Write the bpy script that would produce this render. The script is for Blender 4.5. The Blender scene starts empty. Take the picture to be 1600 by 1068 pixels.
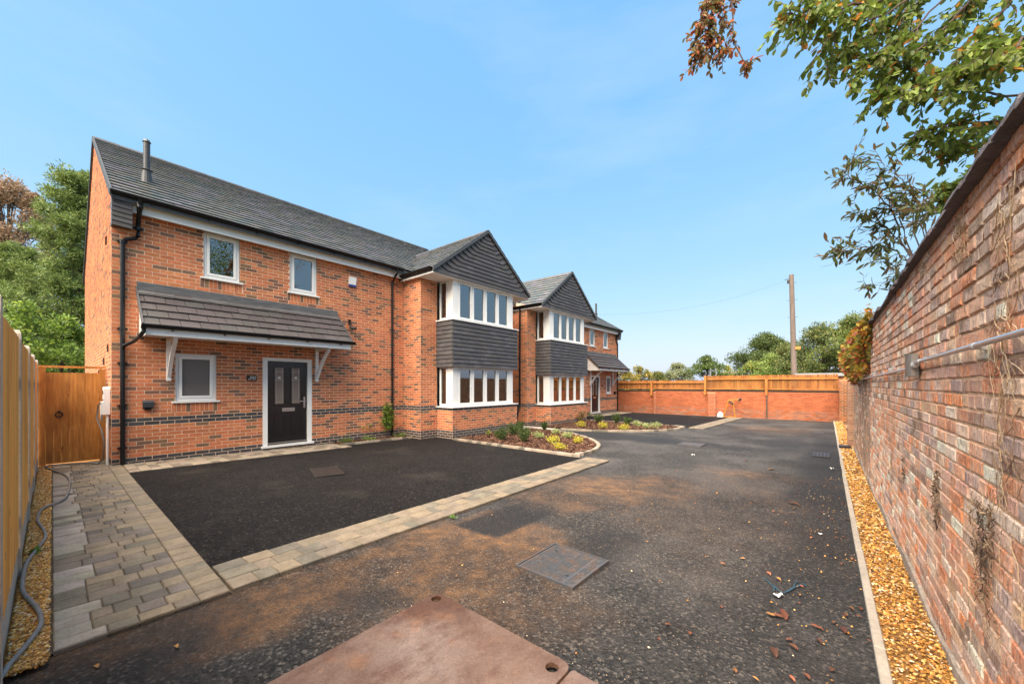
import bpy, math, random
import numpy as np
from mathutils import Vector, Matrix, Euler

R = random.Random(7)
NR = np.random.RandomState(11)
sc = bpy.context.scene
COL = sc.collection

# ------------------------------------------------------------------ camera, sky, sun, exposure
F_PX, U0, V0, EYE = 595.0, 800.0, 600.0, 1.55
YAW = math.atan(493.0 / 595.0)
cam_d = bpy.data.cameras.new('camera')
cam = bpy.data.objects.new('camera', cam_d)
COL.objects.link(cam)
cam.location = (0, 0, EYE)
cam.rotation_euler = (math.radians(90), 0, YAW)
cam_d.sensor_width = 36.0
cam_d.lens = 36.0 * F_PX / 1600.0
cam_d.shift_y = (V0 - 534.0) / 1600.0
cam_d.clip_start = 0.05
cam_d.clip_end = 3000
sc.camera = cam

SUN_EL, SUN_AZ = math.radians(55), math.radians(176)     # azimuth clockwise from +Y: high behind the camera
world = bpy.data.worlds.new('World')
sc.world = world
world.use_nodes = True
wn, wl = world.node_tree.nodes, world.node_tree.links
wn.clear()
w_out = wn.new('ShaderNodeOutputWorld')
w_bg = wn.new('ShaderNodeBackground')
w_sky = wn.new('ShaderNodeTexSky')
w_sky.sky_type = 'NISHITA'
w_sky.sun_disc = False
w_sky.sun_elevation = SUN_EL
w_sky.sun_rotation = SUN_AZ
w_sky.altitude = 60
w_sky.air_density = 1.5
w_sky.dust_density = 1.0
w_sky.ozone_density = 3.0
EXPOSURE = 1.70
w_bg.inputs['Strength'].default_value = 0.06
W_K = 1.0 / (0.06 * 2 ** EXPOSURE)
# thin, soft cloud veil: whiter where the noise is high, everywhere on the dome
w_tc = wn.new('ShaderNodeTexCoord')
w_map = wn.new('ShaderNodeMapping')
w_map.inputs['Scale'].default_value = (1.3, 1.3, 5.0)
w_noise = wn.new('ShaderNodeTexNoise')
w_noise.inputs['Scale'].default_value = 1.6
w_noise.inputs['Detail'].default_value = 7.0
w_noise.inputs['Roughness'].default_value = 0.55
w_ramp = wn.new('ShaderNodeMapRange')
w_ramp.inputs['From Min'].default_value = 0.50
w_ramp.inputs['From Max'].default_value = 0.85
w_ramp.inputs['To Min'].default_value = 0.0
w_ramp.inputs['To Max'].default_value = 0.24
w_mix = wn.new('ShaderNodeMix')
w_mix.data_type = 'RGBA'
w_A, w_B = [i for i in w_mix.inputs if i.type == 'RGBA']
w_R = [o for o in w_mix.outputs if o.type == 'RGBA'][0]
w_B.default_value = (4.7, 5.3, 5.7, 1)
wl.new(w_tc.outputs['Generated'], w_map.inputs['Vector'])
wl.new(w_map.outputs['Vector'], w_noise.inputs['Vector'])
wl.new(w_noise.outputs['Fac'], w_ramp.inputs['Value'])
wl.new(w_ramp.outputs['Result'], w_mix.inputs['Factor'])
# the photograph's tone curve, applied to the whole dome alike
w_sep = wn.new('ShaderNodeSeparateColor')
w_cmb = wn.new('ShaderNodeCombineColor')
wl.new(w_sky.outputs['Color'], w_sep.inputs[0])
for ch, (k, gm) in enumerate(((0.245 * W_K, 0.683), (0.468 * W_K, 0.384), (0.86 * W_K, 0.15))):
    w_pow = wn.new('ShaderNodeMath')
    w_pow.operation = 'POWER'
    w_pow.inputs[1].default_value = gm
    w_mul = wn.new('ShaderNodeMath')
    w_mul.operation = 'MULTIPLY'
    w_mul.inputs[1].default_value = k
    wl.new(w_sep.outputs[ch], w_pow.inputs[0])
    wl.new(w_pow.outputs[0], w_mul.inputs[0])
    wl.new(w_mul.outputs[0], w_cmb.inputs[ch])
wl.new(w_cmb.outputs[0], w_A)
wl.new(w_R, w_bg.inputs['Color'])
wl.new(w_bg.outputs['Background'], w_out.inputs['Surface'])

sun_d = bpy.data.lights.new('sun', 'SUN')
sun_d.energy = 4.7
sun_d.angle = math.radians(76)
sun_d.color = (1.0, 0.87, 0.70)
sun = bpy.data.objects.new('sun', sun_d)
COL.objects.link(sun)
sdir = Vector((math.sin(SUN_AZ) * math.cos(SUN_EL), math.cos(SUN_AZ) * math.cos(SUN_EL), math.sin(SUN_EL)))
sun.rotation_euler = (-sdir).to_track_quat('-Z', 'Y').to_euler()
sun.location = sdir * 50

vs = sc.view_settings
vs.view_transform = 'Standard'
vs.look = 'None'
vs.exposure = EXPOSURE
vs.gamma = 1.0
vs.use_curve_mapping = False
sc.render.film_transparent = False
try:
    sc.cycles.max_bounces = 6
    sc.cycles.diffuse_bounces = 3
    sc.cycles.glossy_bounces = 3
    sc.cycles.transmission_bounces = 4
    sc.cycles.use_denoising = True
except Exception:
    pass

# ------------------------------------------------------------------ helpers
CY, SY = math.cos(YAW), math.sin(YAW)


def at(u, v, d):
    """world point seen at photo pixel (u, v) at distance d in front of the camera"""
    r = (u - U0) / F_PX
    return Vector(((-SY + r * CY) * d, (CY + r * SY) * d, EYE + (V0 - v) / F_PX * d))


def px(p):
    fw = -p[0] * SY + p[1] * CY
    r = p[0] * CY + p[1] * SY
    return U0 + F_PX * r / fw, V0 - F_PX * (p[2] - EYE) / fw, fw


def gz(y):
    """the court falls gently away from the camera"""
    return -0.02 * min(max(y - 1, 0), 6.5) - 0.006 * min(max(y - 7.5, 0), 16.5)


def gzn(y):
    return -0.02 * np.clip(y - 1, 0, 6.5) - 0.006 * np.clip(y - 7.5, 0, 16.5)


WORIG = {}


def wo(o):
    return WORIG.get(o.name, Vector((0, 0, 0))) if o is not None else Vector((0, 0, 0))


def tag(o, label=None, cat=None, group=None, kind=None):
    if label: o['label'] = label
    if cat: o['category'] = cat
    if group: o['group'] = group
    if kind: o['kind'] = kind
    return o


def empty(name, loc, label=None, cat=None, group=None):
    o = bpy.data.objects.new(name, None)
    COL.objects.link(o)
    o.location = loc
    WORIG[o.name] = Vector(loc)
    return tag(o, label, cat, group)


def mesh_np(name, V, Fc, C=None, mats=None, smooth=False, cname='col'):
    me = bpy.data.meshes.new(name)
    me.from_pydata(V, [], Fc)
    if C is not None:
        a = me.attributes.new(cname, 'FLOAT_COLOR', 'FACE')
        arr = np.ones((len(Fc), 4), np.float32)
        arr[:, :3] = np.asarray(C, np.float32).reshape(-1, 3)
        a.data.foreach_set('color', arr.ravel())
    if smooth:
        me.polygons.foreach_set('use_smooth', [True] * len(me.polygons))
    return me


def link(name, me, parent=None, M=None):
    o = bpy.data.objects.new(name, me)
    COL.objects.link(o)
    if parent is not None:
        o.parent = parent
        if M is not None:
            o.matrix_local = Matrix.Translation(-wo(parent)) @ M
        else:
            WORIG[o.name] = wo(parent)
    elif M is not None:
        o.matrix_world = M
    return o


MIR = [None]          # (axis sum, dz) while the mirrored house is built


def mirror(p):
    if MIR[0] is None:
        return p
    return Vector((p[0], MIR[0][0] - p[1], p[2] + MIR[0][1]))


class MB:
    """collects faces in world coordinates and links them as ONE mesh object"""

    def __init__(s):
        s.v, s.f, s.c = [], [], []
        s.col = (0.5, 0.5, 0.5)

    def add(s, pts, faces, col=None):
        b = len(s.v)
        flip = MIR[0] is not None
        for p in pts:
            s.v.append(tuple(mirror(p)))
        for f in faces:
            f = [b + i for i in f]
            s.f.append(f[::-1] if flip else f)
            s.c.append(col or s.col)

    def quad(s, a, b, c, d, col=None):
        s.add([a, b, c, d], [(0, 1, 2, 3)], col)

    def hexa(s, p, col=None):
        s.add(p, [(0, 3, 2, 1), (4, 5, 6, 7), (0, 1, 5, 4), (1, 2, 6, 5), (2, 3, 7, 6), (3, 0, 4, 7)], col)

    def box(s, x0, x1, y0, y1, z0, z1, col=None):
        s.hexa([(x0, y0, z0), (x1, y0, z0), (x1, y1, z0), (x0, y1, z0), (x0, y0, z1), (x1, y0, z1), (x1, y1, z1), (x0, y1, z1)], col)

    def fbox(s, F, u0, u1, d0, d1, z0, z1, col=None):
        q = [F.p(u0, d0, z0), F.p(u1, d0, z0), F.p(u1, d1, z0), F.p(u0, d1, z0), F.p(u0, d0, z1), F.p(u1, d0, z1), F.p(u1, d1, z1), F.p(u0, d1, z1)]
        if F.hand < 0:
            q = [q[i] for i in (1, 0, 3, 2, 5, 4, 7, 6)]
        s.hexa(q, col)

    def prism(s, poly, ext, col=None):
        """closed polygon (points) extruded by vector ext"""
        n = len(poly)
        e = Vector(ext)
        pts = [Vector(p) for p in poly] + [Vector(p) + e for p in poly]
        nrm = Vector((0, 0, 0))
        for i in range(n):
            a, b = pts[i], pts[(i + 1) % n]
            nrm += a.cross(b)
        fs = [tuple(range(n))[::-1], tuple(range(n, 2 * n))] + [(i, (i + 1) % n, n + (i + 1) % n, n + i) for i in range(n)]
        if nrm.dot(e) < 0:
            fs = [f[::-1] for f in fs]
        s.add(pts, fs, col)

    def tube(s, pts, r, n=8, col=None, cap=True):
        pts = [Vector(p) for p in pts]
        rs = r if isinstance(r, (list, tuple)) else [r] * len(pts)
        rings = []
        up = Vector((0.13, 0.21, 1)).normalized()
        for i, p in enumerate(pts):
            t = (pts[min(i + 1, len(pts) - 1)] - pts[max(i - 1, 0)])
            if t.length < 1e-9: t = Vector((0, 0, 1))
            t.normalize()
            a = t.cross(up)
            if a.length < 0.05: a = t.cross(Vector((1, 0, 0)))
            a.normalize()
            b = t.cross(a)
            rings.append([p + (a * math.cos(k * math.tau / n) + b * math.sin(k * math.tau / n)) * rs[i] for k in range(n)])
        allp = [q for rg in rings for q in rg]
        fs = []
        for i in range(len(pts) - 1):
            for k in range(n):
                k2 = (k + 1) % n
                fs.append((i * n + k, (i + 1) * n + k, (i + 1) * n + k2, i * n + k2)[::-1])
        if cap:
            fs.append(tuple(range(n))[::-1] if False else tuple(range(n)))
            fs.append(tuple((len(pts) - 1) * n + k for k in range(n))[::-1])
        s.add(allp, fs, col)

    def disc_tube(s, c0, c1, r, n=16, col=None):
        s.tube([c0, c1], r, n, col)

    def build(s, name, m, parent=None, smooth=False, autosmooth=None):
        o_ = wo(parent)
        V = [(a - o_[0], b - o_[1], c - o_[2]) for a, b, c in s.v]
        me = mesh_np(name, V, s.f, s.c)
        me.materials.append(m)
        if smooth:
            me.polygons.foreach_set('use_smooth', [True] * len(me.polygons))
        return link(name, me, parent)


class Frm:
    """a wall plane: origin, u along it, n out of it, z up"""

    def __init__(s, o, u, n):
        s.o, s.u, s.n = Vector(o), Vector(u), Vector(n)
        s.hand = s.u.cross(s.n).z           # +1 right handed u, n, z

    def p(s, u, d, z):
        return s.o + s.u * u + s.n * d + Vector((0, 0, z))


# ------------------------------------------------------------------ materials
def nt(name):
    m = bpy.data.materials.new(name)
    m.use_nodes = True
    t = m.node_tree
    t.nodes.clear()
    out = t.nodes.new('ShaderNodeOutputMaterial')
    b = t.nodes.new('ShaderNodeBsdfPrincipled')
    t.links.new(b.outputs[0], out.inputs[0])
    return m, t, b, out


def node(t, kind, **kw):
    n = t.nodes.new(kind)
    for k, v in kw.items():
        if k in n.inputs.keys():
            n.inputs[k].default_value = v
        else:
            setattr(n, k, v)
    return n


def objcoord(t, scale=None):
    g = t.nodes.new('ShaderNodeNewGeometry')
    if scale is None:
        return g.outputs['Position']
    mp = node(t, 'ShaderNodeMapping')
    mp.inputs['Scale'].default_value = scale
    t.links.new(g.outputs['Position'], mp.inputs['Vector'])
    return mp.outputs['Vector']


def noise(t, scale, detail=4, rough=0.55, vec=None):
    n = node(t, 'ShaderNodeTexNoise', Scale=scale, Detail=detail, Roughness=rough)
    t.links.new(vec if vec is not None else objcoord(t), n.inputs['Vector'])
    return n.outputs['Fac']


def rng(t, val, a, b, c, d, clamp=True):
    r = node(t, 'ShaderNodeMapRange')
    r.inputs['From Min'].default_value, r.inputs['From Max'].default_value = a, b
    r.inputs['To Min'].default_value, r.inputs['To Max'].default_value = c, d
    r.clamp = clamp
    t.links.new(val, r.inputs['Value'])
    return r.outputs['Result']


def mixc(t, fac, a, b, mode='MIX'):
    m = node(t, 'ShaderNodeMix', data_type='RGBA', blend_type=mode)
    for s_, x in (('Factor', fac), ('A', a), ('B', b)):
        sock = [i for i in m.inputs if i.name == s_ and (i.type == 'RGBA' or s_ == 'Factor' and i.type == 'VALUE')][0]
        if hasattr(x, 'is_linked') or hasattr(x, 'links'):
            t.links.new(x, sock)
        elif s_ == 'Factor':
            sock.default_value = x
        else:
            sock.default_value = (*x, 1) if len(x) == 3 else x
    return [o for o in m.outputs if o.type == 'RGBA'][0]


def attr(t, name='col'):
    a = node(t, 'ShaderNodeAttribute', attribute_name=name)
    return a.outputs['Color']


def scalec(t, c, fac):
    """colour times a scalar socket"""
    m = node(t, 'ShaderNodeVectorMath', operation='SCALE')
    t.links.new(c, m.inputs[0])
    t.links.new(fac, m.inputs['Scale'])
    return m.outputs[0]


def bump(t, b, h, strength, dist):
    n = node(t, 'ShaderNodeBump', Strength=strength, Distance=dist)
    t.links.new(h, n.inputs['Height'])
    t.links.new(n.outputs[0], b.inputs['Normal'])
    return n


def setc(t, b, c):
    if hasattr(c, 'links'):
        t.links.new(c, b.inputs['Base Color'])
    else:
        b.inputs['Base Color'].default_value = (*c, 1)


def mk(name, col=None, rough=0.6, var=None, bmp=None, metal=0.0, spec=0.5, use_attr=False, stretch=None):
    """plain workhorse: base colour (or the per-piece colour) with grain and fine relief"""
    m, t, b, out = nt(name)
    b.inputs['Roughness'].default_value = rough
    b.inputs['Metallic'].default_value = metal
    b.inputs['Specular IOR Level'].default_value = spec
    vec = objcoord(t, stretch) if stretch else objcoord(t)
    if use_attr:
        c = attr(t)
    else:
        rgb = node(t, 'ShaderNodeRGB')
        rgb.outputs[0].default_value = (*col, 1)
        c = rgb.outputs[0]
    if var:
        for sc_, amt in var:
            c = scalec(t, c, rng(t, noise(t, sc_, 5, 0.6, vec), 0.3, 0.7, 1 - amt, 1 + amt))
    setc(t, b, c)
    if bmp:
        bump(t, b, noise(t, bmp[0], 4, 0.6, vec), bmp[1], bmp[2])
    return m


M = {}
M['brick'] = mk('brick', use_attr=True, rough=0.85, var=[(110, 0.34), (22, 0.20), (0.8, 0.13)], bmp=(160, 0.5, 0.004), spec=0.25)
M['mortar'] = mk('mortar', (0.68, 0.47, 0.335), rough=0.95, var=[(60, 0.12), (2.5, 0.12)], bmp=(200, 0.4, 0.003), spec=0.15)
M['tile'] = mk('roof tile', use_attr=True, rough=0.34, var=[(6, 0.18), (120, 0.14)], bmp=(220, 0.25, 0.002), spec=0.5)
M['slate'] = mk('hung slate', use_attr=True, rough=0.62, var=[(40, 0.14), (5, 0.10)], bmp=(150, 0.3, 0.003), spec=0.4)
M['canopy_tile'] = mk('canopy tile', use_attr=True, rough=0.66, var=[(130, 0.25), (9, 0.12)], bmp=(240, 0.4, 0.003), spec=0.4)
M['lead'] = mk('lead flashing', (0.10, 0.095, 0.095), rough=0.5, var=[(14, 0.35), (60, 0.15)], bmp=(20, 0.3, 0.01), stretch=(1, 0.35, 2))
M['upvc'] = mk('white upvc', (0.74, 0.725, 0.70), rough=0.32, var=[(3, 0.02)], spec=0.5)
M['soffit'] = mk('white soffit board', (0.74, 0.72, 0.70), rough=0.5, var=[(5, 0.03)])
M['blackpl'] = mk('black rainwater plastic', (0.009, 0.009, 0.010), rough=0.36, spec=0.3, var=[(20, 0.2)])
M['vergem'] = mk('dry verge', (0.03, 0.03, 0.032), rough=0.55, var=[(20, 0.2)])
M['darkgrey'] = mk('dark verge', (0.06, 0.06, 0.063), rough=0.5, var=[(20, 0.2)])
M['door'] = mk('black woodgrain door', (0.010, 0.010, 0.012), rough=0.25, spec=0.55, bmp=(60, 0.25, 0.002), stretch=(1, 4, 0.4))
M['metal'] = mk('brushed metal', (0.55, 0.54, 0.52), rough=0.32, metal=1.0, bmp=(120, 0.1, 0.001))
M['galv'] = mk('galvanised conduit', (0.62, 0.62, 0.63), rough=0.34, metal=0.9, var=[(50, 0.15)])
M['lampmetal'] = mk('wall lamp steel', (0.36, 0.33, 0.30), rough=0.38, metal=0.85, var=[(20, 0.12)], stretch=(1, 1, 0.1))
M['blackiron'] = mk('black iron', (0.02, 0.02, 0.02), rough=0.5, metal=0.3)
M['whiteplastic'] = mk('white plastic', (0.78, 0.77, 0.75), rough=0.4)
M['bluepl'] = mk('blue plastic', (0.03, 0.07, 0.30), rough=0.35)
M['cable'] = mk('grey cable', (0.20, 0.19, 0.18), rough=0.5, var=[(20, 0.2)])
M['concrete'] = mk('concrete', (0.42, 0.36, 0.29), rough=0.9, var=[(3, 0.15), (60, 0.15)], bmp=(120, 0.4, 0.003), spec=0.2)
M['kerb'] = mk('kerb concrete', (0.36, 0.31, 0.255), rough=0.9, var=[(2, 0.16), (40, 0.14)], bmp=(110, 0.4, 0.003), spec=0.2)
M['paver'] = mk('paving block', use_attr=True, rough=0.85, var=[(7, 0.22), (55, 0.16)], bmp=(70, 0.55, 0.006), spec=0.25)
M['joint'] = mk('joint sand', (0.10, 0.075, 0.055), rough=1.0, var=[(30, 0.3)], bmp=(120, 0.5, 0.004), spec=0.1)
M['soil'] = mk('soil', (0.05, 0.032, 0.024), rough=1.0, var=[(12, 0.3)], bmp=(40, 0.8, 0.02), spec=0.1)
M['bark_chip'] = mk('bark chips', use_attr=True, rough=0.9, var=[(60, 0.2)], spec=0.2)
M['stone'] = mk('gravel stone', use_attr=True, rough=0.75, var=[(90, 0.18)], spec=0.3)
M['gravelbed'] = mk('gravel bed', (0.30, 0.15, 0.045), rough=1.0, var=[(60, 0.5), (9, 0.2)], bmp=(90, 0.9, 0.02), spec=0.2)
M['ground'] = mk('rough ground', (0.075, 0.075, 0.035), rough=1.0, var=[(0.4, 0.3), (6, 0.3)], bmp=(8, 0.6, 0.05), spec=0.1)
M['leafm'] = None
M['bark'] = mk('tree bark', (0.085, 0.062, 0.048), rough=0.95, var=[(12, 0.35), (50, 0.2)], bmp=(30, 0.8, 0.02), stretch=(1, 1, 0.25))
M['twig'] = mk('twig bark', (0.075, 0.048, 0.038), rough=0.9, var=[(40, 0.3)])
M['deadvine'] = mk('dead vine', use_attr=True, rough=0.95, var=[(80, 0.3)])
M['darkiron'] = mk('dark iron cover', (0.030, 0.025, 0.023), rough=0.42, metal=0.2, var=[(9, .35), (80, .25)], bmp=(90, .3, .003))
M['polewood'] = mk('weathered pole wood', (0.165, 0.125, 0.105), rough=0.95, var=[(3, 0.2), (25, 0.25)], bmp=(30, 0.5, 0.01), stretch=(1, 1, 0.12))
M['yellow'] = mk('yellow painted steel', (0.36, 0.145, 0.010), rough=0.5, var=[(20, 0.2)])
M['rope'] = mk('blue rope', (0.022, 0.075, 0.115), rough=0.8, var=[(80, 0.3)])
M['paper'] = mk('white scrap', (0.75, 0.73, 0.70), rough=0.8, var=[(20, 0.1)])
M['dryleaf'] = mk('dry leaf', use_attr=True, rough=0.75, var=[(60, 0.25)])
M['farroof'] = mk('far roof', (0.16, 0.15, 0.16), rough=0.8, var=[(1, 0.1)])
M['felt'] = mk('flat roof edge', (0.27, 0.27, 0.275), rough=0.7, var=[(1, 0.1)])
M['render'] = mk('cement plinth', (0.30, 0.245, 0.20), rough=0.95, var=[(3, 0.3), (25, 0.25)], bmp=(30, 0.8, 0.012), spec=0.15)
M['coping'] = mk('coping stone', (0.105, 0.093, 0.102), rough=0.9, var=[(5, 0.3), (45, 0.25)], bmp=(40, 0.7, 0.01), spec=0.25)
M['rubber'] = mk('black drain plastic', (0.012, 0.012, 0.014), rough=0.35)
M['sign'] = mk('black plaque', (0.008, 0.008, 0.009), rough=0.2)


def leaf_material(name, trans=0.35, rough=0.5):
    m, t, b, out = nt(name)
    c = scalec(t, attr(t), rng(t, noise(t, 25, 3), 0.3, 0.7, 0.82, 1.18))
    setc(t, b, c)
    b.inputs['Roughness'].default_value = rough
    b.inputs['Specular IOR Level'].default_value = 0.35
    tr = node(t, 'ShaderNodeBsdfTranslucent')
    t.links.new(scalec_const(t, c, 1.35), tr.inputs['Color'])
    mx = node(t, 'ShaderNodeMixShader')
    mx.inputs[0].default_value = trans
    t.links.new(b.outputs[0], mx.inputs[1])
    t.links.new(tr.outputs[0], mx.inputs[2])
    t.links.new(mx.outputs[0], out.inputs[0])
    return m


def scalec_const(t, c, k):
    m = node(t, 'ShaderNodeVectorMath', operation='SCALE')
    t.links.new(c, m.inputs[0])
    m.inputs['Scale'].default_value = k
    return m.outputs[0]


M['leaf'] = leaf_material('leaf')
M['needle'] = leaf_material('needles', 0.2, 0.6)


def glass(name, base, ior=1.9, rough=0.015):
    m, t, b, out = nt(name)
    setc(t, b, base)
    b.inputs['Roughness'].default_value = rough
    b.inputs['IOR'].default_value = ior
    b.inputs['Specular IOR Level'].default_value = 0.5
    bump(t, b, noise(t, 1.1, 1), 0.05, 0.02)
    return m


def clear_glass(name, tint, ior):
    """double glazing: a mirror image by Fresnel over a clear, slightly tinted pane"""
    m, t, b, out = nt(name)
    t.nodes.remove(b)
    gl = node(t, 'ShaderNodeBsdfGlossy')
    gl.inputs['Roughness'].default_value = 0.01
    bm = node(t, 'ShaderNodeBump', Strength=0.05, Distance=0.02)
    t.links.new(noise(t, 1.1, 1), bm.inputs['Height'])
    t.links.new(bm.outputs[0], gl.inputs['Normal'])
    tr = node(t, 'ShaderNodeBsdfTransparent')
    tr.inputs['Color'].default_value = (*tint, 1)
    fr = node(t, 'ShaderNodeFresnel', IOR=ior)
    mx = node(t, 'ShaderNodeMixShader')
    t.links.new(fr.outputs[0], mx.inputs[0])
    t.links.new(tr.outputs[0], mx.inputs[1])
    t.links.new(gl.outputs[0], mx.inputs[2])
    t.links.new(mx.outputs[0], out.inputs[0])
    return m


M['glass'] = clear_glass('window glass', (0.78, 0.81, 0.80), 3.2)
M['obscure'] = glass('obscured glass', (0.13, 0.12, 0.115), 1.4, 0.25)
M['leaded'] = glass('leaded door glass', (0.17, 0.145, 0.13), 1.6, 0.1)


def wood(name, a, bcol, c2, knots=True):
    m, t, b, out = nt(name)
    g = attr(t)
    vec = objcoord(t, (1, 1, 0.09))
    grain = noise(t, 38, 6, 0.62, vec)
    c = mixc(t, rng(t, grain, 0.35, 0.66, 0, 1), a, bcol)
    blot = noise(t, 2.6, 4, 0.55, objcoord(t, (1, 1, 0.5)))
    c = mixc(t, rng(t, blot, 0.48, 0.72, 0, 0.75), c, c2)
    if knots:
        v = node(t, 'ShaderNodeTexVoronoi', Scale=5.5)
        t.links.new(objcoord(t, (1, 1, 0.55)), v.inputs['Vector'])
        k = rng(t, v.outputs['Distance'], 0.03, 0.12, 0.75, 0.0)
        c = mixc(t, k, c, (0.10, 0.03, 0.010))
    c = mixc(t, 1.0, c, g, 'MULTIPLY')
    setc(t, b, c)
    b.inputs['Roughness'].default_value = 0.7
    b.inputs['Specular IOR Level'].default_value = 0.3
    bump(t, b, grain, 0.25, 0.003)
    return m


M['wood'] = wood('treated softwood', (0.88, 0.355, 0.06), (0.92, 0.455, 0.105), (0.62, 0.215, 0.035))
M['gatewood'] = wood('stained gate wood', (0.34, 0.135, 0.028), (0.48, 0.225, 0.055), (0.16, 0.055, 0.012))
M['fencewood'] = wood('orange fence wood', (0.34, 0.125, 0.028), (0.44, 0.18, 0.045), (0.23, 0.07, 0.016), knots=False)


def old_brick():
    m, t, b, out = nt('weathered old brick')
    c = attr(t)
    # lime bloom and soot run down the face in streaks, on top of each brick's own colour
    st = noise(t, 5.0, 6, 0.65, objcoord(t, (1, 1.0, 0.45)))
    fine = noise(t, 60, 8, 0.75)
    pit = noise(t, 170, 3, 0.65)
    vert = noise(t, 44, 6, 0.68, objcoord(t, (1, 1, 0.30)))
    vert2 = noise(t, 58, 6, 0.7, objcoord(t, (1.3, 1.3, 0.22)))
    c = scalec(t, c, rng(t, fine, 0.3, 0.7, 0.45, 1.6))
    c = mixc(t, rng(t, st, 0.46, 0.64, 0.0, 0.45), c, (0.70, 0.52, 0.41))
    c = mixc(t, rng(t, vert2, 0.52, 0.64, 0.0, 0.75), c, (0.82, 0.69, 0.58))
    c = mixc(t, rng(t, vert, 0.53, 0.66, 0.0, 0.72), c, (0.145, 0.088, 0.066))
    c = mixc(t, rng(t, noise(t, 1.5, 5, 0.6), 0.54, 0.70, 0.0, 0.62), c, (0.56, 0.20, 0.085))
    c = mixc(t, rng(t, noise(t, 2.3, 7, 0.68), 0.52, 0.64, 0.0, 0.5), c, (0.74, 0.53, 0.39))
    pt = rng(t, pit, 0.62, 0.74, 0.0, 0.7)
    c = mixc(t, pt, c, (0.08, 0.05, 0.04))
    setc(t, b, c)
    b.inputs['Roughness'].default_value = 0.92
    b.inputs['Specular IOR Level'].default_value = 0.2
    mx = node(t, 'ShaderNodeMath', operation='ADD')
    t.links.new(noise(t, 26, 7, 0.7), mx.inputs[0])
    t.links.new(pit, mx.inputs[1])
    bump(t, b, mx.outputs[0], 0.9, 0.010)
    return m


M['oldbrick'] = old_brick()
M['oldmortar'] = mk('old lime mortar', (0.62, 0.395, 0.245), rough=1.0, var=[(70, 0.3), (12, 0.25), (2, 0.2)], bmp=(70, 0.9, 0.01), spec=0.1)


def asphalt(name, base, dirt=True):
    m, t, b, out = nt(name)
    fine = node(t, 'ShaderNodeTexVoronoi', Scale=62.0)
    t.links.new(objcoord(t), fine.inputs['Vector'])
    n1 = noise(t, 130, 4, 0.75)
    sep = node(t, 'ShaderNodeSeparateColor')
    t.links.new(fine.outputs['Color'], sep.inputs[0])
    rgb = node(t, 'ShaderNodeRGB')
    rgb.outputs[0].default_value = (*base, 1)
    c = scalec(t, rgb.outputs[0], rng(t, n1, 0.3, 0.7, 0.3, 2.0))
    c = scalec(t, c, rng(t, sep.outputs[0], 0.0, 1.0, 0.3, 1.9))
    c = scalec(t, c, rng(t, noise(t, 1.2, 5, 0.6), 0.35, 0.65, 0.8, 1.2))
    if dirt:
        # R = clay dirt, G = pale dust, B = fresh black patch, painted per vertex of the road sheet
        a = node(t, 'ShaderNodeAttribute', attribute_name='wear')
        s2 = node(t, 'ShaderNodeSeparateColor')
        t.links.new(a.outputs['Color'], s2.inputs[0])
        stones = rng(t, sep.outputs[1], 0.80, 0.93, 0, 0.85)
        c = mixc(t, stones, c, (0.13, 0.112, 0.098))
        gm = node(t, 'ShaderNodeMath', operation='MULTIPLY')
        t.links.new(s2.outputs[1], gm.inputs[0])
        t.links.new(rng(t, noise(t, 60, 4, 0.7), 0.38, 0.66, 0.1, 1.0), gm.inputs[1])
        c = mixc(t, gm.outputs[0], c, (0.165, 0.15, 0.14))
        dm = node(t, 'ShaderNodeMath', operation='MULTIPLY')
        t.links.new(s2.outputs[0], dm.inputs[0])
        t.links.new(rng(t, noise(t, 30, 8, 0.78), 0.36, 0.60, 0.3, 1.0), dm.inputs[1])
        c = mixc(t, dm.outputs[0], c, mixc(t, rng(t, noise(t, 6, 5, 0.6), 0.4, 0.65, 0, 1), (0.120, 0.064, 0.033), (0.29, 0.140, 0.055)))
        t.links.new(rng(t, s2.outputs[2], 0, 1, 0.78, 0.6), b.inputs['Roughness'])
        fm = node(t, 'ShaderNodeMath', operation='MULTIPLY')
        t.links.new(s2.outputs[2], fm.inputs[0])
        fm.inputs[1].default_value = 0.8
        c = mixc(t, fm.outputs[0], c, (0.016, 0.015, 0.016))
    else:
        c = mixc(t, rng(t, sep.outputs[1], 0.93, 0.99, 0, 0.6), c, (0.09, 0.075, 0.065))
        c = mixc(t, rng(t, noise(t, 0.8, 6, 0.62), 0.55, 0.8, 0, 0.35), c, (0.085, 0.072, 0.055))
        b.inputs['Roughness'].default_value = 0.85
    setc(t, b, c)
    b.inputs['Specular IOR Level'].default_value = 0.3 if dirt else 0.16
    mx = node(t, 'ShaderNodeMath', operation='ADD')
    t.links.new(fine.outputs['Distance'], mx.inputs[0])
    t.links.new(n1, mx.inputs[1])
    bump(t, b, mx.outputs[0], 1.0, 0.014)
    return m


M['road'] = asphalt('worn tarmac', (0.0195, 0.0182, 0.0180))
M['drive'] = asphalt('new tarmac', (0.0085, 0.0072, 0.0073), dirt=False)


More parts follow.
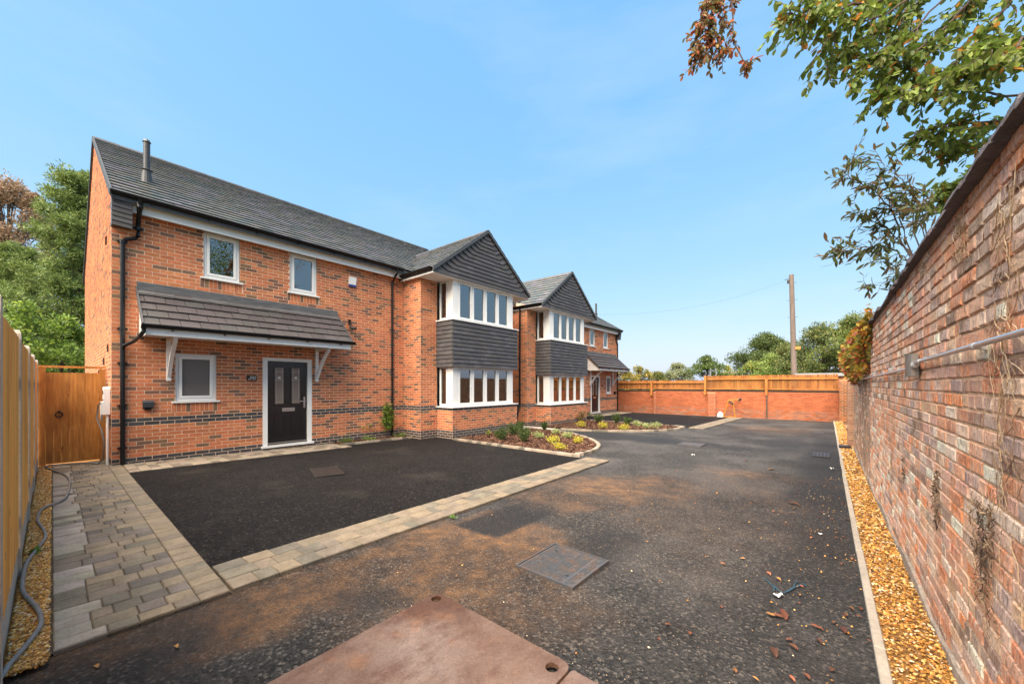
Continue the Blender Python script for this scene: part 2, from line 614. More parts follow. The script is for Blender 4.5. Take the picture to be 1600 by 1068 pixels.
def rust_plate():
    m, t, b, out = nt('rusty road plate')
    c = mixc(t, rng(t, noise(t, 3.2, 6, 0.62), 0.35, 0.66, 0, 1), (0.115, 0.062, 0.040), (0.185, 0.118, 0.086))
    c = mixc(t, rng(t, noise(t, 1.3, 5, 0.6), 0.50, 0.66, 0, 0.7), c, (0.215, 0.155, 0.128))
    c = mixc(t, rng(t, noise(t, 9, 6, 0.7, objcoord(t, (1.0, 0.45, 1))), 0.50, 0.70, 0, 0.8), c, (0.090, 0.038, 0.022))
    c = mixc(t, rng(t, noise(t, 2.1, 6, 0.65), 0.56, 0.68, 0, 0.65), c, (0.30, 0.145, 0.070))
    # oily rust round the far corner
    d = node(t, 'ShaderNodeVectorMath', operation='DISTANCE')
    t.links.new(objcoord(t), d.inputs[0])
    d.inputs[1].default_value = (-2.12, 1.72, 0.03)
    ad = node(t, 'ShaderNodeMath', operation='ADD')
    t.links.new(d.outputs['Value'], ad.inputs[0])
    t.links.new(rng(t, noise(t, 6, 6, 0.65), 0.3, 0.7, -0.22, 0.22), ad.inputs[1])
    c = mixc(t, rng(t, ad.outputs[0], 0.10, 0.42, 0.85, 0.0), c, (0.075, 0.034, 0.020))
    # drag scratches along the plate
    scr = noise(t, 5, 3, 0.6, objcoord(t, (34, 1.6, 1)))
    c = mixc(t, rng(t, scr, 0.66, 0.72, 0, 0.35), c, (0.34, 0.25, 0.20))
    scr2 = noise(t, 4, 3, 0.6, objcoord(t, (2.0, 40, 1)))
    c = mixc(t, rng(t, scr2, 0.67, 0.72, 0, 0.3), c, (0.06, 0.03, 0.02))
    c = scalec(t, c, rng(t, noise(t, 120, 4, 0.7), 0.3, 0.7, 0.72, 1.28))
    setc(t, b, c)
    t.links.new(rng(t, noise(t, 5, 5, 0.6), 0.35, 0.65, 0.25, 0.55), b.inputs['Roughness'])
    b.inputs['Metallic'].default_value = 0.15
    b.inputs['Specular IOR Level'].default_value = 0.5
    mx = node(t, 'ShaderNodeMath', operation='ADD')
    t.links.new(noise(t, 45, 5, 0.7), mx.inputs[0])
    t.links.new(noise(t, 7, 4, 0.6), mx.inputs[1])
    bump(t, b, mx.outputs[0], 0.5, 0.007)
    return m


def iron_cover():
    m, t, b, out = nt('cast iron cover')
    c = mixc(t, rng(t, noise(t, 8, 6, 0.7), 0.45, 0.68, 0, 0.85), (0.075, 0.076, 0.082), (0.15, 0.088, 0.055))
    c = scalec(t, c, rng(t, noise(t, 90, 4, 0.7), 0.3, 0.7, 0.75, 1.25))
    setc(t, b, c)
    b.inputs['Roughness'].default_value = 0.5
    b.inputs['Metallic'].default_value = 0.25
    bump(t, b, noise(t, 90, 4, 0.6), 0.3, 0.003)
    return m


M['plate'] = rust_plate()
M['iron'] = iron_cover()

# ------------------------------------------------------------------ masonry
CO = 0.0757            # one brick course
ZB = -0.01 - 4 * CO    # underside of the lowest course built


def srgb(r, g, b):
    f = lambda x: (x / 255 / 12.92) if x <= 10 else ((x / 255 + 0.055) / 1.055) ** 2.4
    return (f(r), f(g), f(b))


def jit(c, k, r=R):
    s = 1 + r.uniform(-k, k)
    return tuple(max(0.002, x * s * (1 + r.uniform(-k, k) * 0.35)) for x in c)


RED = [jit((0.50, 0.170, 0.074), 0.16) for _ in range(9)]
DARKB = [jit((0.19, 0.10, 0.062), 0.22) for _ in range(5)]
BLUE = [jit((0.058, 0.055, 0.056), 0.2) for _ in range(4)]
YELB = [jit((0.33, 0.20, 0.115), 0.2) for _ in range(6)]
OLD = [jit(tuple(min(.82, x * k) for x, k in zip(c, (1.36, 1.29, 1.24))), 0.14) for c in ((0.58, 0.205, 0.085), (0.60, 0.24, 0.11), (0.52, 0.175, 0.075), (0.46, 0.185, 0.10), (0.42, 0.20, 0.125), (0.35, 0.245, 0.215), (0.31, 0.225, 0.20), (0.40, 0.28, 0.235),
                              (0.62, 0.40, 0.30), (0.58, 0.34, 0.245), (0.64, 0.44, 0.34), (0.74, 0.57, 0.46), (0.70, 0.52, 0.43), (0.20, 0.125, 0.095), (0.25, 0.155, 0.12), (0.52, 0.325, 0.20), (0.50, 0.28, 0.17), (0.56, 0.30, 0.19))]
FARB = [jit((0.34, 0.100, 0.044), 0.14) for _ in range(8)]


def house_col(k, r=R):
    if k <= 5 or k in (14, 15):
        return r.choice(BLUE)
    return r.choice(DARKB) if r.random() < 0.20 else r.choice(RED)


def brick_rows(u0, u1, z0, z1, openings, col_fn, off=0.0, L=0.225, top_fn=None, r=R, course=CO, zb=ZB, header=None, gap=0.013):
    """bricks (u, z, width, height, colour) of a running bond between openings (a, b, za, zb)"""
    out = []
    k = max(0, int(round((z0 - zb) / course)))
    while True:
        za = zb + k * course
        if za + course * 0.5 > z1: break
        zc = za + course / 2
        spans = [(u0, u1)]
        for (a, b, oa, ob) in openings:
            if oa < zc < ob:
                ns = []
                for (s, e) in spans:
                    if b <= s or a >= e: ns.append((s, e)); continue
                    if a > s: ns.append((s, a))
                    if b < e: ns.append((b, e))
                spans = ns
        if top_fn:
            spans = [(max(s, top_fn(zc)[0]), min(e, top_fn(zc)[1])) for s, e in spans]
        hd = header and header(k)
        LL = L / 2 if hd else L
        u = u0 + off - (LL / 2 if k % 2 else 0) - LL
        while u < u1:
            w = LL
            if header and not hd and r.random() < 0.16: w = LL / 2
            for (s, e) in spans:
                a, b = max(u, s), min(u + w, e)
                if b - a > 0.035:
                    out.append((a + gap / 2, za + gap / 2, b - a - gap, course - gap, col_fn(k)))
            u += w
        k += 1
    return out


def brick_geo(w, h, d, cham=0.0):
    """front face at y=0 facing -y ... local x along the wall, y into the wall, z up"""
    if cham <= 0:
        V = [(0, 0, 0), (w, 0, 0), (w, 0, h), (0, 0, h), (0, d, 0), (w, d, 0), (w, d, h), (0, d, h)]
        Fc = [(0, 1, 2, 3), (0, 4, 5, 1), (1, 5, 6, 2), (2, 6, 7, 3), (3, 7, 4, 0)]
    return V, Fc


def rough_brick_geo(w, h, d, r, amt):
    """worn brick: arrises knocked off, face uneven: 12 face points round a raised middle"""
    j = lambda a: r.uniform(-a, a)
    c = 0.007
    ring = []
    n = 4 if w > 0.15 else 2
    c = 0.005
    for i in range(n): ring.append((w * i / n, 0))
    ring.append((w, 0)); ring.append((w, h * 0.5)) if w > 0.15 else None
    for i in range(n): ring.append((w - w * i / n, h))
    ring.append((0, h)); ring.append((0, h * 0.5)) if w > 0.15 else None
    V, Fc = [], []
    m = len(ring)
    for (x, z) in ring: V.append((x + j(amt * .6), 0.005 + r.uniform(0, amt), z + j(amt * .6)))
    for (x, z) in ring:
        xi = min(max(x, c), w - c); zi = min(max(z, c), h - c)
        V.append((xi + j(amt * .4), -r.uniform(0, amt), zi + j(amt * .4)))
    V.append((w / 2 + j(w * .2), -r.uniform(-amt, amt * 1.6), h / 2 + j(h * .2)))
    for (x, z) in ring: V.append((x, d, z))
    for i in range(m):
        i2 = (i + 1) % m
        Fc.append((i, i2, m + i2, m + i))
        Fc.append((m + i, m + i2, 2 * m))
        Fc.append((i2, i, 2 * m + 1 + i, 2 * m + 1 + i2))
    return V, Fc


PIECE_CACHE = {}


def piece_mesh(name, key, geo, col, mat):
    k = (name, key)
    if k not in PIECE_CACHE:
        V, Fc = geo()
        me = mesh_np(name, V, Fc, [col] * len(Fc))
        me.materials.append(mat)
        PIECE_CACHE[k] = me
    return PIECE_CACHE[k]


def frame_matrix(F, u, d, z):
    """local x = u, local y = -n, local z = up"""
    o = F.p(u, d, z)
    return Matrix(((F.u.x, -F.n.x, 0, o.x), (F.u.y, -F.n.y, 0, o.y), (F.u.z, -F.n.z, 1, o.z), (0, 0, 0, 1)))


def in_view(p, m=40):
    u, v, d = px(p)
    return d > 0.3 and -m < u < 1600 + m and -m < v < 1068 + m


class Pieces:
    """gathers alike pieces; the ones that show largest become objects, the rest one mesh marked stuff"""

    def __init__(s, name, mat, limit=300, rest=None, minpx=0):
        s.name, s.mat, s.limit, s.items, s.rest, s.minpx = name, mat, limit, [], rest or name + 's', minpx

    def add(s, Mx, V, Fc, col, size, key=None):
        s.items.append((Mx, V, Fc, col, size, key))

    def build(s, parent):
        mirrored = MIR[0] is not None
        sc_ = []
        for i, (Mx, V, Fc, col, size, key) in enumerate(s.items):
            c = Mx @ Vector(V[0])
            if mirrored: c = mirror(c)
            u, v, d = px(c)
            score = 0
            if d > 0.3 and -60 < u < 1660 and -60 < v < 1130:
                score = size / d * F_PX
            sc_.append((score, i))
        sc_.sort(reverse=True)
        chosen = set(i for q, i in sc_[:s.limit] if q > s.minpx) if not mirrored else set()
        restV, restF, restC = [], [], []
        for i, (Mx, V, Fc, col, size, key) in enumerate(s.items):
            if i in chosen:
                if key is not None and (s.name, key) in PIECE_CACHE:
                    me = PIECE_CACHE[(s.name, key)]
                else:
                    me = mesh_np(s.name, V, Fc, [col] * len(Fc))
                    me.materials.append(s.mat)
                    if key is not None: PIECE_CACHE[(s.name, key)] = me
                link(s.name, me, parent, Mx)
            else:
                b = len(restV)
                o_ = wo(parent)
                for p in V:
                    q = Mx @ Vector(p)
                    if mirrored: q = mirror(q)
                    restV.append((q.x - o_.x, q.y - o_.y, q.z - o_.z))
                for f in Fc:
                    f = [b + k for k in f]
                    restF.append(f[::-1] if mirrored else f)
                    restC.append(col)
        if restV:
            me = mesh_np(s.rest, restV, restF, restC)
            me.materials.append(s.mat)
            o = link(s.rest, me, parent)
            o['kind'] = 'stuff'
        return s


def add_bricks(P, F, rows, depth=0.045, d0=0.0, r=R, wob=0.0012):
    for (u, z, w, h, col) in rows:
        V, Fc = brick_geo(w, h, depth)
        Mx = frame_matrix(F, u, d0 + r.uniform(-wob, wob), z)
        P.add(Mx, V, Fc, col, math.sqrt(w * h), (round(w, 3), round(h, 3), tuple(round(x, 4) for x in col), round(depth, 3)))


def sheet(mb, F, u0, u1, z0, z1, d, openings=(), col=None):
    us = sorted(set([u0, u1] + [x for o in openings for x in o[:2] if u0 < x < u1]))
    zs = sorted(set([z0, z1] + [x for o in openings for x in o[2:] if z0 < x < z1]))
    for i in range(len(us) - 1):
        for k in range(len(zs) - 1):
            uc, zc = (us[i] + us[i + 1]) / 2, (zs[k] + zs[k + 1]) / 2
            if any(a < uc < b and c < zc < e for a, b, c, e in openings): continue
            q = [F.p(us[i], d, zs[k]), F.p(us[i + 1], d, zs[k]), F.p(us[i + 1], d, zs[k + 1]), F.p(us[i], d, zs[k + 1])]
            if F.hand > 0: q = q[::-1]
            mb.quad(*q)


# ------------------------------------------------------------------ the house, built twice (the second one mirrored)
XF, XBOX, XBAY = -10.30, -9.42, -8.70
Y0, YB0, YW0, YW1, YB1 = 0.70, 7.06, 7.69, 10.76, 11.37
XR = -19.30
ZE = 4.835                     # top of the visible brickwork
RIDGE_X, RIDGE_Z = -14.80, 7.99
EAVE_X, EAVE_Z = -10.02, 5.06
SL = (RIDGE_Z - EAVE_Z) / (EAVE_X - RIDGE_X)


def zroof(x):
    return EAVE_Z + (EAVE_X - x) * SL


def window_unit(parent, F, u0, u1, z0, z1, lights=1, sill=True, handle=False, name='window', mat='glass', rec=0.035, sill_over=0.055, frame_w=0.055, casement=0.05):
    """white casement window; frame > pane, sill"""
    w = MB()
    d1, d0 = -rec, -0.12
    fw = frame_w
    w.fbox(F, u0, u0 + fw, d0, d1, z0, z1); w.fbox(F, u1 - fw, u1, d0, d1, z0, z1)
    w.fbox(F, u0 + fw, u1 - fw, d0, d1, z0, z0 + fw); w.fbox(F, u0 + fw, u1 - fw, d0, d1, z1 - fw, z1)
    iu0, iu1, iz0, iz1 = u0 + fw, u1 - fw, z0 + fw, z1 - fw
    mull = 0.05
    lw = (iu1 - iu0 - mull * (lights - 1)) / lights
    panes = []
    for i in range(lights):
        a = iu0 + i * (lw + mull); b = a + lw
        if i < lights - 1: w.fbox(F, b, b + mull, d0, d1, iz0, iz1)
        c = casement; g = 0.004
        a2, b2, c0, c1 = a + g, b - g, iz0 + g, iz1 - g
        dd = d1 + 0.012
        w.fbox(F, a2, a2 + c, d0, dd, c0, c1); w.fbox(F, b2 - c, b2, d0, dd, c0, c1)
        w.fbox(F, a2 + c, b2 - c, d0, dd, c0, c0 + c); w.fbox(F, a2 + c, b2 - c, d0, dd, c1 - c, c1)
        panes.append((a2 + c, b2 - c, c0 + c, c1 - c, d1 - 0.020))
    o = w.build(name, M['upvc'], parent)
    for (a, b, c, e, d) in panes:
        p = MB()
        p.fbox(F, a - .004, b + .004, d - 0.02, d, c - .004, e + .004)
        p.build('pane', M[mat], o)
        k = MB()   # black gasket round the glass
        k.fbox(F, a, a + .007, d, d + .004, c, e); k.fbox(F, b - .007, b, d, d + .004, c, e)
        k.fbox(F, a + .007, b - .007, d, d + .004, c, c + .007); k.fbox(F, a + .007, b - .007, d, d + .004, e - .007, e)
        k.build('gasket', M['blackpl'], o)
    if handle:
        a, b, c, e, d = panes[0]
        h = MB()
        h.fbox(F, b + .012, b + .032, d1 + .012, d1 + .02, (c + e) / 2 - .06, (c + e) / 2 + .05)
        h.fbox(F, b + .014, b + .030, d1 + .02, d1 + .04, (c + e) / 2 - .02, (c + e) / 2 + .0)
        h.build('handle', M['whiteplastic'], o)
    if sill:
        q = MB()
        q.fbox(F, u0 - sill_over, u1 + sill_over, -0.10, 0.045, z0 - 0.035, z0 - 0.002)
        q.build('sill', M['upvc'], o)
    return o


def tile_geo(w, g, thick=0.022, tail=0.004, lift=0.0):
    """local x across, y up the slope, z out of the roof; front edge at y=0"""
    V = [(0, 0, lift), (w, 0, lift), (w, g, -thick), (0, g, -thick), (0, 0, thick), (w, 0, thick), (w, g, tail), (0, g, tail)]
    Fc = [(4, 5, 6, 7), (0, 1, 5, 4), (1, 2, 6, 5), (3, 0, 4, 7), (0, 3, 2, 1)]
    return V, Fc


def roof_tiles(P, o, U, S, N, length, slope, gauge, width, cols, inside=None, thick=0.022, lap=0.05, r=R, start=0.0, key='t', lift=0.0, joint=0.003):
    o, U, S, N = Vector(o), Vector(U).normalized(), Vector(S).normalized(), Vector(N).normalized()
    n = int(round(slope / gauge))
    for i in range(n):
        u = start - (width / 2 if i % 2 else 0)
        while u < length:
            a, b = max(u, 0), min(u + width, length)
            u += width
            if b - a < 0.03: continue
            pts = o + U * ((a + b) / 2) + S * (i * gauge + gauge * 0.4)
            if inside and not inside(pts): continue
            ci = r.randrange(len(cols))
            g = gauge + lap
            if i == n - 1: g = slope - i * gauge
            V, Fc = tile_geo(b - a - joint, g, thick, 0.002, lift)
            q = o + U * (a + 0.0015) + S * (i * gauge) + N * r.uniform(0, 0.006) + S * r.uniform(-0.004, 0.004)
            Mx = Matrix(((U.x, S.x, N.x, q.x), (U.y, S.y, N.y, q.y), (U.z, S.z, N.z, q.z), (0, 0, 0, 1)))
            P.add(Mx, V, Fc, cols[ci], math.sqrt((b - a) * gauge), (key, round(b - a, 3), round(g, 3), ci))


TCOL = [jit((0.142, 0.141, 0.144), 0.27) for _ in range(6)]
SCOL = [jit((0.070, 0.065, 0.065), 0.17) for _ in range(6)]
CCOL = [jit((0.062, 0.054, 0.053), 0.16) for _ in range(6)]


def gutter(mb, pts, r=0.064):
    """half round gutter along a line: outer shell and inner shell"""
    a, b = Vector(pts[0]), Vector(pts[1])
    t = (b - a).normalized()
    s = t.cross(Vector((0, 0, 1))).normalized()
    n = 9
    for rr, fl in ((r, False), (r - 0.006, True)):
        P_ = []
        for e in (a, b):
            for k in range(n):
                an = math.pi + math.pi * k / (n - 1)
                P_.append(e + s * math.cos(an) * rr + Vector((0, 0, math.sin(an) * rr)))
        fs = [(k, k + 1, n + k + 1, n + k) for k in range(n - 1)]
        mb.add(P_, fs if fl else [f[::-1] for f in fs])
    for e in (a, b):
        P_ = [e + s * math.cos(math.pi + math.pi * k / (n - 1)) * r + Vector((0, 0, math.sin(math.pi + math.pi * k / (n - 1)) * r)) for k in range(n)]
        mb.add(P_, [tuple(range(n))]); mb.add(P_, [tuple(range(n))[::-1]])
    # outer lip
    for sg in (-1, 1):
        mb.tube([a + s * sg * r, b + s * sg * r], 0.006, 5)


def build_house(label, group, mir):
    MIR[0] = (23.70, -0.14) if mir else None
    base = mirror(Vector((-10.3, 3.7, 0.0)))
    H = empty('brick_house', base, label, 'house', group)
    FF = Frm((XF, 0, 0), (0, 1, 0), (1, 0, 0))              # front
    FBX = Frm((XBOX, 0, 0), (0, 1, 0), (1, 0, 0))           # brick box either side of the bay
    FBY = Frm((XBAY, 0, 0), (0, 1, 0), (1, 0, 0))           # bay front
    FS = Frm((0, Y0, 0), (1, 0, 0), (0, -1, 0))             # side gable
    FRET = Frm((0, YB0, 0), (1, 0, 0), (0, -1, 0))          # return of the box
    FBS = Frm((0, YW0, 0), (1, 0, 0), (0, -1, 0))           # bay cheek
    FBS2 = Frm((0, YW1, 0), (1, 0, 0), (0, 1, 0))
    FO = Frm((0, YB1, 0), (1, 0, 0), (0, 1, 0))             # far side wall
    row = lambda k: ZB + k * CO
    w1 = (2.07, 2.72, row(55), row(68)); w2 = (3.77, 4.42, row(55), row(68)); w3 = (1.61, 2.29, row(20), row(33))
    if mir: w3 = (1.66, 2.32, row(19), row(33))
    dr = (3.18, 4.29, row(5), row(33))
    op = [w1, w2, w3, dr]
    rec = -0.0035
    # ---- wall core in mortar
    wmb = MB()
    sheet(wmb, FF, Y0, YB0, -0.45, ZE + 0.12, rec, op)
    zg = lambda x: min(zroof(x), zroof(2 * RIDGE_X - x)) - 0.09
    sheet(wmb, FRET, XF, XBOX, -0.45, ZE + 0.1, rec)
    sheet(wmb, FBX, YB0, YW0, -0.45, ZE + 0.1, rec); sheet(wmb, FBX, YW1, YB1, -0.45, ZE + 0.1, rec)
    sheet(wmb, FBS, XBOX, XBAY, -0.45, 0.83, rec); sheet(wmb, FBS2, XBOX, XBAY, -0.45, 0.83, rec)
    sheet(wmb, FBY, YW0, YW1, -0.45, 0.83, rec)
    wmb.quad((XBAY, YW0, 0.83), (XBAY, YW1, 0.83), (XBOX, YW1, 0.83), (XBOX, YW0, 0.83))
    for F_, sgn in ((FS, 1), (FO, -1)):
        pts = [F_.p(XR, rec, -0.45), F_.p(XBOX if sgn < 0 else XF, rec, -0.45), F_.p(XBOX if sgn < 0 else XF, rec, ZE + 0.1), F_.p(XF, rec, zg(XF)), F_.p(RIDGE_X, rec, zg(RIDGE_X)), F_.p(XR, rec, zg(XR))]
        if sgn > 0: pts = [pts[0], pts[1], pts[3], pts[4], pts[5]]
        n = len(pts)
        wmb.add(pts, [tuple(range(n)) if F_.hand < 0 else tuple(range(n))[::-1]])
    wmb.quad((XR, Y0, -0.45), (XR, Y0, zg(XR)), (XR, YB1, zg(XR)), (XR, YB1, -0.45))
    # window reveals behind the brick faces are closed by dark lining boxes
    wall = wmb.build('wall', M['mortar'], H)
    P = Pieces('brick', M['brick'], 300 if not mir else 0, 'bricks')
    r = random.Random(21)
    hc = lambda k: house_col(k, r)
    op_b = list(op)
    for w in (w1, w2, w3):
        zt = w[2]; op_b.append((w[0] - 0.06, w[1] + 0.06, zt - 3 * CO, zt))
    add_bricks(P, FF, brick_rows(Y0, YB0 - 0.0, -0.30, ZE, op_b, hc, 0.0, r=r), r=r)
    for w in (w1, w2, w3):
        u = w[0] - 0.055
        while u < w[1] + 0.03:
            h3 = 3 * CO - 0.046
            add_bricks(P, FF, [(u, w[2] - 3 * CO + .005, CO - .010, h3 if True else 0, hc(30))], r=r)
            u += CO
    add_bricks(P, FRET, brick_rows(XF, XBOX, -0.38, ZE, [], hc, 0.1, r=r), r=r)
    add_bricks(P, FBX, brick_rows(YB0, YW0, -0.38, ZE, [], hc, 0.0, r=r), r=r)
    add_bricks(P, FBX, brick_rows(YW1, YB1, -0.38, ZE, [], hc, 0.0, r=r), r=r)
    add_bricks(P, FBS, brick_rows(XBOX, XBAY, -0.38, 0.83, [], hc, 0.05, r=r), r=r)
    add_bricks(P, FBS2, brick_rows(XBOX, XBAY, -0.38, 0.83, [], hc, 0.05, r=r), r=r)
    add_bricks(P, FBY, brick_rows(YW0, YW1, -0.38, 0.83, [], hc, 0.0, r=r), r=r)
    side_top = lambda z: (RIDGE_X - (RIDGE_Z - 0.12 - z) / SL, RIDGE_X + (RIDGE_Z - 0.12 - z) / SL)
    vents = [(-10.95, -10.80, row(33), row(35)), (-11.9, -11.72, row(30), row(32)), (-13.2, -13.0, row(27), row(29)), (-11.35, -11.15, row(62), row(64))]
    if not mir:
        sw = (-12.6, -11.75, row(20), row(29))
        add_bricks(P, FS, brick_rows(XR, XF, -0.30, RIDGE_Z, vents + [sw], hc, 0.05, top_fn=side_top, r=r), r=r)
        for a, b, c, e in vents:
            q = MB(); q.fbox(FS, a, b, -0.02, 0.012, c, e)
            for i in range(4): q.fbox(FS, a + .01, b - .01, 0.012, 0.018, c + .02 + i * (e - c) / 4.4, c + .035 + i * (e - c) / 4.4)
            q.build('air_vent', M['bark'] if False else M['soil'], H)
        window_unit(H, FS, *sw, name='window')
    xl = XR if mir else -13.5
    add_bricks(P, FO, brick_rows(xl, XBOX, -0.30, RIDGE_Z if mir else 4.8, [], hc, 0.02, top_fn=(lambda z: (side_top(z)[0], max(side_top(z)[1], XBOX if z < ZE else -99))), r=r), r=r)
    P.build(wall)
    # ---- windows and door in the front
    window_unit(H, FF, *w1); window_unit(H, FF, *w2)
    window_unit(H, FF, *w3, mat='obscure')
    door_unit(H, FF, dr, mir)
    # ---- bay: white window boxes, slate apron
    bw = MB()
    FW = Frm((XBAY - 0.10, 0, 0), (0, 1, 0), (1, 0, 0))
    FWS = Frm((0, YW0 + 0.10, 0), (1, 0, 0), (0, -1, 0)); FWS2 = Frm((0, YW1 - 0.10, 0), (1, 0, 0), (0, 1, 0))
    yl, yr, xf = YW0 + 0.10, YW1 - 0.10, XBAY - 0.10
    levels = ((0.862, 2.12), (3.535, 4.775))
    for (a, b) in levels:
        bw.box(xf - 0.14, xf, yl, yl + 0.20, a, b); bw.box(xf - 0.14, xf, yr - 0.20, yr, a, b)
        bw.box(xf - 0.22, xf - 0.14, yl, yl + 0.08, a, b); bw.box(xf - 0.22, xf - 0.14, yr - 0.08, yr, a, b)
    for z in (0.832, 3.498):
        s0 = 0.045 if z < 1 else 0.06
        bw.box(XBOX - 0.0, XBAY + s0, YW0 - s0, YW1 + s0, z, z + 0.032)
    bay = bw.build('bay_window', M['upvc'], H)
    for (a, b) in levels:
        window_unit(bay, FW, yl + 0.20, yr - 0.20, a, b, lights=4, sill=False, handle=True, name='window', rec=0.012, frame_w=0.05, casement=0.048)
        window_unit(bay, FWS, XBOX, xf - 0.22, a, b, lights=1, sill=False, name='window', rec=0.0, frame_w=0.04, casement=0.035)
        window_unit(bay, FWS2, XBOX, xf - 0.22, a, b, lights=1, sill=False, name='window', rec=0.0, frame_w=0.04, casement=0.035)
        bk = MB()       # rooms behind the glass: a dark liner so no daylight leaks through
        bk.box(XBOX - 1.35, XBOX - 1.2, YW0 - 0.6, YW1 + 0.6, a - 0.9, b + 0.05); bk.box(XBOX - 1.2, XBOX - .01, YW1 + 0.3, YW1 + 0.4, a - 0.9, b + 0.05); bk.box(XBOX - 1.2, xf - .15, YW0 + .02, YW1 - .02, b + .0, b + 0.03)
        bk.build('lining', M['plaster'], bay)
    core = MB()
    core.box(XBOX - 0.3, XBAY - 0.03, YW0 + 0.03, YW1 - 0.03, 2.12, 3.498)
    apron = core.build('apron', M['darkgrey'], H)
    PS = Pieces('slate', M['slate'], 300 if not mir else 0, 'slates')
    r = random.Random(5)
    nrow = 11
    g = (3.49 - 2.10) / nrow
    for (o_, U_, N_, ln) in (((XBAY, YW0 - 0.02, 2.08), (0, 1, 0), (1, 0, 0), YW1 - YW0 + 0.04), ((XBOX - 0.02, YW0, 2.08), (1, 0, 0), (0, -1, 0), XBAY - XBOX + 0.04), ((XBAY + 0.02, YW1, 2.08), (-1, 0, 0), (0, 1, 0), XBAY - XBOX + 0.04)):
        roof_tiles(PS, Vector(o_) + Vector(N_) * 0.008, U_, (0, 0, 1), N_, ln, 3.49 - 2.08, g, 0.30, SCOL, None, 0.034, 0.03, r, key='s', lift=0.012, joint=0.004)
    PS.build(apron)
    # ---- bay gable
    GX, GY0, GY1, GA, GZ0, GZ1 = -8.66, 6.93, 11.40, 9.165, 4.86, 6.56
    gs = (GZ1 - GZ0) / (GA - GY0)
    gm = MB()
    gm.add([(GX, GY0, 4.775), (GX, GY1, 4.775), (GX, GY1, GZ0 - .05), (GX, GA, GZ1 - 0.05), (GX, GY0, GZ0 - .05)], [(0, 1, 2, 3, 4)])
    gable = gm.build('gable', M['darkgrey'], H)
    PG = Pieces('slate', M['slate'], 300 if not mir else 0, 'slates')
    ng = 14
    gg = (GZ1 - 4.79) / ng
    for i in range(ng):
        z = 4.775 + i * gg
        half = (GA - GY0) if z + gg * .5 < GZ0 else (GZ1 - 0.06 - z - gg * .3) / gs
        if half < 0.05: continue
        a, b = GA - half, GA + half
        u = a
        # winchester cut: the end pieces tip up towards the verge
        rake = 0.34 if half > 0.6 and i > 0 else half * 0.4 if i > 0 else 0
        for side in (-1, 1):
            if rake <= 0: continue
            ya, yb = (GA + side * half, GA + side * (half - rake))
            p = [(0, 0, 0)] * 8
            lift = 0.115 if half > 0.6 else 0.07
            o1 = [Vector((GX + 0.038, yb, z)), Vector((GX + 0.038, ya, z + lift)), Vector((GX + 0.006, ya, z + lift + gg)), Vector((GX + 0.006, yb, z + gg + 0.02))]
            o1[1].y = GA + side * max(0.02, (GZ1 - 0.05 - (z + lift)) / gs); o1[2].y = GA + side * max(0.01, (GZ1 - 0.05 - (z + lift + gg)) / gs)
            if side < 0: o1 = [o1[1], o1[0], o1[3], o1[2]]
            V = [tuple(q) for q in o1] + [(GX + 0.014 if n_ < 2 else GX - 0.002, q.y, q.z) for n_, q in enumerate(o1)]
            PG.add(Matrix.Identity(4), V, [(0, 1, 2, 3), (0, 4, 5, 1), (1, 5, 6, 2), (3, 7, 4, 0)], r.choice(SCOL), 0.2)
        u, u1 = a + rake, b - rake
        u -= 0.15 if i % 2 else 0
        while u < u1:
            s, e = max(u, a + rake), min(u + 0.30, u1)
            u += 0.30
            if e - s < 0.03: continue
            V, Fc = tile_geo(e - s - 0.003, gg + 0.02, 0.032, 0.001, 0.010)
            Mx = Matrix(((0, 0, 1, GX + 0.006), (1, 0, 0, s), (0, 1, 0, z), (0, 0, 0, 1)))
            ci = r.randrange(len(SCOL))
            PG.add(Mx, V, Fc, SCOL[ci], math.sqrt((e - s) * gg), ('g', round(e - s, 3), round(gg, 3), ci))
    PG.build(gable)
    # soffit and box ends under the bay roof
    sf = MB()
    sf.box(XBOX - 0.02, GX - 0.004, GY0, GY1, 4.745, 4.775)
    sf.box(XF + 0.02, XBOX - 0.02, GY0, YB0 - 0.002, 4.745, 4.775)
    sf.build('soffit', M['soffit'], H)
    for bx in ((-10.15, -10.128, Y0 + 0.26, GY0 - 0.03, 4.80, 5.0), (-10.15, GX - 0.002, GY0 - 0.022, GY0, 4.735, 4.90), (XF, GX - 0.002, GY1, GY1 + 0.022, 4.735, 4.90)):
        ff = MB(); ff.box(*bx); ff.build('fascia', M['upvc'], H)
    ff = MB(); ff.box(XF + .002, -10.15, Y0 + 0.26, GY0 - 0.0, 4.835, 4.852)
    ff.build('soffit', M['upvc'], H)
    # kneeler: the boxed eaves end hung with slates
    kn = MB()
    kn.prism([(XF - 0.05, Y0 - 0.005, 4.50), (-10.12, Y0 - 0.005, 4.50), (-10.05, Y0 - 0.005, 5.0), (XF - 0.05, Y0 - 0.005, 5.15)], (0, 0.262, 0))
    kn_o = kn.build('eaves_box', M['darkgrey'], H)
    k2 = Pieces('slate', M['slate'], 12 if not mir else 0, 'slates')
    FK = Frm((-10.10, 0, 0), (0, 1, 0), (1, 0, 0))
    for i in range(6):
        V, Fc = tile_geo(0.27, 0.098, 0.016, 0.001)
        Mx = Matrix(((0, 0.12, 1, -10.112 + i * 0.0085), (1, 0, 0, Y0 - 0.01), (0, 1, 0, 4.49 + i * 0.085), (0, 0, 0, 1)))
        k2.add(Mx, V, Fc, SCOL[i % 6], 0.15)
    k2.build(kn_o)
    # ---- main roof
    deck = MB()
    yv0, yv1 = Y0 - 0.02, YB1 + 0.06
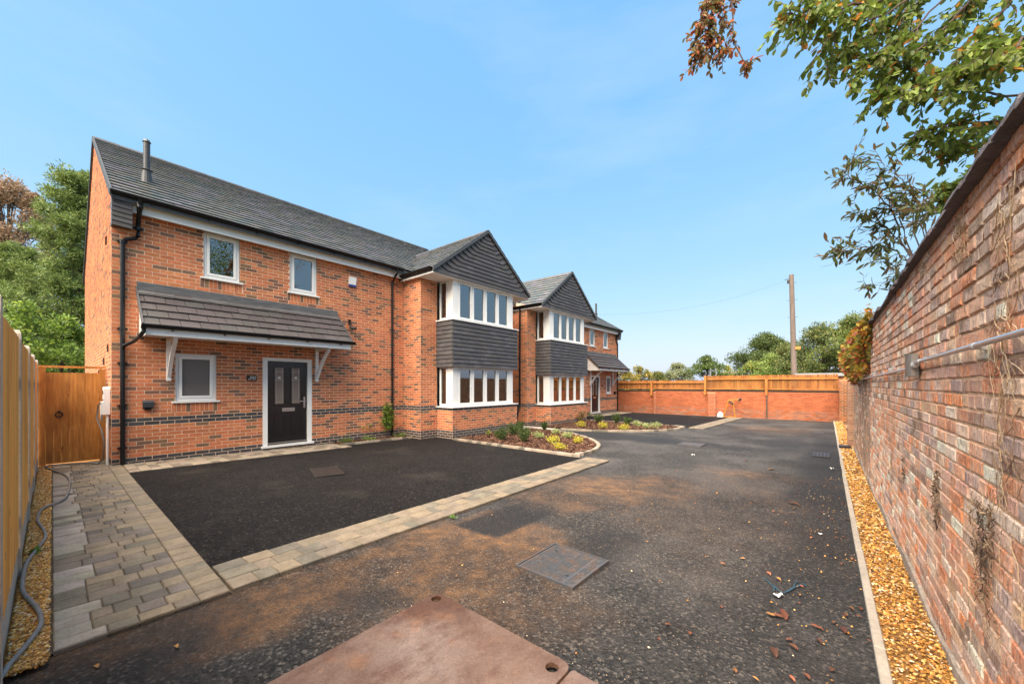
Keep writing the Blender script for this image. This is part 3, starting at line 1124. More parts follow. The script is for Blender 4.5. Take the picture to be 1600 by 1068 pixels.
    for (xe, sg) in ((EAVE_X, 1), (2 * RIDGE_X - EAVE_X, -1)):
        a = [(xe, yv0, EAVE_Z - 0.03), (xe, yv1, EAVE_Z - 0.03), (RIDGE_X, yv1, RIDGE_Z - 0.03), (RIDGE_X, yv0, RIDGE_Z - 0.03)]
        deck.prism(a, (0, 0, -0.09))
    deck_o = deck.build('roof', M['darkgrey'], H)
    S_ = Vector((RIDGE_X - EAVE_X, 0, RIDGE_Z - EAVE_Z)); sl = S_.length; S_.normalize()
    N_ = Vector((S_.z, 0, -S_.x))
    VX = -8.62
    def inside_main(p):
        # outside the bay roof footprint
        hz = GZ1 - abs(p.y - GA) * gs
        return p.z > hz - 0.05 or p.x < -12.6
    PT = Pieces('roof_tile', M['tile'], 300 if not mir else 0, 'roof_tiles')
    roof_tiles(PT, (EAVE_X, yv0, EAVE_Z), (0, 1, 0), S_, N_, yv1 - yv0, sl, sl / 22.0, 0.30, TCOL, inside_main, 0.042, 0.05, r, key='r', lift=0.017, joint=0.006)
    # bay roof, both slopes
    for (ye, sg) in ((GY0 - 0.04, 1), (GY1 + 0.04, -1)):
        zE = GZ0 - 0.04 * gs + 0.03
        S2 = Vector((0, (GA - ye), GZ1 + 0.03 - zE)); s2l = S2.length; S2n = S2.normalized()
        N2 = Vector((0, -S2n.z * sg, S2n.y * sg))
        ins = lambda p: p.z > zroof(p.x) + 0.01
        if sg > 0:
            roof_tiles(PT, (-12.75, ye, zE), (1, 0, 0), S2n, N2, 12.75 + VX, s2l, s2l / 11.0, 0.30, TCOL, ins, 0.042, 0.05, r, key='r', lift=0.017, joint=0.006)
        else:
            roof_tiles(PT, (VX, ye, zE), (-1, 0, 0), S2n, N2, 12.75 + VX, s2l, s2l / 11.0, 0.30, TCOL, ins, 0.042, 0.05, r, key='r', lift=0.017, joint=0.006)
        d2 = MB()
        d2.prism([(GX - 0.004, ye, zE - 0.03), (-12.7, ye, zE - 0.03), (-12.7, GA, GZ1 - 0.01), (GX - 0.004, GA, GZ1 - 0.01)], (0, 0, -0.05))
        d2.build('roof_deck', M['darkgrey'], deck_o)
    PT.build(deck_o)
    # ridge tiles
    for (a, b) in (((RIDGE_X, yv0, RIDGE_Z + 0.0), (RIDGE_X, yv1, RIDGE_Z + 0.0)), ((VX + .02, GA, GZ1 + 0.02), (-12.6, GA, GZ1 + 0.02))):
        a, b = Vector(a), Vector(b)
        n = int((b - a).length / 0.45)
        t = (b - a).normalized(); s_ = t.cross(Vector((0, 0, 1))).normalized()
        for i in range(n):
            p0, p1 = a.lerp(b, i / n), a.lerp(b, (i + 1) / n - 0.006 / (b - a).length)
            m = MB(); m.col = SCOL[i % 6]
            pr = []
            for q, e in ((p0, 0.0), (p1, 0.006)):
                for k in range(7):
                    an = math.pi * k / 6
                    pr.append(q + s_ * math.cos(an) * (0.125 + e) + Vector((0, 0, math.sin(an) * (0.085 + e) - 0.05)))
            m.add(pr, [(k, k + 1, 7 + k + 1, 7 + k) for k in range(6)] + [tuple(range(7))[::-1], tuple(range(7, 14))])
            m.add(pr, [(k, k + 1, 7 + k + 1, 7 + k)[::-1] for k in range(6)])
            m.build('ridge_tile', M['tile'], deck_o)
    # verges
    v = MB()
    for yy, th in ((yv0 - 0.022, 0.034), (yv1 - 0.005, 0.034)):
        for sg in (1, -1):
            xe = EAVE_X + 0.03 if sg > 0 else 2 * RIDGE_X - EAVE_X - 0.03
            a = [(xe, yy, EAVE_Z - 0.10), (RIDGE_X, yy, RIDGE_Z - 0.08), (RIDGE_X, yy, RIDGE_Z + 0.045), (xe, yy, EAVE_Z + 0.04)]
            v.prism(a, (0, th, 0))
    v.build('verge', M['vergem'], deck_o)
    # cap pieces running up the bay gable
    for sg in (-1, 1):
        n = 11
        ye = GY0 - 0.05 if sg < 0 else GY1 + 0.05
        for i in range(n):
            t0, t1 = i / n, (i + 1) / n
            y0_, y1_ = ye + (GA - ye) * t0, ye + (GA - ye) * t1
            z0_, z1_ = GZ0 - 0.02 + (GZ1 - GZ0 + 0.04) * t0, GZ0 - 0.02 + (GZ1 - GZ0 + 0.04) * t1
            m = MB()
            lift = 0.022
            m.hexa_pts = None
            poly = [(VX + 0.005, y0_, z0_ + .05 + lift), (VX + 0.005, y1_, z1_ + .05), (VX + 0.005, y1_, z1_ - .06), (VX + 0.005, y0_, z0_ - .06)]
            m.prism(poly, (0.028, 0, 0))
            m.prism([(VX + .005, y0_, z0_ + .045 + lift), (VX + .005, y1_, z1_ + .045), (VX + .005, y1_, z1_ + .02), (VX + .005, y0_, z0_ + .02)], (-0.10, 0, 0))
            m.build('verge_tile', M['slate_v'] if 'slate_v' in M else M['darkgrey'], gable)
    # valley strips
    vl = MB()
    vz = lambda x: zroof(x)
    for sg in (-1, 1):
        xv0, xv1 = EAVE_X, EAVE_X - (GZ1 - EAVE_Z) / SL
        y_at = lambda z: GA + sg * (GZ1 - z) / gs
        a = Vector((xv0, y_at(EAVE_Z), EAVE_Z + 0.02)); b = Vector((xv1, GA, GZ1 + 0.02))
        vl.tube([a, b], 0.018, 5)
    vl.build('valley', M['lead'], deck_o)
    # flue
    f = MB()
    fx, fy = -11.5, 1.32
    zb = zroof(fx)
    f.tube([(fx, fy, zb - 0.1), (fx, fy, zb + 0.27)], [0.105, 0.075], 14)
    f.tube([(fx, fy, zb + 0.25), (fx, fy, zb + 0.27), (fx, fy, zb + 0.271), (fx, fy, zb + 0.29)], [0.085, 0.105, 0.105, 0.075], 14)
    f.tube([(fx, fy, zb + 0.27), (fx, fy, zb + 0.86)], 0.058, 14)
    f.tube([(fx, fy, zb + 0.88), (fx, fy, zb + 0.93)], [0.074, 0.05], 14)
    f.tube([(fx, fy, zb + 0.85), (fx, fy, zb + 0.89)], 0.05, 10)
    f.build('flue', M['flue'], H, smooth=False)
    # ---- rainwater goods
    gt = MB()
    gy1 = GY0 - 0.06
    gutter(gt, ((-9.995, Y0 - 0.03, 5.075), (-9.995, gy1, 5.075)))
    for i in range(7):
        y = Y0 + 0.5 + i * 0.88
        gt.box(-10.128, -9.97, y, y + 0.03, 4.985, 5.0)
    gt.build('gutter', M['blackpl'], H)
    gt = MB()
    gutter(gt, ((-10.12, GY0 - 0.075, 4.885), (GX + 0.01, GY0 - 0.075, 4.885)))
    gt.build('gutter', M['blackpl'], H)
    gt = MB()
    gutter(gt, ((-12.0, GY1 + 0.075, 4.885), (GX + 0.01, GY1 + 0.075, 4.885)))
    gt.build('gutter', M['blackpl'], H)
    dp = MB()
    xw = XF + 0.055
    y1_, y2_ = 1.055, 0.845
    dp.tube([(-9.995, y1_, 5.03), (-9.995, y1_, 4.90), (-10.10, y1_, 4.80), (xw, y1_, 4.62), (xw, y1_, 4.40), (xw, y1_ - .03, 4.355), (xw, y2_ + .03, 4.285), (xw, y2_, 4.24), (xw, y2_, 0.0)], [0.05, 0.05, 0.036, 0.036, 0.036, 0.036, 0.036, 0.036, 0.036], 10)
    for z in (4.55, 4.24, 2.6, 1.95, 1.15, 0.35):
        yy = y1_ if z > 4.4 else y2_
        dp.tube([(xw, yy, z - .03), (xw, yy, z + .03)], 0.043, 10)
        dp.box(XF, xw, yy - .07, yy + .07, z - .012, z + .012)
    dp.build('downpipe', M['blackpl'], H)
    dp = MB()
    ym = 6.63
    dp.tube([(-9.995, ym, 5.03), (-9.995, ym, 4.90), (xw, ym, 4.66), (xw, ym, -0.15)], [0.045, 0.036, 0.034, 0.034], 10)
    for z in (4.6, 3.2, 2.0, 1.0): dp.tube([(xw, ym, z - .03), (xw, ym, z + .03)], 0.042, 10)
    dp.build('downpipe', M['blackpl'], H)
    dp = MB()           # pipe in the gap between the houses
    dp.tube([(-9.75, YB1 + .06, 4.84), (-9.75, YB1 + .06, 0.95), (-9.75, YB1 + .06, 0.85), (-9.80, YB1 + .30, 0.10), (-9.80, YB1 + .34, -0.1)], 0.036, 9)
    dp.build('downpipe', M['blackpl'], H)
    build_canopy(H, mir)
    MIR[0] = None
    return H


def door_unit(H, FF, dr, mir):
    u0, u1, z0, z1 = dr
    f = MB()
    fw = 0.10
    f.fbox(FF, u0, u0 + fw, -0.12, 0.004, z0, z1); f.fbox(FF, u1 - fw, u1, -0.12, 0.004, z0, z1)
    f.fbox(FF, u0 + fw, u1 - fw, -0.12, 0.004, z1 - 0.075, z1)
    f.fbox(FF, u0 - .04, u1 + .04, -0.12, 0.055, z0 - .035, z0 + .018)
    df = f.build('door_frame', M['upvc'], H)
    d = MB()
    a, b, c, e = u0 + fw, u1 - fw, z0 + 0.045, z1 - 0.08
    d.fbox(FF, a, b, -0.09, -0.05, c, e)
    w = b - a
    # mouldings: raised beads round the two glazed lights and the shaped lower panels
    def bead(p0, p1, q0, q1, t=0.022):
        d.fbox(FF, p0, p0 + t, -0.05, -0.038, q0, q1); d.fbox(FF, p1 - t, p1, -0.05, -0.038, q0, q1)
        d.fbox(FF, p0 + t, p1 - t, -0.05, -0.038, q0, q0 + t); d.fbox(FF, p0 + t, p1 - t, -0.05, -0.038, q1 - t, q1)
    L = []
    hz = e - c
    for s in (0, 1):
        p0 = a + w * (0.16 if s == 0 else 0.575); p1 = p0 + w * 0.265
        bead(p0, p1, c + hz * 0.47, e - hz * 0.065)
        L.append((p0 + .02, p1 - .02, c + hz * 0.47 + .02, e - hz * 0.065 - .02))
        bead(p0, p1, c + hz * 0.10, c + hz * 0.34)
    # arched rail above the lower panels
    n = 10
    for i in range(n):
        t0, t1 = i / n, (i + 1) / n
        y0_, y1_ = a + w * (0.16 + 0.68 * t0), a + w * (0.16 + 0.68 * t1)
        zz = c + hz * (0.345 + 0.05 * math.sin(math.pi * (t0 + t1) / 2) ** 2)
        d.fbox(FF, y0_, y1_, -0.05, -0.040, zz, zz + .016)
    door = d.build('door', M['door'], H)
    for (p0, p1, q0, q1) in L:
        g = MB(); g.fbox(FF, p0, p1, -0.055, -0.046, q0, q1)
        go = g.build('glass_light', M['leaded'], door)
        k = MB()
        pm = (p0 + p1) / 2
        for z in (q0 + .05, q1 - .10, q1 - .30): k.fbox(FF, p0, p1, -0.0455, -0.043, z, z + .005)
        for y in (p0 + .03, p1 - .035): k.fbox(FF, y, y + .004, -0.0455, -0.0435, q0, q1)
        k.fbox(FF, pm - .03, pm + .03, -0.0455, -0.042, q1 - .27, q1 - .22)
        k.build('lead_strip', M['metal'], door)
    h = MB()
    h.fbox(FF, b - .085, b - .045, -0.05, -0.035, c + hz * .42, c + hz * .56)
    h.fbox(FF, b - .20, b - .05, -0.02, 0.0, c + hz * .50, c + hz * .512)
    h.fbox(FF, b - .075, b - .055, -0.035, -0.005, c + hz * .498, c + hz * .514)
    h.build('handle', M['metal'], door)
    l = MB()
    l.fbox(FF, a + w * .36, a + w * .68, -0.05, -0.038, c + hz * .385, c + hz * .43)
    l.fbox(FF, a + w * .375, a + w * .665, -0.038, -0.034, c + hz * .393, c + hz * .412)
    l.build('letter_plate', M['metal'], door)
    t = MB(); t.fbox(FF, a, b, -0.05, -0.02, c, c + .025)
    t.build('weather_bar', M['metal'], door)


def build_canopy(H, mir):
    ya, yb = 1.07, 4.92
    ex, ez, tx, tz = -9.47, 2.62, XF + 0.01, 3.40
    S = Vector((tx - ex, 0, tz - ez)); sl = S.length; S.normalize()
    N = Vector((S.z, 0, -S.x))
    d = MB()
    d.prism([(ex, ya, ez - .01), (ex, yb, ez - .01), (tx, yb, tz - .01), (tx, ya, tz - .01)], (0, 0, -0.05))
    can = d.build('canopy', M['darkgrey'], H)
    P = Pieces('canopy_tile', M['canopy_tile'], 300 if not mir else 0, 'canopy_tiles')
    roof_tiles(P, (ex, ya - .02, ez), (0, 1, 0), S, N, yb - ya + .04, sl, sl / 5.0, 0.30, CCOL, None, 0.036, 0.05, random.Random(3), start=-0.08, key='c', lift=0.010, joint=0.009)
    P.build(can)
    for (y0_, y1_) in ((ya - .045, ya - .022), (yb + .022, yb + .045)):
        v = MB()
        v.prism([(ex + .02, y0_, ez - .07), (tx, y0_, tz - .07), (tx, y0_, tz + .045), (ex + .02, y0_, ez + .045)], (0, y1_ - y0_, 0))
        v.build('verge', M['darkgrey'], can)
    fl = MB()
    q = tx + 0.012
    fl.prism([(q, ya - .03, 3.36), (q, yb + .03, 3.36), (q, yb + .03, 3.535), (q, ya - .03, 3.535)], (0.016, 0, 0))
    fl.prism([(q + .002, ya - .03, 3.365), (q + .002, yb + .03, 3.365), (q + .135, yb + .03, 3.265 + .02), (q + .135, ya - .03, 3.265 + .02)], Vector((0.014, 0, 0.018)))
    fl.build('flashing', M['lead'], can)
    fa = MB()
    fa.box(ex - .005, ex + .02, ya, yb - .02, 2.445, 2.61)
    for (y0_, y1_) in ((ya, ya + .02), (yb - .04, yb - .02)):
        fa.prism([(ex - .006, y0_, 2.445), (ex - .006, y0_, 2.60), (tx, y0_, tz - .07), (tx, y0_, 2.445)], (0, y1_ - y0_, 0))
    fa.box(XF + .01, ex - .006, ya + .02, yb - .04, 2.475, 2.495)
    fo = fa.build('canopy_fascia', M['upvc'], can)
    for y in (2.05, 3.45):
        l = MB(); l.tube([(ex - .30, y, 2.475), (ex - .30, y, 2.468)], 0.035, 12)
        l.build('downlight', M['metal'], can)
    g = MB()
    gutter(g, ((ex + .070, ya - .06, 2.625), (ex + .070, yb + .06, 2.625)), 0.062)
    for i in range(5):
        y = ya + .35 + i * .8
        g.box(ex + .02, ex + .10, y, y + .025, 2.535, 2.552)
    g.build('canopy_gutter', M['blackpl'], can)
    p = MB()
    p.tube([(ex + .065, ya - .03, 2.58), (ex + .065, ya - .03, 2.50), (ex - .05, ya - .06, 2.42), (XF + .30, ya - .09, 2.36), (XF + .09, 0.86, 2.28), (XF + .055, 0.845, 2.2)], [0.045, 0.034, 0.032, 0.032, 0.032, 0.032], 9)
    p.build('branch_pipe', M['blackpl'], can)
    for y in (1.50, 4.40):
        b = MB()
        b.box(XF + .002, XF + .072, y - .035, y + .035, 1.62, 2.474)
        b.box(XF + .072, ex - .08, y - .035, y + .035, 2.41, 2.474)
        pts = []
        n = 7
        for i in range(n):
            t = i / (n - 1)
            a = Vector((XF + .075, 0, 1.72)).lerp(Vector((ex - .10, 0, 2.41)), t)
            a.x -= 0.05 * math.sin(math.pi * t); a.z += 0.05 * math.sin(math.pi * t) * 0.6
            pts.append(a)
        for i in range(n - 1):
            a, c = pts[i], pts[i + 1]
            dv = Vector((-(c - a).z, 0, (c - a).x)).normalized() * 0.035
            b.prism([a - dv + Vector((0, y - .03, 0)), c - dv + Vector((0, y - .03, 0)), c + dv + Vector((0, y - .03, 0)), a + dv + Vector((0, y - .03, 0))], (0, .06, 0))
        b.build('bracket', M['upvc'], can)


M['plaster'] = mk('plaster wall', (0.68, 0.66, 0.62), rough=0.9, var=[(2, .08)])
M['flue'] = mk('grey flue', (0.040, 0.040, 0.042), rough=0.45, var=[(20, 0.15)])
house_a = build_house('near red brick house with a canopy over its front door and a slate-hung bay', 'pair of new brick houses', False)
house_b = build_house('farther red brick house whose door and canopy stand next to the end wall', 'pair of new brick houses', True)

# ------------------------------------------------------------------ ground, road, drives
def vnoise(x, y, seed=0):
    xi, yi = np.floor(x).astype(int), np.floor(y).astype(int)
    fx, fy = x - xi, y - yi
    fx, fy = fx * fx * (3 - 2 * fx), fy * fy * (3 - 2 * fy)
    def h(a, b):
        n = (a * 374761393 + b * 668265263 + seed * 1442695041) & 0x7fffffff
        n = ((n ^ (n >> 13)) * 1274126177) & 0x7fffffff
        return ((n ^ (n >> 16)) & 0xffff) / 65535.0
    return (h(xi, yi) * (1 - fx) + h(xi + 1, yi) * fx) * (1 - fy) + (h(xi, yi + 1) * (1 - fx) + h(xi + 1, yi + 1) * fx) * fy


def fbm(x, y, s, seed=0, o=4):
    t, a, n = 0, 0.5, 0
    for i in range(o):
        t = t + a * vnoise(x * s, y * s, seed + i * 17); n += a
        s *= 2.1; a *= 0.55
    return t / n


def blob(x, y, cx, cy, rx, ry, rot=0, soft=0.5, seed=3):
    c, s = math.cos(rot), math.sin(rot)
    dx, dy = x - cx, y - cy
    u, v = (dx * c + dy * s) / rx, (-dx * s + dy * c) / ry
    d = np.sqrt(u * u + v * v) + (fbm(x, y, 2.6, seed) - 0.5) * 1.1
    return np.clip((1 + soft / 2 - d) / soft, 0, 1)


g = MB()
g.quad((-600, -600, -0.5), (600, -600, -0.5), (600, 600, -0.5), (-600, 600, -0.5))
tag(g.build('ground', M['ground']), kind='structure')


def grid_sheet(name, x0, x1, y0, y1, step, zoff, mat, wear=None, rough=0.0, mask=None):
    nx, ny = int(round((x1 - x0) / step)) + 1, int(round((y1 - y0) / step)) + 1
    X, Y = np.meshgrid(np.linspace(x0, x1, nx), np.linspace(y0, y1, ny))
    Z = gzn(Y) + zoff + rough * (fbm(X, Y, 0.9, 5) - 0.5)
    V = np.stack([X.ravel(), Y.ravel(), Z.ravel()], 1)
    idx = np.arange(nx * ny).reshape(ny, nx)
    Fq = np.stack([idx[:-1, :-1].ravel(), idx[:-1, 1:].ravel(), idx[1:, 1:].ravel(), idx[1:, :-1].ravel()], 1)
    me = bpy.data.meshes.new(name)
    me.vertices.add(len(V)); me.vertices.foreach_set('co', V.astype(np.float32).ravel())
    me.loops.add(Fq.size); me.loops.foreach_set('vertex_index', Fq.astype(np.int32).ravel())
    me.polygons.add(len(Fq)); me.polygons.foreach_set('loop_start', np.arange(0, Fq.size, 4, dtype=np.int32))
    me.polygons.foreach_set('use_smooth', np.ones(len(Fq), bool))
    me.update()
    if wear is not None:
        W = wear(X.ravel(), Y.ravel())
        a = me.attributes.new('wear', 'FLOAT_COLOR', 'POINT')
        arr = np.ones((len(V), 4), np.float32); arr[:, :3] = W
        a.data.foreach_set('color', arr.ravel())
    me.materials.append(mat)
    o = link(name, me)
    tag(o, kind='structure')
    return o


def road_wear(x, y):
    n1, n2 = fbm(x, y, 1.3, 41), fbm(x, y, 3.2, 51)
    st = fbm(x * 2.2 + y * 0.5, y * 0.55 - x * 0.3, 1.5, 61)
    dirt = 0.85 * blob(x, y, -2.55, 2.35, 0.85, 0.95, 0.1, 0.9, 3)
    dirt = np.maximum(dirt, 0.95 * blob(x, y, -3.05, 1.1, 0.40, 0.55, 0.1, 0.8, 4))
    dirt = np.maximum(dirt, 0.95 * blob(x, y, -3.17, 2.2, 0.20, 1.5, -0.04, 0.7, 7))
    dirt = np.maximum(dirt, 1.0 * blob(x, y, -2.25, 2.55, 0.45, 0.75, 0.0, 0.6, 9))
    dirt = np.maximum(dirt, 0.6 * blob(x, y, -2.85, 4.55, 0.65, 0.55, 0.5, 0.9, 10))
    dirt = np.maximum(dirt, 0.75 * blob(x, y, -2.75, 5.6, 0.75, 0.8, 0.4, 0.8, 11))
    dirt = np.maximum(dirt, 0.75 * blob(x, y, -2.1, 6.2, 0.6, 0.8, 0.3, 0.8, 12))
    dirt = np.maximum(dirt, 0.35 * blob(x, y, -1.6, 2.2, 0.5, 0.3, 0.3, 1.0, 13))
    dirt = np.maximum(dirt, 0.22 * blob(x, y, -1.2, 6.0, 1.2, 2.2, 0.0, 1.2, 14))
    dirt = np.maximum(dirt, 0.55 * blob(x, y, -0.9, 8.3, 0.8, 0.35, 0.1, 0.9, 15))
    dirt = np.maximum(dirt, 0.45 * blob(x, y, -1.7, 17.5, 1.2, 1.4, 0, 1.0, 16))
    dirt = np.maximum(dirt, 0.75 * blob(x, y, -3.35, 0.15, 0.32, 0.5, 0, 0.7, 17))
    dirt = np.maximum(dirt, 1.3 * np.clip(1 - np.abs(x + 3.345) / 0.06, 0, 1) * ((y > -.2) & (y < 1.0)))
    dirt = 1.15 * dirt * np.clip(0.35 + 1.5 * (n1 - 0.22), 0.1, 1.1) * np.clip(0.5 + 1.2 * (st - 0.2), 0.3, 1.1)
    far = np.clip((y - 5.2) / 3.5, 0, 1)
    dust = (0.36 + 0.28 * far) * np.clip(2.6 * (n1 - 0.36), 0, 1) + 0.40 * blob(x, y, -0.75, 3.9, 0.8, 1.4, 0, 1.2, 23) * np.clip(2.4 * (n2 - 0.3), 0, 1)
    dust = dust + 0.30 * blob(x, y, -2.2, 8.8, 1.9, 2.6, 0, 1.2, 24) * st * 1.5
    # two tracks of fresh black binder and a square-cut patch beside the edging
    patch = np.clip((x + 3.30) / 0.10, 0, 1) * np.clip((-2.60 - x) / 0.03, 0, 1) * np.clip((y - 2.86 - 0.1 * (x + 3.3)) / 0.03, 0, 1) * np.clip((4.3 + 0.4 * (n2 - 0.5) - y) / 0.5, 0, 1)
    fresh = 0.95 * patch
    fresh = np.maximum(fresh, 0.75 * blob(x, y, -1.75, 3.55, 0.28, 0.45, 0.2, 1.0, 31))
    fresh = np.maximum(fresh, 0.6 * blob(x, y, -2.95, 0.45, 0.35, 0.45, 0.4, 0.9, 33))
    fresh = np.maximum(fresh, 0.6 * blob(x, y, -2.6, 1.45, 0.45, 0.16, 0.6, 0.9, 35))
    fresh = np.maximum(fresh, 0.7 * blob(x, y, -0.08, 10.5, 0.35, 6.0, 0, 0.9, 36))
    fresh = np.maximum(fresh, 0.8 * blob(x, y, -5.2, 11.85, 3.6, 0.75, 0, 0.5, 37))
    fresh = np.maximum(fresh, 0.6 * blob(x, y, -0.9, 13.5, 0.5, 2.0, 0, 0.9, 38))
    dirt = dirt * (1 - 0.9 * patch)
    dust = dust * (1 - 0.7 * fresh)
    return np.stack([np.clip(dirt, 0, 1), np.clip(dust, 0, 1), np.clip(fresh, 0, 1)], 1)


road = grid_sheet('road', -9.8, 0.215, -2.4, 23.4, 0.06, 0.0, M['road'], road_wear, 0.012)
road['label'] = 'worn court road of dark tarmac stained with orange clay'


def poly_sheet(name, pts, zoff, mat, kind='structure', thick=0.0, step=0.8):
    """ground-following polygon: a fan of strips between the fall lines"""
    m = MB()
    P_ = [(x, y) for x, y in pts]
    # clip the polygon into bands of y so it follows the fall
    ys = sorted(set([min(p[1] for p in P_), max(p[1] for p in P_)] + [v for v in (1.0, 7.5, 16.2, 22.7) if min(p[1] for p in P_) < v < max(p[1] for p in P_)]))
    def clip(poly, yv, keep):
        out = []
        for i in range(len(poly)):
            a, b = poly[i], poly[(i + 1) % len(poly)]
            ia, ib = (a[1] - yv) * keep >= 0, (b[1] - yv) * keep >= 0
            if ia: out.append(a)
            if ia != ib:
                t = (yv - a[1]) / (b[1] - a[1]); out.append((a[0] + (b[0] - a[0]) * t, yv))
        return out
    for i in range(len(ys) - 1):
        q = clip(clip(P_, ys[i], 1), ys[i + 1], -1)
        if len(q) >= 3:
            m.add([(x, y, gz(y) + zoff) for x, y in q], [tuple(range(len(q)))])
            if thick:
                for k in range(len(q)):
                    a, b = q[k], q[(k + 1) % len(q)]
                    m.quad((a[0], a[1], gz(a[1]) + zoff - thick), (b[0], b[1], gz(b[1]) + zoff - thick), (b[0], b[1], gz(b[1]) + zoff), (a[0], a[1], gz(a[1]) + zoff))
    return tag(m.build(name, mat), kind=kind)


def ym(pts):
    return [(x, 23.70 - y) for x, y in pts][::-1]


def inner_x(y):       # road side of the drive: the edging runs slightly out of square
    return -3.97 - 0.036 * (y - 1.0)


DRV = [(-9.30, 0.85), (inner_x(.85) , 0.85), (inner_x(7.62), 7.62), (-8.60, 7.62), (-8.60, 7.70), (-9.42, 7.70), (-9.42, 7.06), (-9.82, 7.06), (-9.82, 4.8), (-9.42, 4.8)]
poly_sheet('driveway', DRV, 0.016, M['drive'])
poly_sheet('driveway', ym(DRV), 0.016, M['drive'])

# ------------------------------------------------------------------ block paving
PCOL = [jit(tuple((x * .6 + y * .4) * k for x, y, k in zip(c, (.235, .21, .178), (.60, 0.585, 0.56))), 0.10) for c in ((0.39, 0.29, 0.20), (0.36, 0.27, 0.19), (0.30, 0.235, 0.175), (0.24, 0.205, 0.165), (0.185, 0.165, 0.145), (0.145, 0.135, 0.125), (0.43, 0.325, 0.215), (0.33, 0.26, 0.19), (0.205, 0.18, 0.155))]


def paver_geo(w, l, h, r):
    c = 0.006
    j = lambda: r.uniform(-0.003, 0.003)
    V = [(0, 0, 0), (w, 0, 0), (w, l, 0), (0, l, 0), (j() * .5, j() * .5, h - c), (w + j() * .5, j() * .5, h - c), (w + j() * .5, l + j() * .5, h - c), (j() * .5, l + j() * .5, h - c),
         (c, c, h + j() * .6), (w - c, c, h + j() * .6), (w - c, l - c, h + j() * .6), (c, l - c, h + j() * .6)]
    Fc = [(8, 9, 10, 11)]
    for i in range(4):
        i2 = (i + 1) % 4
        Fc += [(i, i2, 4 + i2, 4 + i), (4 + i, 4 + i2, 8 + i2, 8 + i)]
    return V, Fc


def add_paver(P, x, y, w, l, z, r, ang=0.0, cols=PCOL, h=0.05):
    g = 0.005
    V, Fc = paver_geo(w - g, l - g, h, r)
    Mx = Matrix.Translation((x, y, z - h + r.uniform(-0.0025, 0.0025))) @ Matrix.Rotation(ang, 4, 'Z') @ Matrix.Rotation(r.uniform(-.008, .008), 4, 'X') @ Matrix.Translation((g / 2, g / 2, 0))
    P.add(Mx, V, Fc, r.choice(cols), math.sqrt(w * l))


def course(P, y0, y1, x, dx, r, lens=(0.105, 0.14, 0.175, 0.21), zoff=0.032):
    y = y0
    while y < y1 - 0.02:
        l = r.choice(lens)
        if y1 - (y + l) < 0.09: l = y1 - y
        add_paver(P, x, y, dx, l, gz(y + l / 2) + zoff, r)
        y += l


rp = random.Random(31)
pb = poly_sheet('path', [(-11.25, -0.012), (-3.395, -0.012), (-3.395, 0.845), (-11.25, 0.845)], 0.018, M['joint'])
P = Pieces('paver', M['paver'], 300)
x = -11.2
WH = [jit((0.29, 0.25, 0.20), 0.10) for _ in range(5)] + PCOL[2:4] + [jit((0.25, 0.22, 0.185), 0.1) for _ in range(2)]
while x < -3.5:
    dx = rp.choice((0.14, 0.15, 0.165))
    if x + dx > -3.42: dx = -3.40 - x
    y = 0.0
    # slabby pale course along the gravel, three of mixed lengths, then a border course by the tarmac
    l0 = rp.choice((0.16, 0.19, 0.22))
    add_paver(P, x, 0.0, dx, l0, gz(0) + 0.032, rp, cols=WH)
    course(P, l0, 0.665, x, dx, rp)
    add_paver(P, x, 0.665, dx, 0.175, gz(0.7) + 0.032, rp, cols=PCOL[:4] + PCOL[6:8])
    x += dx
P.build(pb)

# along the house front up to the door
def strip_path(mir):
    poly = [(-10.30, 0.845), (-9.30, 0.845), (-9.42, 4.82), (-10.30, 4.82)]
    b = poly_sheet('path', ym(poly) if mir else poly, 0.018, M['joint'])
    P = Pieces('paver', M['paver'], 300 if not mir else 0)
    y = 0.85
    SAND = [jit((0.30, 0.245, 0.185), 0.12) for _ in range(5)] + PCOL[:3]
    while y < 4.78:
        dy = 0.145
        xr = -9.30 - 0.03 * (y - .85)
        xx = -10.29
        while xx < xr - 0.03:
            w = rp.choice((0.165, 0.20, 0.235))
            if xr - (xx + w) < 0.10: w = xr - xx
            yy = 23.70 - y - dy if mir else y
            add_paver(P, xx, yy, w, dy, gz(yy) + 0.032, rp, cols=SAND)
            xx += w
        y += dy
    P.build(b)


strip_path(False); strip_path(True)


def road_edging(mir):
    y0, y1 = 0.995, 7.72
    poly = [(inner_x(y0), y0 - .14), (inner_x(y0) + 0.565, y0 - .14), (inner_x(y1) + 0.565, y1), (inner_x(y1), y1)]
    b = poly_sheet('edging', ym(poly) if mir else poly, 0.019, M['joint'])
    P = Pieces('paver', M['paver'], 300 if not mir else 0)
    for k in range(3):
        y = y0 - 0.145 + k * 0.0
        while y < y1 - 0.02:
            l = rp.choice((0.14, 0.18, 0.21, 0.24))
            if y1 - (y + l) < 0.1: l = y1 - y
            xx = inner_x(y) + k * 0.187
            yy = 23.70 - y - l if mir else y
            an = -0.036 if mir else 0.036
            if mir: xx = inner_x(y + l) + k * 0.187
            add_paver(P, xx, yy, 0.187, l, gz(yy + l / 2) + 0.034, rp, ang=an, cols=PCOL[:5] + PCOL[6:8])
            y += l
    P.build(b)


road_edging(False); road_edging(True)

# ------------------------------------------------------------------ planting beds
BED = [(-8.66, 7.74), (-4.75, 7.74), (-4.52, 7.95), (-4.55, 8.60), (-4.86, 9.45), (-5.57, 10.32), (-6.56, 11.05), (-7.60, 11.40), (-8.66, 11.40)]
SBED = [(-10.29, 4.84), (-9.84, 4.84), (-9.84, 7.04), (-10.29, 7.04)]


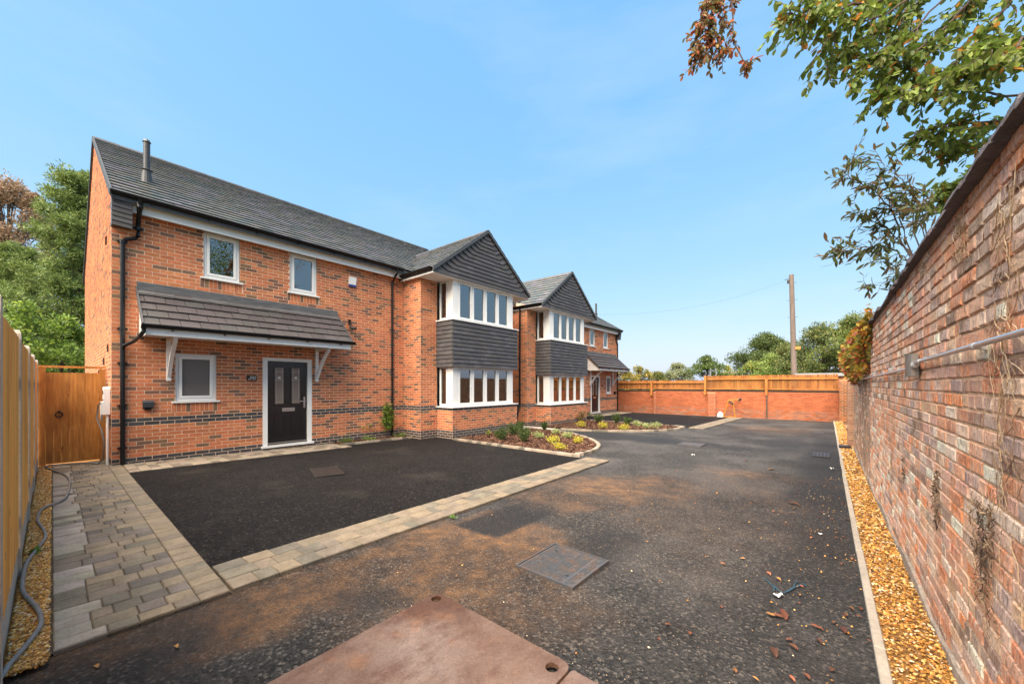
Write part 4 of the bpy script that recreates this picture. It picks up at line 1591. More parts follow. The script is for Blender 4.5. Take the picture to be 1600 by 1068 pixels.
def smooth_line(pts, n=6):
    out = []
    for i in range(len(pts) - 1):
        p0 = pts[max(i - 1, 0)]; p1 = pts[i]; p2 = pts[i + 1]; p3 = pts[min(i + 2, len(pts) - 1)]
        for k in range(n):
            t = k / n
            q = []
            for a in range(2):
                q.append(0.5 * (2 * p1[a] + (p2[a] - p0[a]) * t + (2 * p0[a] - 5 * p1[a] + 4 * p2[a] - p3[a]) * t * t + (3 * p1[a] - p0[a] - 3 * p2[a] + p3[a]) * t ** 3))
            out.append(tuple(q))
    out.append(pts[-1])
    return out


def in_poly(x, y, poly):
    c = False
    n = len(poly)
    for i in range(n):
        a, b = poly[i], poly[(i + 1) % n]
        if (a[1] > y) != (b[1] > y) and x < (b[0] - a[0]) * (y - a[1]) / (b[1] - a[1]) + a[0]: c = not c
    return c


BCOL = [jit(c, 0.15) for c in ((0.17, 0.072, 0.042), (0.13, 0.058, 0.038), (0.20, 0.092, 0.055), (0.065, 0.032, 0.024), (0.27, 0.15, 0.095), (0.11, 0.05, 0.033))]


def chips(name, poly, n, seed, size=0.045, z0=0.055):
    r = np.random.RandomState(seed)
    x0, x1 = min(p[0] for p in poly), max(p[0] for p in poly); y0, y1 = min(p[1] for p in poly), max(p[1] for p in poly)
    V, Fc, C = [], [], []
    k = 0
    while k < n:
        x, y = r.uniform(x0, x1), r.uniform(y0, y1)
        if not in_poly(x, y, poly): continue
        k += 1
        L, W, T = size * r.uniform(.5, 1.4), size * r.uniform(.25, .55), 0.006
        Mx = Matrix.Translation((x, y, gz(y) + z0 + r.uniform(0, .02))) @ Euler((r.uniform(-.6, .6), r.uniform(-.6, .6), r.uniform(0, 6.3))).to_matrix().to_4x4()
        b = len(V)
        for p in ((-L, -W, 0), (L, -W * .6, 0), (L * .8, W, 0), (-L * .9, W * .7, 0), (0, 0, T * 2)):
            q = Mx @ Vector(p) * 1.0
            V.append((q.x, q.y, q.z))
        c = tuple(.62 * v for v in BCOL[r.randint(len(BCOL))])
        for f in ((0, 1, 4), (1, 2, 4), (2, 3, 4), (3, 0, 4)):
            Fc.append(tuple(b + i for i in f)); C.append(c)
    me = mesh_np(name, V, Fc, C); me.materials.append(M['bark_chip'])
    return tag(link(name, me), kind='stuff')


def bed(poly, edge, mir, n, seed):
    q = ym(poly) if mir else poly
    b = poly_sheet('planting_bed', q, 0.045, M['soil'])
    chips('bark_mulch', q, n, seed)
    # sett edging: single file of blocks on edge
    P = Pieces('edging_block', M['paver'], 120 if not mir else 0, 'edging_blocks')
    pts = smooth_line([((x, 23.70 - y) if mir else (x, y)) for x, y in edge], 8)
    rest = 0
    acc = 0
    seg = []
    for i in range(len(pts) - 1):
        a, c = Vector(pts[i] + (0,)), Vector(pts[i + 1] + (0,))
        L = (c - a).length
        t = 0
        while t < L:
            seg.append((a.lerp(c, t / L), math.atan2(c.y - a.y, c.x - a.x))); t += 0.02
    k = 0
    EC = [jit((0.30, 0.245, 0.185), 0.14) for _ in range(5)] + PCOL[3:5]
    while k < len(seg):
        p, an = seg[k]
        add_paver(P, p.x, p.y, 0.20, 0.105, gz(p.y) + 0.07, rp, ang=an, cols=EC, h=0.10)
        k += 10
    P.build(b)
    return b


EDGE = [(-8.62, 7.64), (-6.7, 7.64), (-4.85, 7.64), (-4.50, 7.82), (-4.44, 8.55), (-4.75, 9.50), (-5.48, 10.40), (-6.50, 11.14), (-7.60, 11.48)]
bed_a = bed(BED, EDGE, False, 5200, 3)
bed_b = bed(BED, EDGE, True, 3600, 4)
bed_c = bed(SBED, [(-9.80, 4.84), (-9.80, 5.9), (-9.80, 7.02)], False, 800, 5)
poly_sheet('path', [(-14.0, 11.42), (-8.66, 11.42), (-7.7, 11.52), (-7.7, 12.18), (-8.66, 12.28), (-14.0, 12.28)], 0.022, M['concrete'])

# ------------------------------------------------------------------ gravel margins and kerb
def stones(name, x0, x1, y0, y1, dens_fn, cols, seed, size):
    r = np.random.RandomState(seed)
    base = np.array([(1, 0, 0), (-1, 0, 0), (0, 1, 0), (0, -1, 0), (0, 0, 1), (0, 0, -1)], float)
    fcs = [(0, 2, 4), (2, 1, 4), (1, 3, 4), (3, 0, 4), (2, 0, 5), (1, 2, 5), (3, 1, 5), (0, 3, 5)]
    V, Fc, C = [], [], []
    y = y0
    pts = []
    while y < y1:
        n = int((x1 - x0) * 0.25 * dens_fn(y))
        for _ in range(n): pts.append((r.uniform(x0, x1), r.uniform(y, min(y + .25, y1))))
        y += 0.25
    for (x, yy) in pts:
        s = size(yy) * r.uniform(.55, 1.35)
        d = base * (s * r.uniform(.7, 1.2, (6, 1))) * np.array([r.uniform(.8, 1.4), r.uniform(.7, 1.1), r.uniform(.45, .8)])
        d += r.uniform(-.25, .25, (6, 3)) * s
        e = np.array(Euler((r.uniform(-.5, .5), r.uniform(-.5, .5), r.uniform(0, 6.3))).to_matrix())
        d = d @ e.T + np.array([x, yy, gz(yy) + 0.030 + r.uniform(-.004, .014)])
        b = len(V)
        V.extend(map(tuple, d)); Fc.extend([tuple(b + i for i in f) for f in fcs])
        c = cols[r.randint(len(cols))]
        C.extend([c] * 8)
    me = mesh_np(name, V, Fc, C); me.materials.append(M['stone'])
    return tag(link(name, me), kind='stuff')


GCOL = [jit(tuple(1.15 * v for v in c), 0.14) for c in ((0.54, 0.275, 0.058), (0.60, 0.335, 0.085), (0.46, 0.21, 0.04), (0.32, 0.135, 0.03), (0.62, 0.39, 0.14), (0.22, 0.10, 0.03), (0.52, 0.29, 0.085), (0.40, 0.17, 0.04), (0.15, 0.075, 0.03), (0.58, 0.46, 0.30), (0.24, 0.12, 0.05))]
poly_sheet('gravel_bed', [(0.265, 0.6), (0.56, 0.6), (0.56, 23.6), (0.265, 23.6)], 0.022, M['gravelbed'])
stones('gravel', 0.268, 0.535, 1.2, 23.4, lambda y: 4200 if y < 5 else (2600 if y < 9 else 1100), GCOL, 5, lambda y: 0.0095 if y < 5 else (0.013 if y < 9 else 0.02))
poly_sheet('gravel_bed', [(-11.2, -0.20), (-3.28, -0.20), (-3.36, -0.012), (-11.2, -0.012)], 0.022, M['gravelbed'])
stones('gravel', -11.2, -3.29, -0.155, -0.016, lambda y: 30000, GCOL, 6, lambda y: 0.0105)

kb = empty('kerb', (0.23, 12, 0))
kb['kind'] = 'structure'
y = 0.4
KC = []
while y < 23.3:
    L = 0.912
    m = MB()
    c = 0.006
    z0, z1 = gz(y), gz(y + L)
    xj = R.uniform(-.003, .003)
    xa, xb = 0.212 + xj, 0.264 + xj
    ya, yb = y + .003, y + L - .003
    t = 0.034
    m.add([(xa, ya, z0 - .1), (xb, ya, z0 - .1), (xb, yb, z1 - .1), (xa, yb, z1 - .1), (xa, ya, z0 + t - c), (xb, ya, z0 + t - c), (xb, yb, z1 + t - c), (xa, yb, z1 + t - c),
           (xa + c, ya + c, z0 + t), (xb - c, ya + c, z0 + t), (xb - c, yb - c, z1 + t), (xa + c, yb - c, z1 + t)],
          [(8, 9, 10, 11)] + [f for i in range(4) for f in ((i, (i + 1) % 4, 4 + (i + 1) % 4, 4 + i), (4 + i, 4 + (i + 1) % 4, 8 + (i + 1) % 4, 8 + i))])
    m.build('kerb_stone', M['kerb'], kb)
    y += L

# ------------------------------------------------------------------ old garden wall on the right
GW = empty('garden_wall', (0.7, 7.5, -0.1), 'tall old weathered brick boundary wall with dark coping along the gravel', 'wall')
WX = 0.54
FW_ = Frm((WX, 0, 0), (0, -1, 0), (-1, 0, 0))       # faces the court; u runs towards the camera
WTOP, WY0, WY1, LY1 = 2.475, 0.7, 8.55, 13.75
LTOP = 1.66
m = MB()
m.box(WX + 0.0055, WX + 0.34, WY0, WY1, -0.5, 1.62); m.box(WX + 0.0075, WX + 0.34, WY0, WY1, 1.62, WTOP)
m.box(WX + 0.016, WX + 0.34, WY1, LY1, -0.5, LTOP)
core = m.build('wall', M['oldmortar'], GW)
P = Pieces('brick', M['oldbrick'], 300, 'bricks')
rb = random.Random(77)
PLC = {}


def old_col(k):
    return rb.choice(OLD)


rows = brick_rows(-WY1, -WY0, -0.25, WTOP, [], old_col, 0.07, L=0.232, r=rb, course=0.0762, zb=-0.25, header=lambda k: k % 5 == 2, gap=0.012)
for (u, z, w, h, col) in rows:
    u += rb.uniform(-.006, .006)
    if rb.random() < 0.004 and z > 0.5: continue            # a lost brick
    V, Fc = rough_brick_geo(w, h, 0.05, rb, 0.0032 if z > 1.5 else 0.0020)
    dd = rb.uniform(-0.0015, 0.0025) - (0.006 if rb.random() < 0.05 else 0)
    Mx = frame_matrix(FW_, u, dd, z + rb.uniform(-.0025, .0025)) @ Matrix.Rotation(rb.uniform(-.010, .010), 4, 'Y')
    P.add(Mx, V, Fc, col, math.sqrt(w * h))
rows = brick_rows(-LY1, -WY1, -0.25, LTOP, [], lambda k: rb.choice(YELB if rb.random() < .75 else OLD), 0.0, r=rb, course=0.0762, zb=-0.25, gap=0.010)
for (u, z, w, h, col) in rows:
    V, Fc = brick_geo(w, h, 0.05)
    P.add(frame_matrix(FW_, u, rb.uniform(-.002, .003), z), V, Fc, col, math.sqrt(w * h))
P.build(core)
# pier closing the low wall
FPn = Frm((0.42, LY1, 0), (1, 0, 0), (0, -1, 0)); FPs = Frm((0.42, 0, 0), (0, -1, 0), (-1, 0, 0))
m = MB(); m.box(0.43, 0.9, LY1 + .01, LY1 + .33, -0.5, 1.70)
pier = m.build('pier', M['oldmortar'], GW)
P = Pieces('brick', M['brick'], 0, 'bricks')
PINK = [jit((0.37, 0.21, 0.14), 0.14) for _ in range(6)]
add_bricks(P, FPn, brick_rows(0.0, 0.48, -0.3, 1.70, [], lambda k: rb.choice(PINK), 0.0, r=rb), r=rb)
add_bricks(P, FPs, brick_rows(-LY1 - .33, -LY1, -0.3, 1.70, [], lambda k: rb.choice(PINK), 0.0, r=rb), r=rb)
P.build(pier)
# cement plinth, uneven along its top
m = MB()
y = WY0
pv = None
while y < LY1:
    h = 0.085 + 0.03 * math.sin(y * 3.1) + rb.uniform(-.012, .014)
    o_ = 0.012 + rb.uniform(0, .006)
    cur = (y, h, o_)
    if pv:
        a, b = pv, cur
        za, zb_ = gz(a[0]), gz(b[0])
        m.quad((WX - a[2] - .012, a[0], za - .1), (WX - b[2] - .012, b[0], zb_ - .1), (WX - b[2], b[0], zb_ + b[1]), (WX - a[2], a[0], za + a[1]))
        m.quad((WX - a[2], a[0], za + a[1]), (WX - b[2], b[0], zb_ + b[1]), (WX + .02, b[0], zb_ + b[1] + .02), (WX + .02, a[0], za + a[1] + .02))
    pv = cur
    y += 0.12
m.build('plinth', M['render'], GW)
# coping slabs, each a little out of line
y = WY0
while y < WY1 - .05:
    L = min(rb.uniform(0.42, 0.62), WY1 - y)
    t = rb.uniform(-.012, .012)
    m = MB()
    x0, x1 = WX - 0.055 + rb.uniform(-.008, .008), WX + 0.40
    z = WTOP + rb.uniform(0, .008)
    n = 4
    top = []
    ys = [y + .004 + (L - .008) * i / n for i in range(n + 1)]
    for i in range(n):
        a, b = ys[i], ys[i + 1]
        j1, j2 = rb.uniform(-.011, .011), rb.uniform(-.006, .006)
        m.hexa([(x0 + j1, a, z), (x1, a, z + t), (x1, b, z + t), (x0 + j1, b, z), (x0 + .012 + j1, a, z + .042 + j2), (x1, a, z + .065 + t), (x1, b, z + .065 + t), (x0 + .012 + j1, b, z + .042 + j2)])
    m.build('coping_stone', M['coping'], GW)
    y += L
m = MB()
m.box(WX - .02, WX + .36, WY1, LY1, LTOP, LTOP + .05)
m.build('coping_stone', M['render'], GW)

# unseen wall behind the pier, added so the bay panes reflect brick
m = MB(); m.box(0.96, 1.2, LY1 + .33, 23.6, -0.6, 1.95)
back = m.build('wall', M['oldmortar'], GW)
P = Pieces('brick', M['brick'], 0, 'bricks')
add_bricks(P, Frm((0.95, 0, 0), (0, -1, 0), (-1, 0, 0)), brick_rows(-23.6, -LY1 - .34, -0.3, 1.95, [], lambda k: rb.choice(PINK + YELB), 0.0, r=rb), r=rb)
P.build(back)

# conduit and lamps on it
zc = 1.722
cd = MB()
xc = WX - 0.035
cd.tube([(xc, 0.9, zc + .012), (xc, 4.12, zc - .012)], 0.0125, 10)
cd.tube([(xc, 4.28, zc - .045), (xc, 9.85, zc - .075)], 0.0125, 10)
cd.tube([(xc, 9.98, zc - .077), (xc + .0, 13.5, zc - .115)], 0.0125, 8)
conduit = cd.build('conduit', M['galv'])
WORIG[conduit.name] = Vector((0, 0, 0))
tag(conduit, 'thin galvanised conduit running along the old brick wall between the wall lamps', 'pipe')
for y in (2.62, 3.92, 5.6, 7.6):
    s_ = MB()
    s_.tube([(xc, y - .02, zc - .004 * (y - 2)), (xc, y + .02, zc - .004 * (y - 2))], 0.0165, 10)
    s_.box(xc + .012, WX + .004, y - .012, y + .012, zc - .02, zc + .02)
    s_.build('saddle', M['galv'], conduit)
LAMPLAB = ['steel up-and-down lamp on the old brick wall, nearest of three along the conduit', 'steel up-and-down lamp on the old brick wall, just before the low yellowish section',
           'steel up-and-down lamp at the far end of the conduit by the wall pier']
for i, (y, z) in enumerate(((4.20, 1.695), (9.92, 1.648), (13.35, 1.606))):
    l = empty('wall_lamp', (WX - .06, y, z), LAMPLAB[i], 'wall lamp', 'lamps along the old wall')
    b = MB()
    n = 10
    hh = 0.084
    w = 0.038
    xs = WX - .012
    prof = [(xs, y - w), (xs - .038, y - w)] + [(xs - .038 - .030 * math.sin(math.pi * k / 8), y - w + 2 * w * k / 8) for k in range(1, 8)] + [(xs - .038, y + w), (xs, y + w)]
    b.prism([(p[0], p[1], z - hh) for p in prof], (0, 0, 2 * hh))
    b.build('body', M['lampmetal'], l)
    b = MB(); b.box(WX - .014, WX + .003, y - .03, y + .03, z - .05, z + .05)
    b.build('back_plate', M['blackiron'], l)
    for s in (-1, 1):
        b = MB(); b.tube([(xs - .045, y, z + s * (hh + .0005)), (xs - .045, y, z + s * (hh + .003))], 0.03, 12)
        b.build('lens', M['obscure'], l)
    b = MB(); b.tube([(xc, y - w - .07, z), (xc, y - w, z)], 0.018, 10); b.tube([(xc, y - w - .03, z), (xc, y - w, z)], 0.024, 8)
    b.build('gland', M['galv'], l)

# dead ivy stems still clinging to the old wall
def dead_ivy(y, z, n, spread, drop, label, seed, pale=False):
    r = random.Random(seed)
    m = MB()
    DK = [(0.085, 0.05, 0.03), (0.13, 0.075, 0.045), (0.20, 0.125, 0.075), (0.06, 0.036, 0.024), (0.34, 0.24, 0.15)]
    PL = [(0.42, 0.29, 0.17), (0.54, 0.40, 0.26), (0.30, 0.19, 0.11), (0.20, 0.12, 0.07)]
    for i in range(n):
        yy, zz = y + r.gauss(0, spread * .55), z - r.uniform(0, 1) * drop
        a = r.gauss(-1.57, .9)
        k = r.randint(4, 9)
        L = r.uniform(.12, .5) * drop * (1.2 if pale else .8)
        pts = []
        for j in range(k):
            pts.append((WX - .004 - r.uniform(0, .012 if pale else .020), yy, zz))
            a += r.gauss(0, .65); a += (-1.57 - a) * .12
            yy += math.cos(a) * L / k; zz += math.sin(a) * L / k
        r0 = r.uniform(.0008, .0022) if pale else r.uniform(.0008, .0022) if r.random() < .75 else r.uniform(.003, .006)
        m.col = r.choice(PL if pale else DK)
        m.tube(pts, [r0 * (1 - .6 * j / k) for j in range(k)], 4)
    o = m.build('dead_ivy', M['deadvine'])
    return tag(o, label, 'dead ivy', 'dead ivy on the old wall')


dead_ivy(3.55, 1.02, 70, .09, .36, 'clump of dead brown ivy stems low on the old wall, farther one', 1)
dead_ivy(2.62, 1.05, 105, .15, .46, 'thick clump of dead ivy stems low on the old wall, nearest the camera', 2)
dead_ivy(2.35, 2.36, 60, .16, .62, 'pale dead ivy stems hanging below the coping at the near end of the wall', 3, True)
dead_ivy(3.05, 2.46, 90, .20, .24, 'tangle of dead ivy stems under the coping of the old wall', 4, True)
dead_ivy(4.10, 2.46, 50, .40, .14, 'wisps of dead ivy just under the coping farther along the old wall', 5, True)
dead_ivy(2.40, 1.66, 60, .14, .75, 'pale dead ivy stems below the conduit at the near end of the wall', 6, True)
dead_ivy(4.9, 0.92, 40, .07, .26, 'small dead ivy remnant low on the old wall well beyond the clumps', 7)

# ------------------------------------------------------------------ far boundary wall with a fence on it
FWY = 23.72
FB = empty('boundary_wall', (-5, FWY, -0.25), 'orange brick wall with piers closing the far end of the court', 'wall')
FA = Frm((0, FWY, 0), (1, 0, 0), (0, -1, 0))
FA2 = Frm((0, FWY + 0.10, 0), (1, 0, 0), (0, -1, 0))
m = MB()
m.box(-8.2, 0.5, FWY + .01, FWY + .3, -0.6, 1.16); m.box(-13.5, -8.2, FWY + .11, FWY + .3, -0.6, 1.10)
fw = m.build('wall', mk('orange mortar', (0.36, 0.155, 0.085), rough=0.95, var=[(8, .2)]), FB)
P = Pieces('brick', M['brick'], 0, 'bricks')
fc = lambda k: rb.choice(FARB) if k > 6 else jit(rb.choice([(0.33, 0.13, 0.075), (0.25, 0.115, 0.075), FARB[0]]), .1)
add_bricks(P, FA, brick_rows(-8.2, 0.45, -0.3, 1.16, [], fc, 0.0, r=rb, gap=.007), r=rb, wob=.002)
add_bricks(P, FA2, brick_rows(-13.5, -8.2, -0.3, 1.10, [], fc, 0.0, r=rb, gap=.007), r=rb, wob=.002)
P.build(fw)
for (xa, xb, zt, dep) in ((-5.22, -4.82, 1.06, .12), (-8.28, -8.16, 1.06, .06), (0.42, 0.90, 1.75, .35)):
    m = MB(); m.box(xa + .01, xb - .01, FWY - dep + .01, FWY + .3, -0.6, zt)
    pr = m.build('pier', M['mortar'] if xa < 0 else M['oldmortar'], FB)
    P = Pieces('brick', M['brick'], 0, 'bricks')
    FP = Frm((xa, FWY - dep, 0), (1, 0, 0), (0, -1, 0)); FPl = Frm((xa, 0, 0), (0, -1, 0), (-1, 0, 0)); FPr = Frm((xb, 0, 0), (0, 1, 0), (1, 0, 0))
    cf = (lambda k: rb.choice(FARB)) if xa < 0 else (lambda k: jit(rb.choice([(0.34, 0.15, 0.07), (0.26, 0.13, 0.075), (0.40, 0.15, 0.06)]), .1))
    add_bricks(P, FP, brick_rows(0, xb - xa, -0.3, zt, [], cf, 0.0, r=rb), r=rb)
    add_bricks(P, FPl, brick_rows(-FWY, -FWY + dep, -0.3, zt, [], cf, 0.0, r=rb), r=rb)
    P.build(pr)
m = MB()
m.box(-8.2, 0.44, FWY - .012, FWY + .32, 1.16, 1.235); m.box(-13.5, -8.2, FWY + .09, FWY + .32, 1.10, 1.19)
m.build('coping', M['soil'], FB)  # dark strip standing in for the shaded gap below the fence boards

FN = empty('timber_fence', (-5, FWY + .2, 1.2), 'orange-stained close-boarded timber fence standing on the far brick wall', 'fence')
yb_ = FWY + 0.20
bd = MB()
x = -13.4
while x < 0.36:
    w = 0.098
    top = (1.78 if x < -5.35 else 2.03) + rb.uniform(-.012, .012)
    if x < -5.35: top += 0.0
    s = rb.uniform(.55, 1.0)
    bd.col = (s, s, s)
    bd.prism([(x, yb_, 1.19), (x + w + .015, yb_, 1.19), (x + w + .015, yb_, top), (x, yb_, top)], (0, 0.016, 0)) if False else bd.hexa([(x, yb_ - .012, 1.25), (x + w - .010, yb_ + .002, 1.25), (x + w - .010, yb_ + .02, 1.25), (x, yb_ + .02, 1.25), (x, yb_ - .012, top), (x + w - .010, yb_ + .002, top), (x + w - .010, yb_ + .02, top), (x, yb_ + .02, top)])
    x += 0.10
o = bd.build('boards', M['fencewood'], FN); o['kind'] = 'stuff'
for (xa, xb, z) in ((-13.4, -5.4, 1.62), (-13.4, -5.4, 1.27), (-5.3, 0.36, 1.80), (-5.3, 0.36, 1.27)):
    m = MB(); m.col = (1.1, 1.1, 1.1); m.box(xa, xb, yb_ - .085, yb_ - .015, z, z + .075 if z > 1.5 else z + .05)
    m.build('rail', M['fencewood'], FN)
for (x, z0, z1) in ((-12.3, .85, 1.75), (-8.42, .85, 1.72), (-5.36, .95, 2.03), (-2.45, .98, 1.80)):
    m = MB(); m.col = (1.05, 1.05, 1.05); m.box(x - .055, x + .055, FWY - .085 if x > -8.3 else FWY - .02, FWY - .015 if x > -8.3 else FWY + .07, z0, z1); m.box(x - .05, x + .05, FWY - .0, yb_ - .0151, 1.25, z1)
    m.build('post', M['fencewood'], FN)
m = MB(); m.col = (1.25, 1.2, 1.15); m.prism([(0.36, FWY + .02, 1.25), (0.44, FWY + .02, 1.25), (0.72, FWY + .02, 1.98), (0.64, FWY + .02, 1.98)], (0, .05, 0))
m.build('brace', M['fencewood'], FN)
m = MB(); m.tube([(-2.43, FWY - .05, 1.0), (-2.43, FWY - .05, -.2)], .03, 8)
tag(m.build('drainpipe', M['blackpl'] if False else M['bark']), 'dark pipe running down the far orange brick wall below a fence post', 'pipe')

# ------------------------------------------------------------------ timber fence on the left and the gate
LF = empty('timber_fence', (-6.5, -0.2, 0), 'pale new close-boarded timber fence with concrete posts beside the left gravel strip', 'fence')
yf = -0.178
posts = [-1.26, -3.12, -4.98, -6.84, -8.70, -10.56]
for i, xp in enumerate(posts):
    m = MB()
    z = 1.99 + (0.02 if i == 1 else 0) - i * .004
    m.box(xp - .05, xp + .05, -0.275, -0.158, -0.2, z - .05)
    m.prism([(xp - .05, -.275, z - .05), (xp + .05, -.275, z - .05), (xp + .05, -.158, z - .05), (xp - .05, -.158, z - .05)], (0, 0, .02))
    m.hexa([(xp - .05, -.275, z - .03), (xp + .05, -.275, z - .03), (xp + .05, -.158, z - .03), (xp - .05, -.158, z - .03), (xp - .035, -.255, z), (xp + .035, -.255, z), (xp + .035, -.168, z), (xp - .035, -.168, z)])
    m.build('post', M['concrete'], LF)
for i in range(len(posts)):
    xa = posts[i] - .05
    xb = posts[i + 1] + .05 if i + 1 < len(posts) else -11.15
    m = MB(); m.box(xb, xa, -.225, -.175, -.1, .26)
    m.build('gravel_board', M['concrete'], LF)
    x = xa
    while x > xb + .02:
        w = min(0.125, x - xb)
        m = MB(); s = R.uniform(.82, 1.12); m.col = (s, s * R.uniform(.96, 1.02), s * R.uniform(.92, 1.0))
        top = 1.925 + R.uniform(-.006, .006) - i * .004
        m.hexa([(x - w, yf - .006, .262), (x, yf - .02, .262), (x, yf + .004, .262), (x - w, yf + .012 - .004, .262), (x - w, yf - .006, top), (x, yf - .02, top), (x, yf + .004, top), (x - w, yf + .008, top)])
        m.build('board', M['wood'], LF)
        x -= w
    m = MB(); m.col = (.9, .9, .9); m.box(xb, xa, yf - .06, yf - .021, 1.55, 1.62); m.box(xb, xa, yf - .06, yf - .021, .45, .52)
    m.build('rail', M['wood'], LF)

GT = empty('side_gate', (-11.2, 0.28, 0), 'orange-brown boarded timber side gate between the left fence and the house', 'gate')
xg = -11.2
ga, gb, gt_ = -0.165, 0.655, 1.80
y = ga + .0855
nb = 7
wb = (gb - .0555 - y) / nb
for i in range(nb):
    m = MB(); s = R.uniform(.85, 1.12); m.col = (s, s, s)
    m.box(xg, xg + .018 + R.uniform(0, .007), y + .0006, y + wb - .0006, .06, gt_ - .03)
    m.build('board', M['gatewood'], GT)
    y += wb
m = MB(); m.col = (1.1, 1.1, 1.1)
m.box(xg - .05, xg + .03, ga, ga + .085, -.05, gt_ + .06); m.build('post', M['gatewood'], GT)
m = MB(); m.col = (.95, .95, .95); m.box(xg - .05, xg + .03, gb - .055, gb + .03, -.05, gt_ + .05); m.build('post', M['gatewood'], GT)
m = MB(); m.col = (1.2, 1.15, 1.1); m.box(xg - .04, xg + .035, ga, gb + .03, gt_ + .06, gt_ + .10); m.build('top_rail', M['gatewood'], GT)
h = MB()
for k in range(14):
    a0, a1 = math.tau * k / 14, math.tau * (k + 1) / 14
    h.tube([(xg + .032, 0.08 + .045 * math.cos(a0), .98 + .045 * math.sin(a0)), (xg + .032, 0.08 + .045 * math.cos(a1), .98 + .045 * math.sin(a1))], .008, 6)
h.tube([(xg + .02, .08, 1.03), (xg + .045, .08, 1.03)], .022, 10)
h.build('ring_handle', M['blackiron'], GT)
m = MB(); m.col = (.9, .9, .9); m.box(xg - .03, xg - .002, ga + .09, gb - .06, .25, .35); m.box(xg - .03, xg - .002, ga + .09, gb - .06, 1.45, 1.55); m.build('ledge', M['gatewood'], GT)
poly_sheet('gravel_bed', [(-20, -.6), (-11.25, -.6), (-11.25, .69), (-20, .69)], 0.01, M['gravelbed'])

# ------------------------------------------------------------------ things fixed to the house
XFc = XF + 0.004
al = empty('alarm_box', (XFc, 5.37, 4.40), 'white and blue burglar alarm box on the brick wall near the upper windows', 'alarm box')
m = MB()
m.prism([(XFc, 5.27, 4.34), (XFc + .055, 5.275, 4.34), (XFc + .07, 5.285, 4.55), (XFc, 5.28, 4.56)], (0, .19, 0)); m.build('cover', M['whiteplastic'], al)
m = MB(); m.prism([(XFc, 5.275, 4.275), (XFc + .045, 5.285, 4.285), (XFc + .055, 5.275, 4.337), (XFc, 5.27, 4.337)], (0, .19, 0)); m.build('base', M['bluepl'], al)
cm = empty('security_camera', (XFc, 5.30, 3.22), 'small black floodlight camera on the brick wall beside the canopy roof', 'camera')
m = MB()
m.tube([(XFc, 5.30, 3.24), (XFc + .05, 5.30, 3.24)], .035, 10); m.tube([(XFc + .05, 5.30, 3.24), (XFc + .07, 5.30, 3.15), (XFc + .12, 5.34, 3.13)], .016, 8); m.build('bracket', M['blackpl'], cm)
m = MB(); m.tube([(XFc + .06, 5.28, 3.12), (XFc + .19, 5.40, 3.10)], [.035, .045], 10); m.build('camera_head', M['blackpl'], cm)
m = MB(); m.tube([(XFc + .05, 5.27, 3.33), (XFc + .07, 5.27, 3.30)], .042, 10); m.tube([(XFc + .02, 5.28, 3.30), (XFc + .02, 5.28, 3.24)], .012, 6); m.build('sensor', M['blackpl'], cm)

pl = empty('house_plaque', (XFc, 2.95, 1.69), 'small black house number plaque on the brick wall left of the black front door', 'plaque')
m = MB(); m.box(XFc, XFc + .012, 2.853, 3.053, 1.632, 1.758); m.build('plate', M['sign'], pl)


def text_obj(name, body, size, loc, mat, parent, rot):
    cu = bpy.data.curves.new(name, 'FONT')
    cu.body = body; cu.size = size; cu.extrude = 0.0008; cu.align_x = 'CENTER'; cu.align_y = 'CENTER'
    tmp = bpy.data.objects.new('text_tmp', cu)
    COL.objects.link(tmp)
    bpy.context.view_layer.update()
    me = bpy.data.meshes.new_from_object(tmp.evaluated_get(bpy.context.evaluated_depsgraph_get()))
    bpy.data.objects.remove(tmp, do_unlink=True)
    me.materials.clear(); me.materials.append(mat)
    Mx = Matrix.Translation(loc) @ rot
    return link(name, me, parent, Mx)


ROTX = Matrix(((0, 0, 1, 0), (1, 0, 0, 0), (0, 1, 0, 0), (0, 0, 0, 1)))
text_obj('lettering', '365A', 0.062, (XFc + .0132, 2.975, 1.712), M['whiteplastic'], pl, ROTX)
m = MB()
for (a, b) in ((2.88, 2.905), (2.91, 2.93), (2.935, 2.95), (2.965, 2.985), (2.99, 3.01), (3.015, 3.03)): m.box(XFc + .012, XFc + .0135, a, b, 1.658, 1.671)
m.build('lettering', M['whiteplastic'], pl)

so = empty('outdoor_socket', (XFc, 1.19, 1.15), 'dark grey weatherproof socket box on the brick wall left of the small ground-floor window', 'socket')
m = MB(); m.prism([(XFc, 1.12, 1.07), (XFc + .07, 1.12, 1.10), (XFc + .085, 1.12, 1.20), (XFc + .05, 1.12, 1.235), (XFc, 1.12, 1.235)], (0, .155, 0)); m.build('cover', mk('grey plastic', (0.05, 0.055, 0.065), .35), so)
m = MB(); m.box(XFc, XFc + .055, 1.15, 1.245, 1.045, 1.07); m.build('cable_entry', M['blackpl'], so)
m = MB(); m.box(XFc, XFc + .09, 23.7 - 1.30, 23.7 - 1.16, .93, 1.10)
tag(m.build('outdoor_socket', M['blackpl']), 'small black socket box on the farther house between its little window and the end', 'socket')
m = MB(); m.box(XFc, XFc + .015, 23.7 - 2.98, 23.7 - 2.87, 1.42, 1.52)
tag(m.build('house_plaque', M['sign']), 'tiny black plaque beside the door of the farther house', 'plaque')

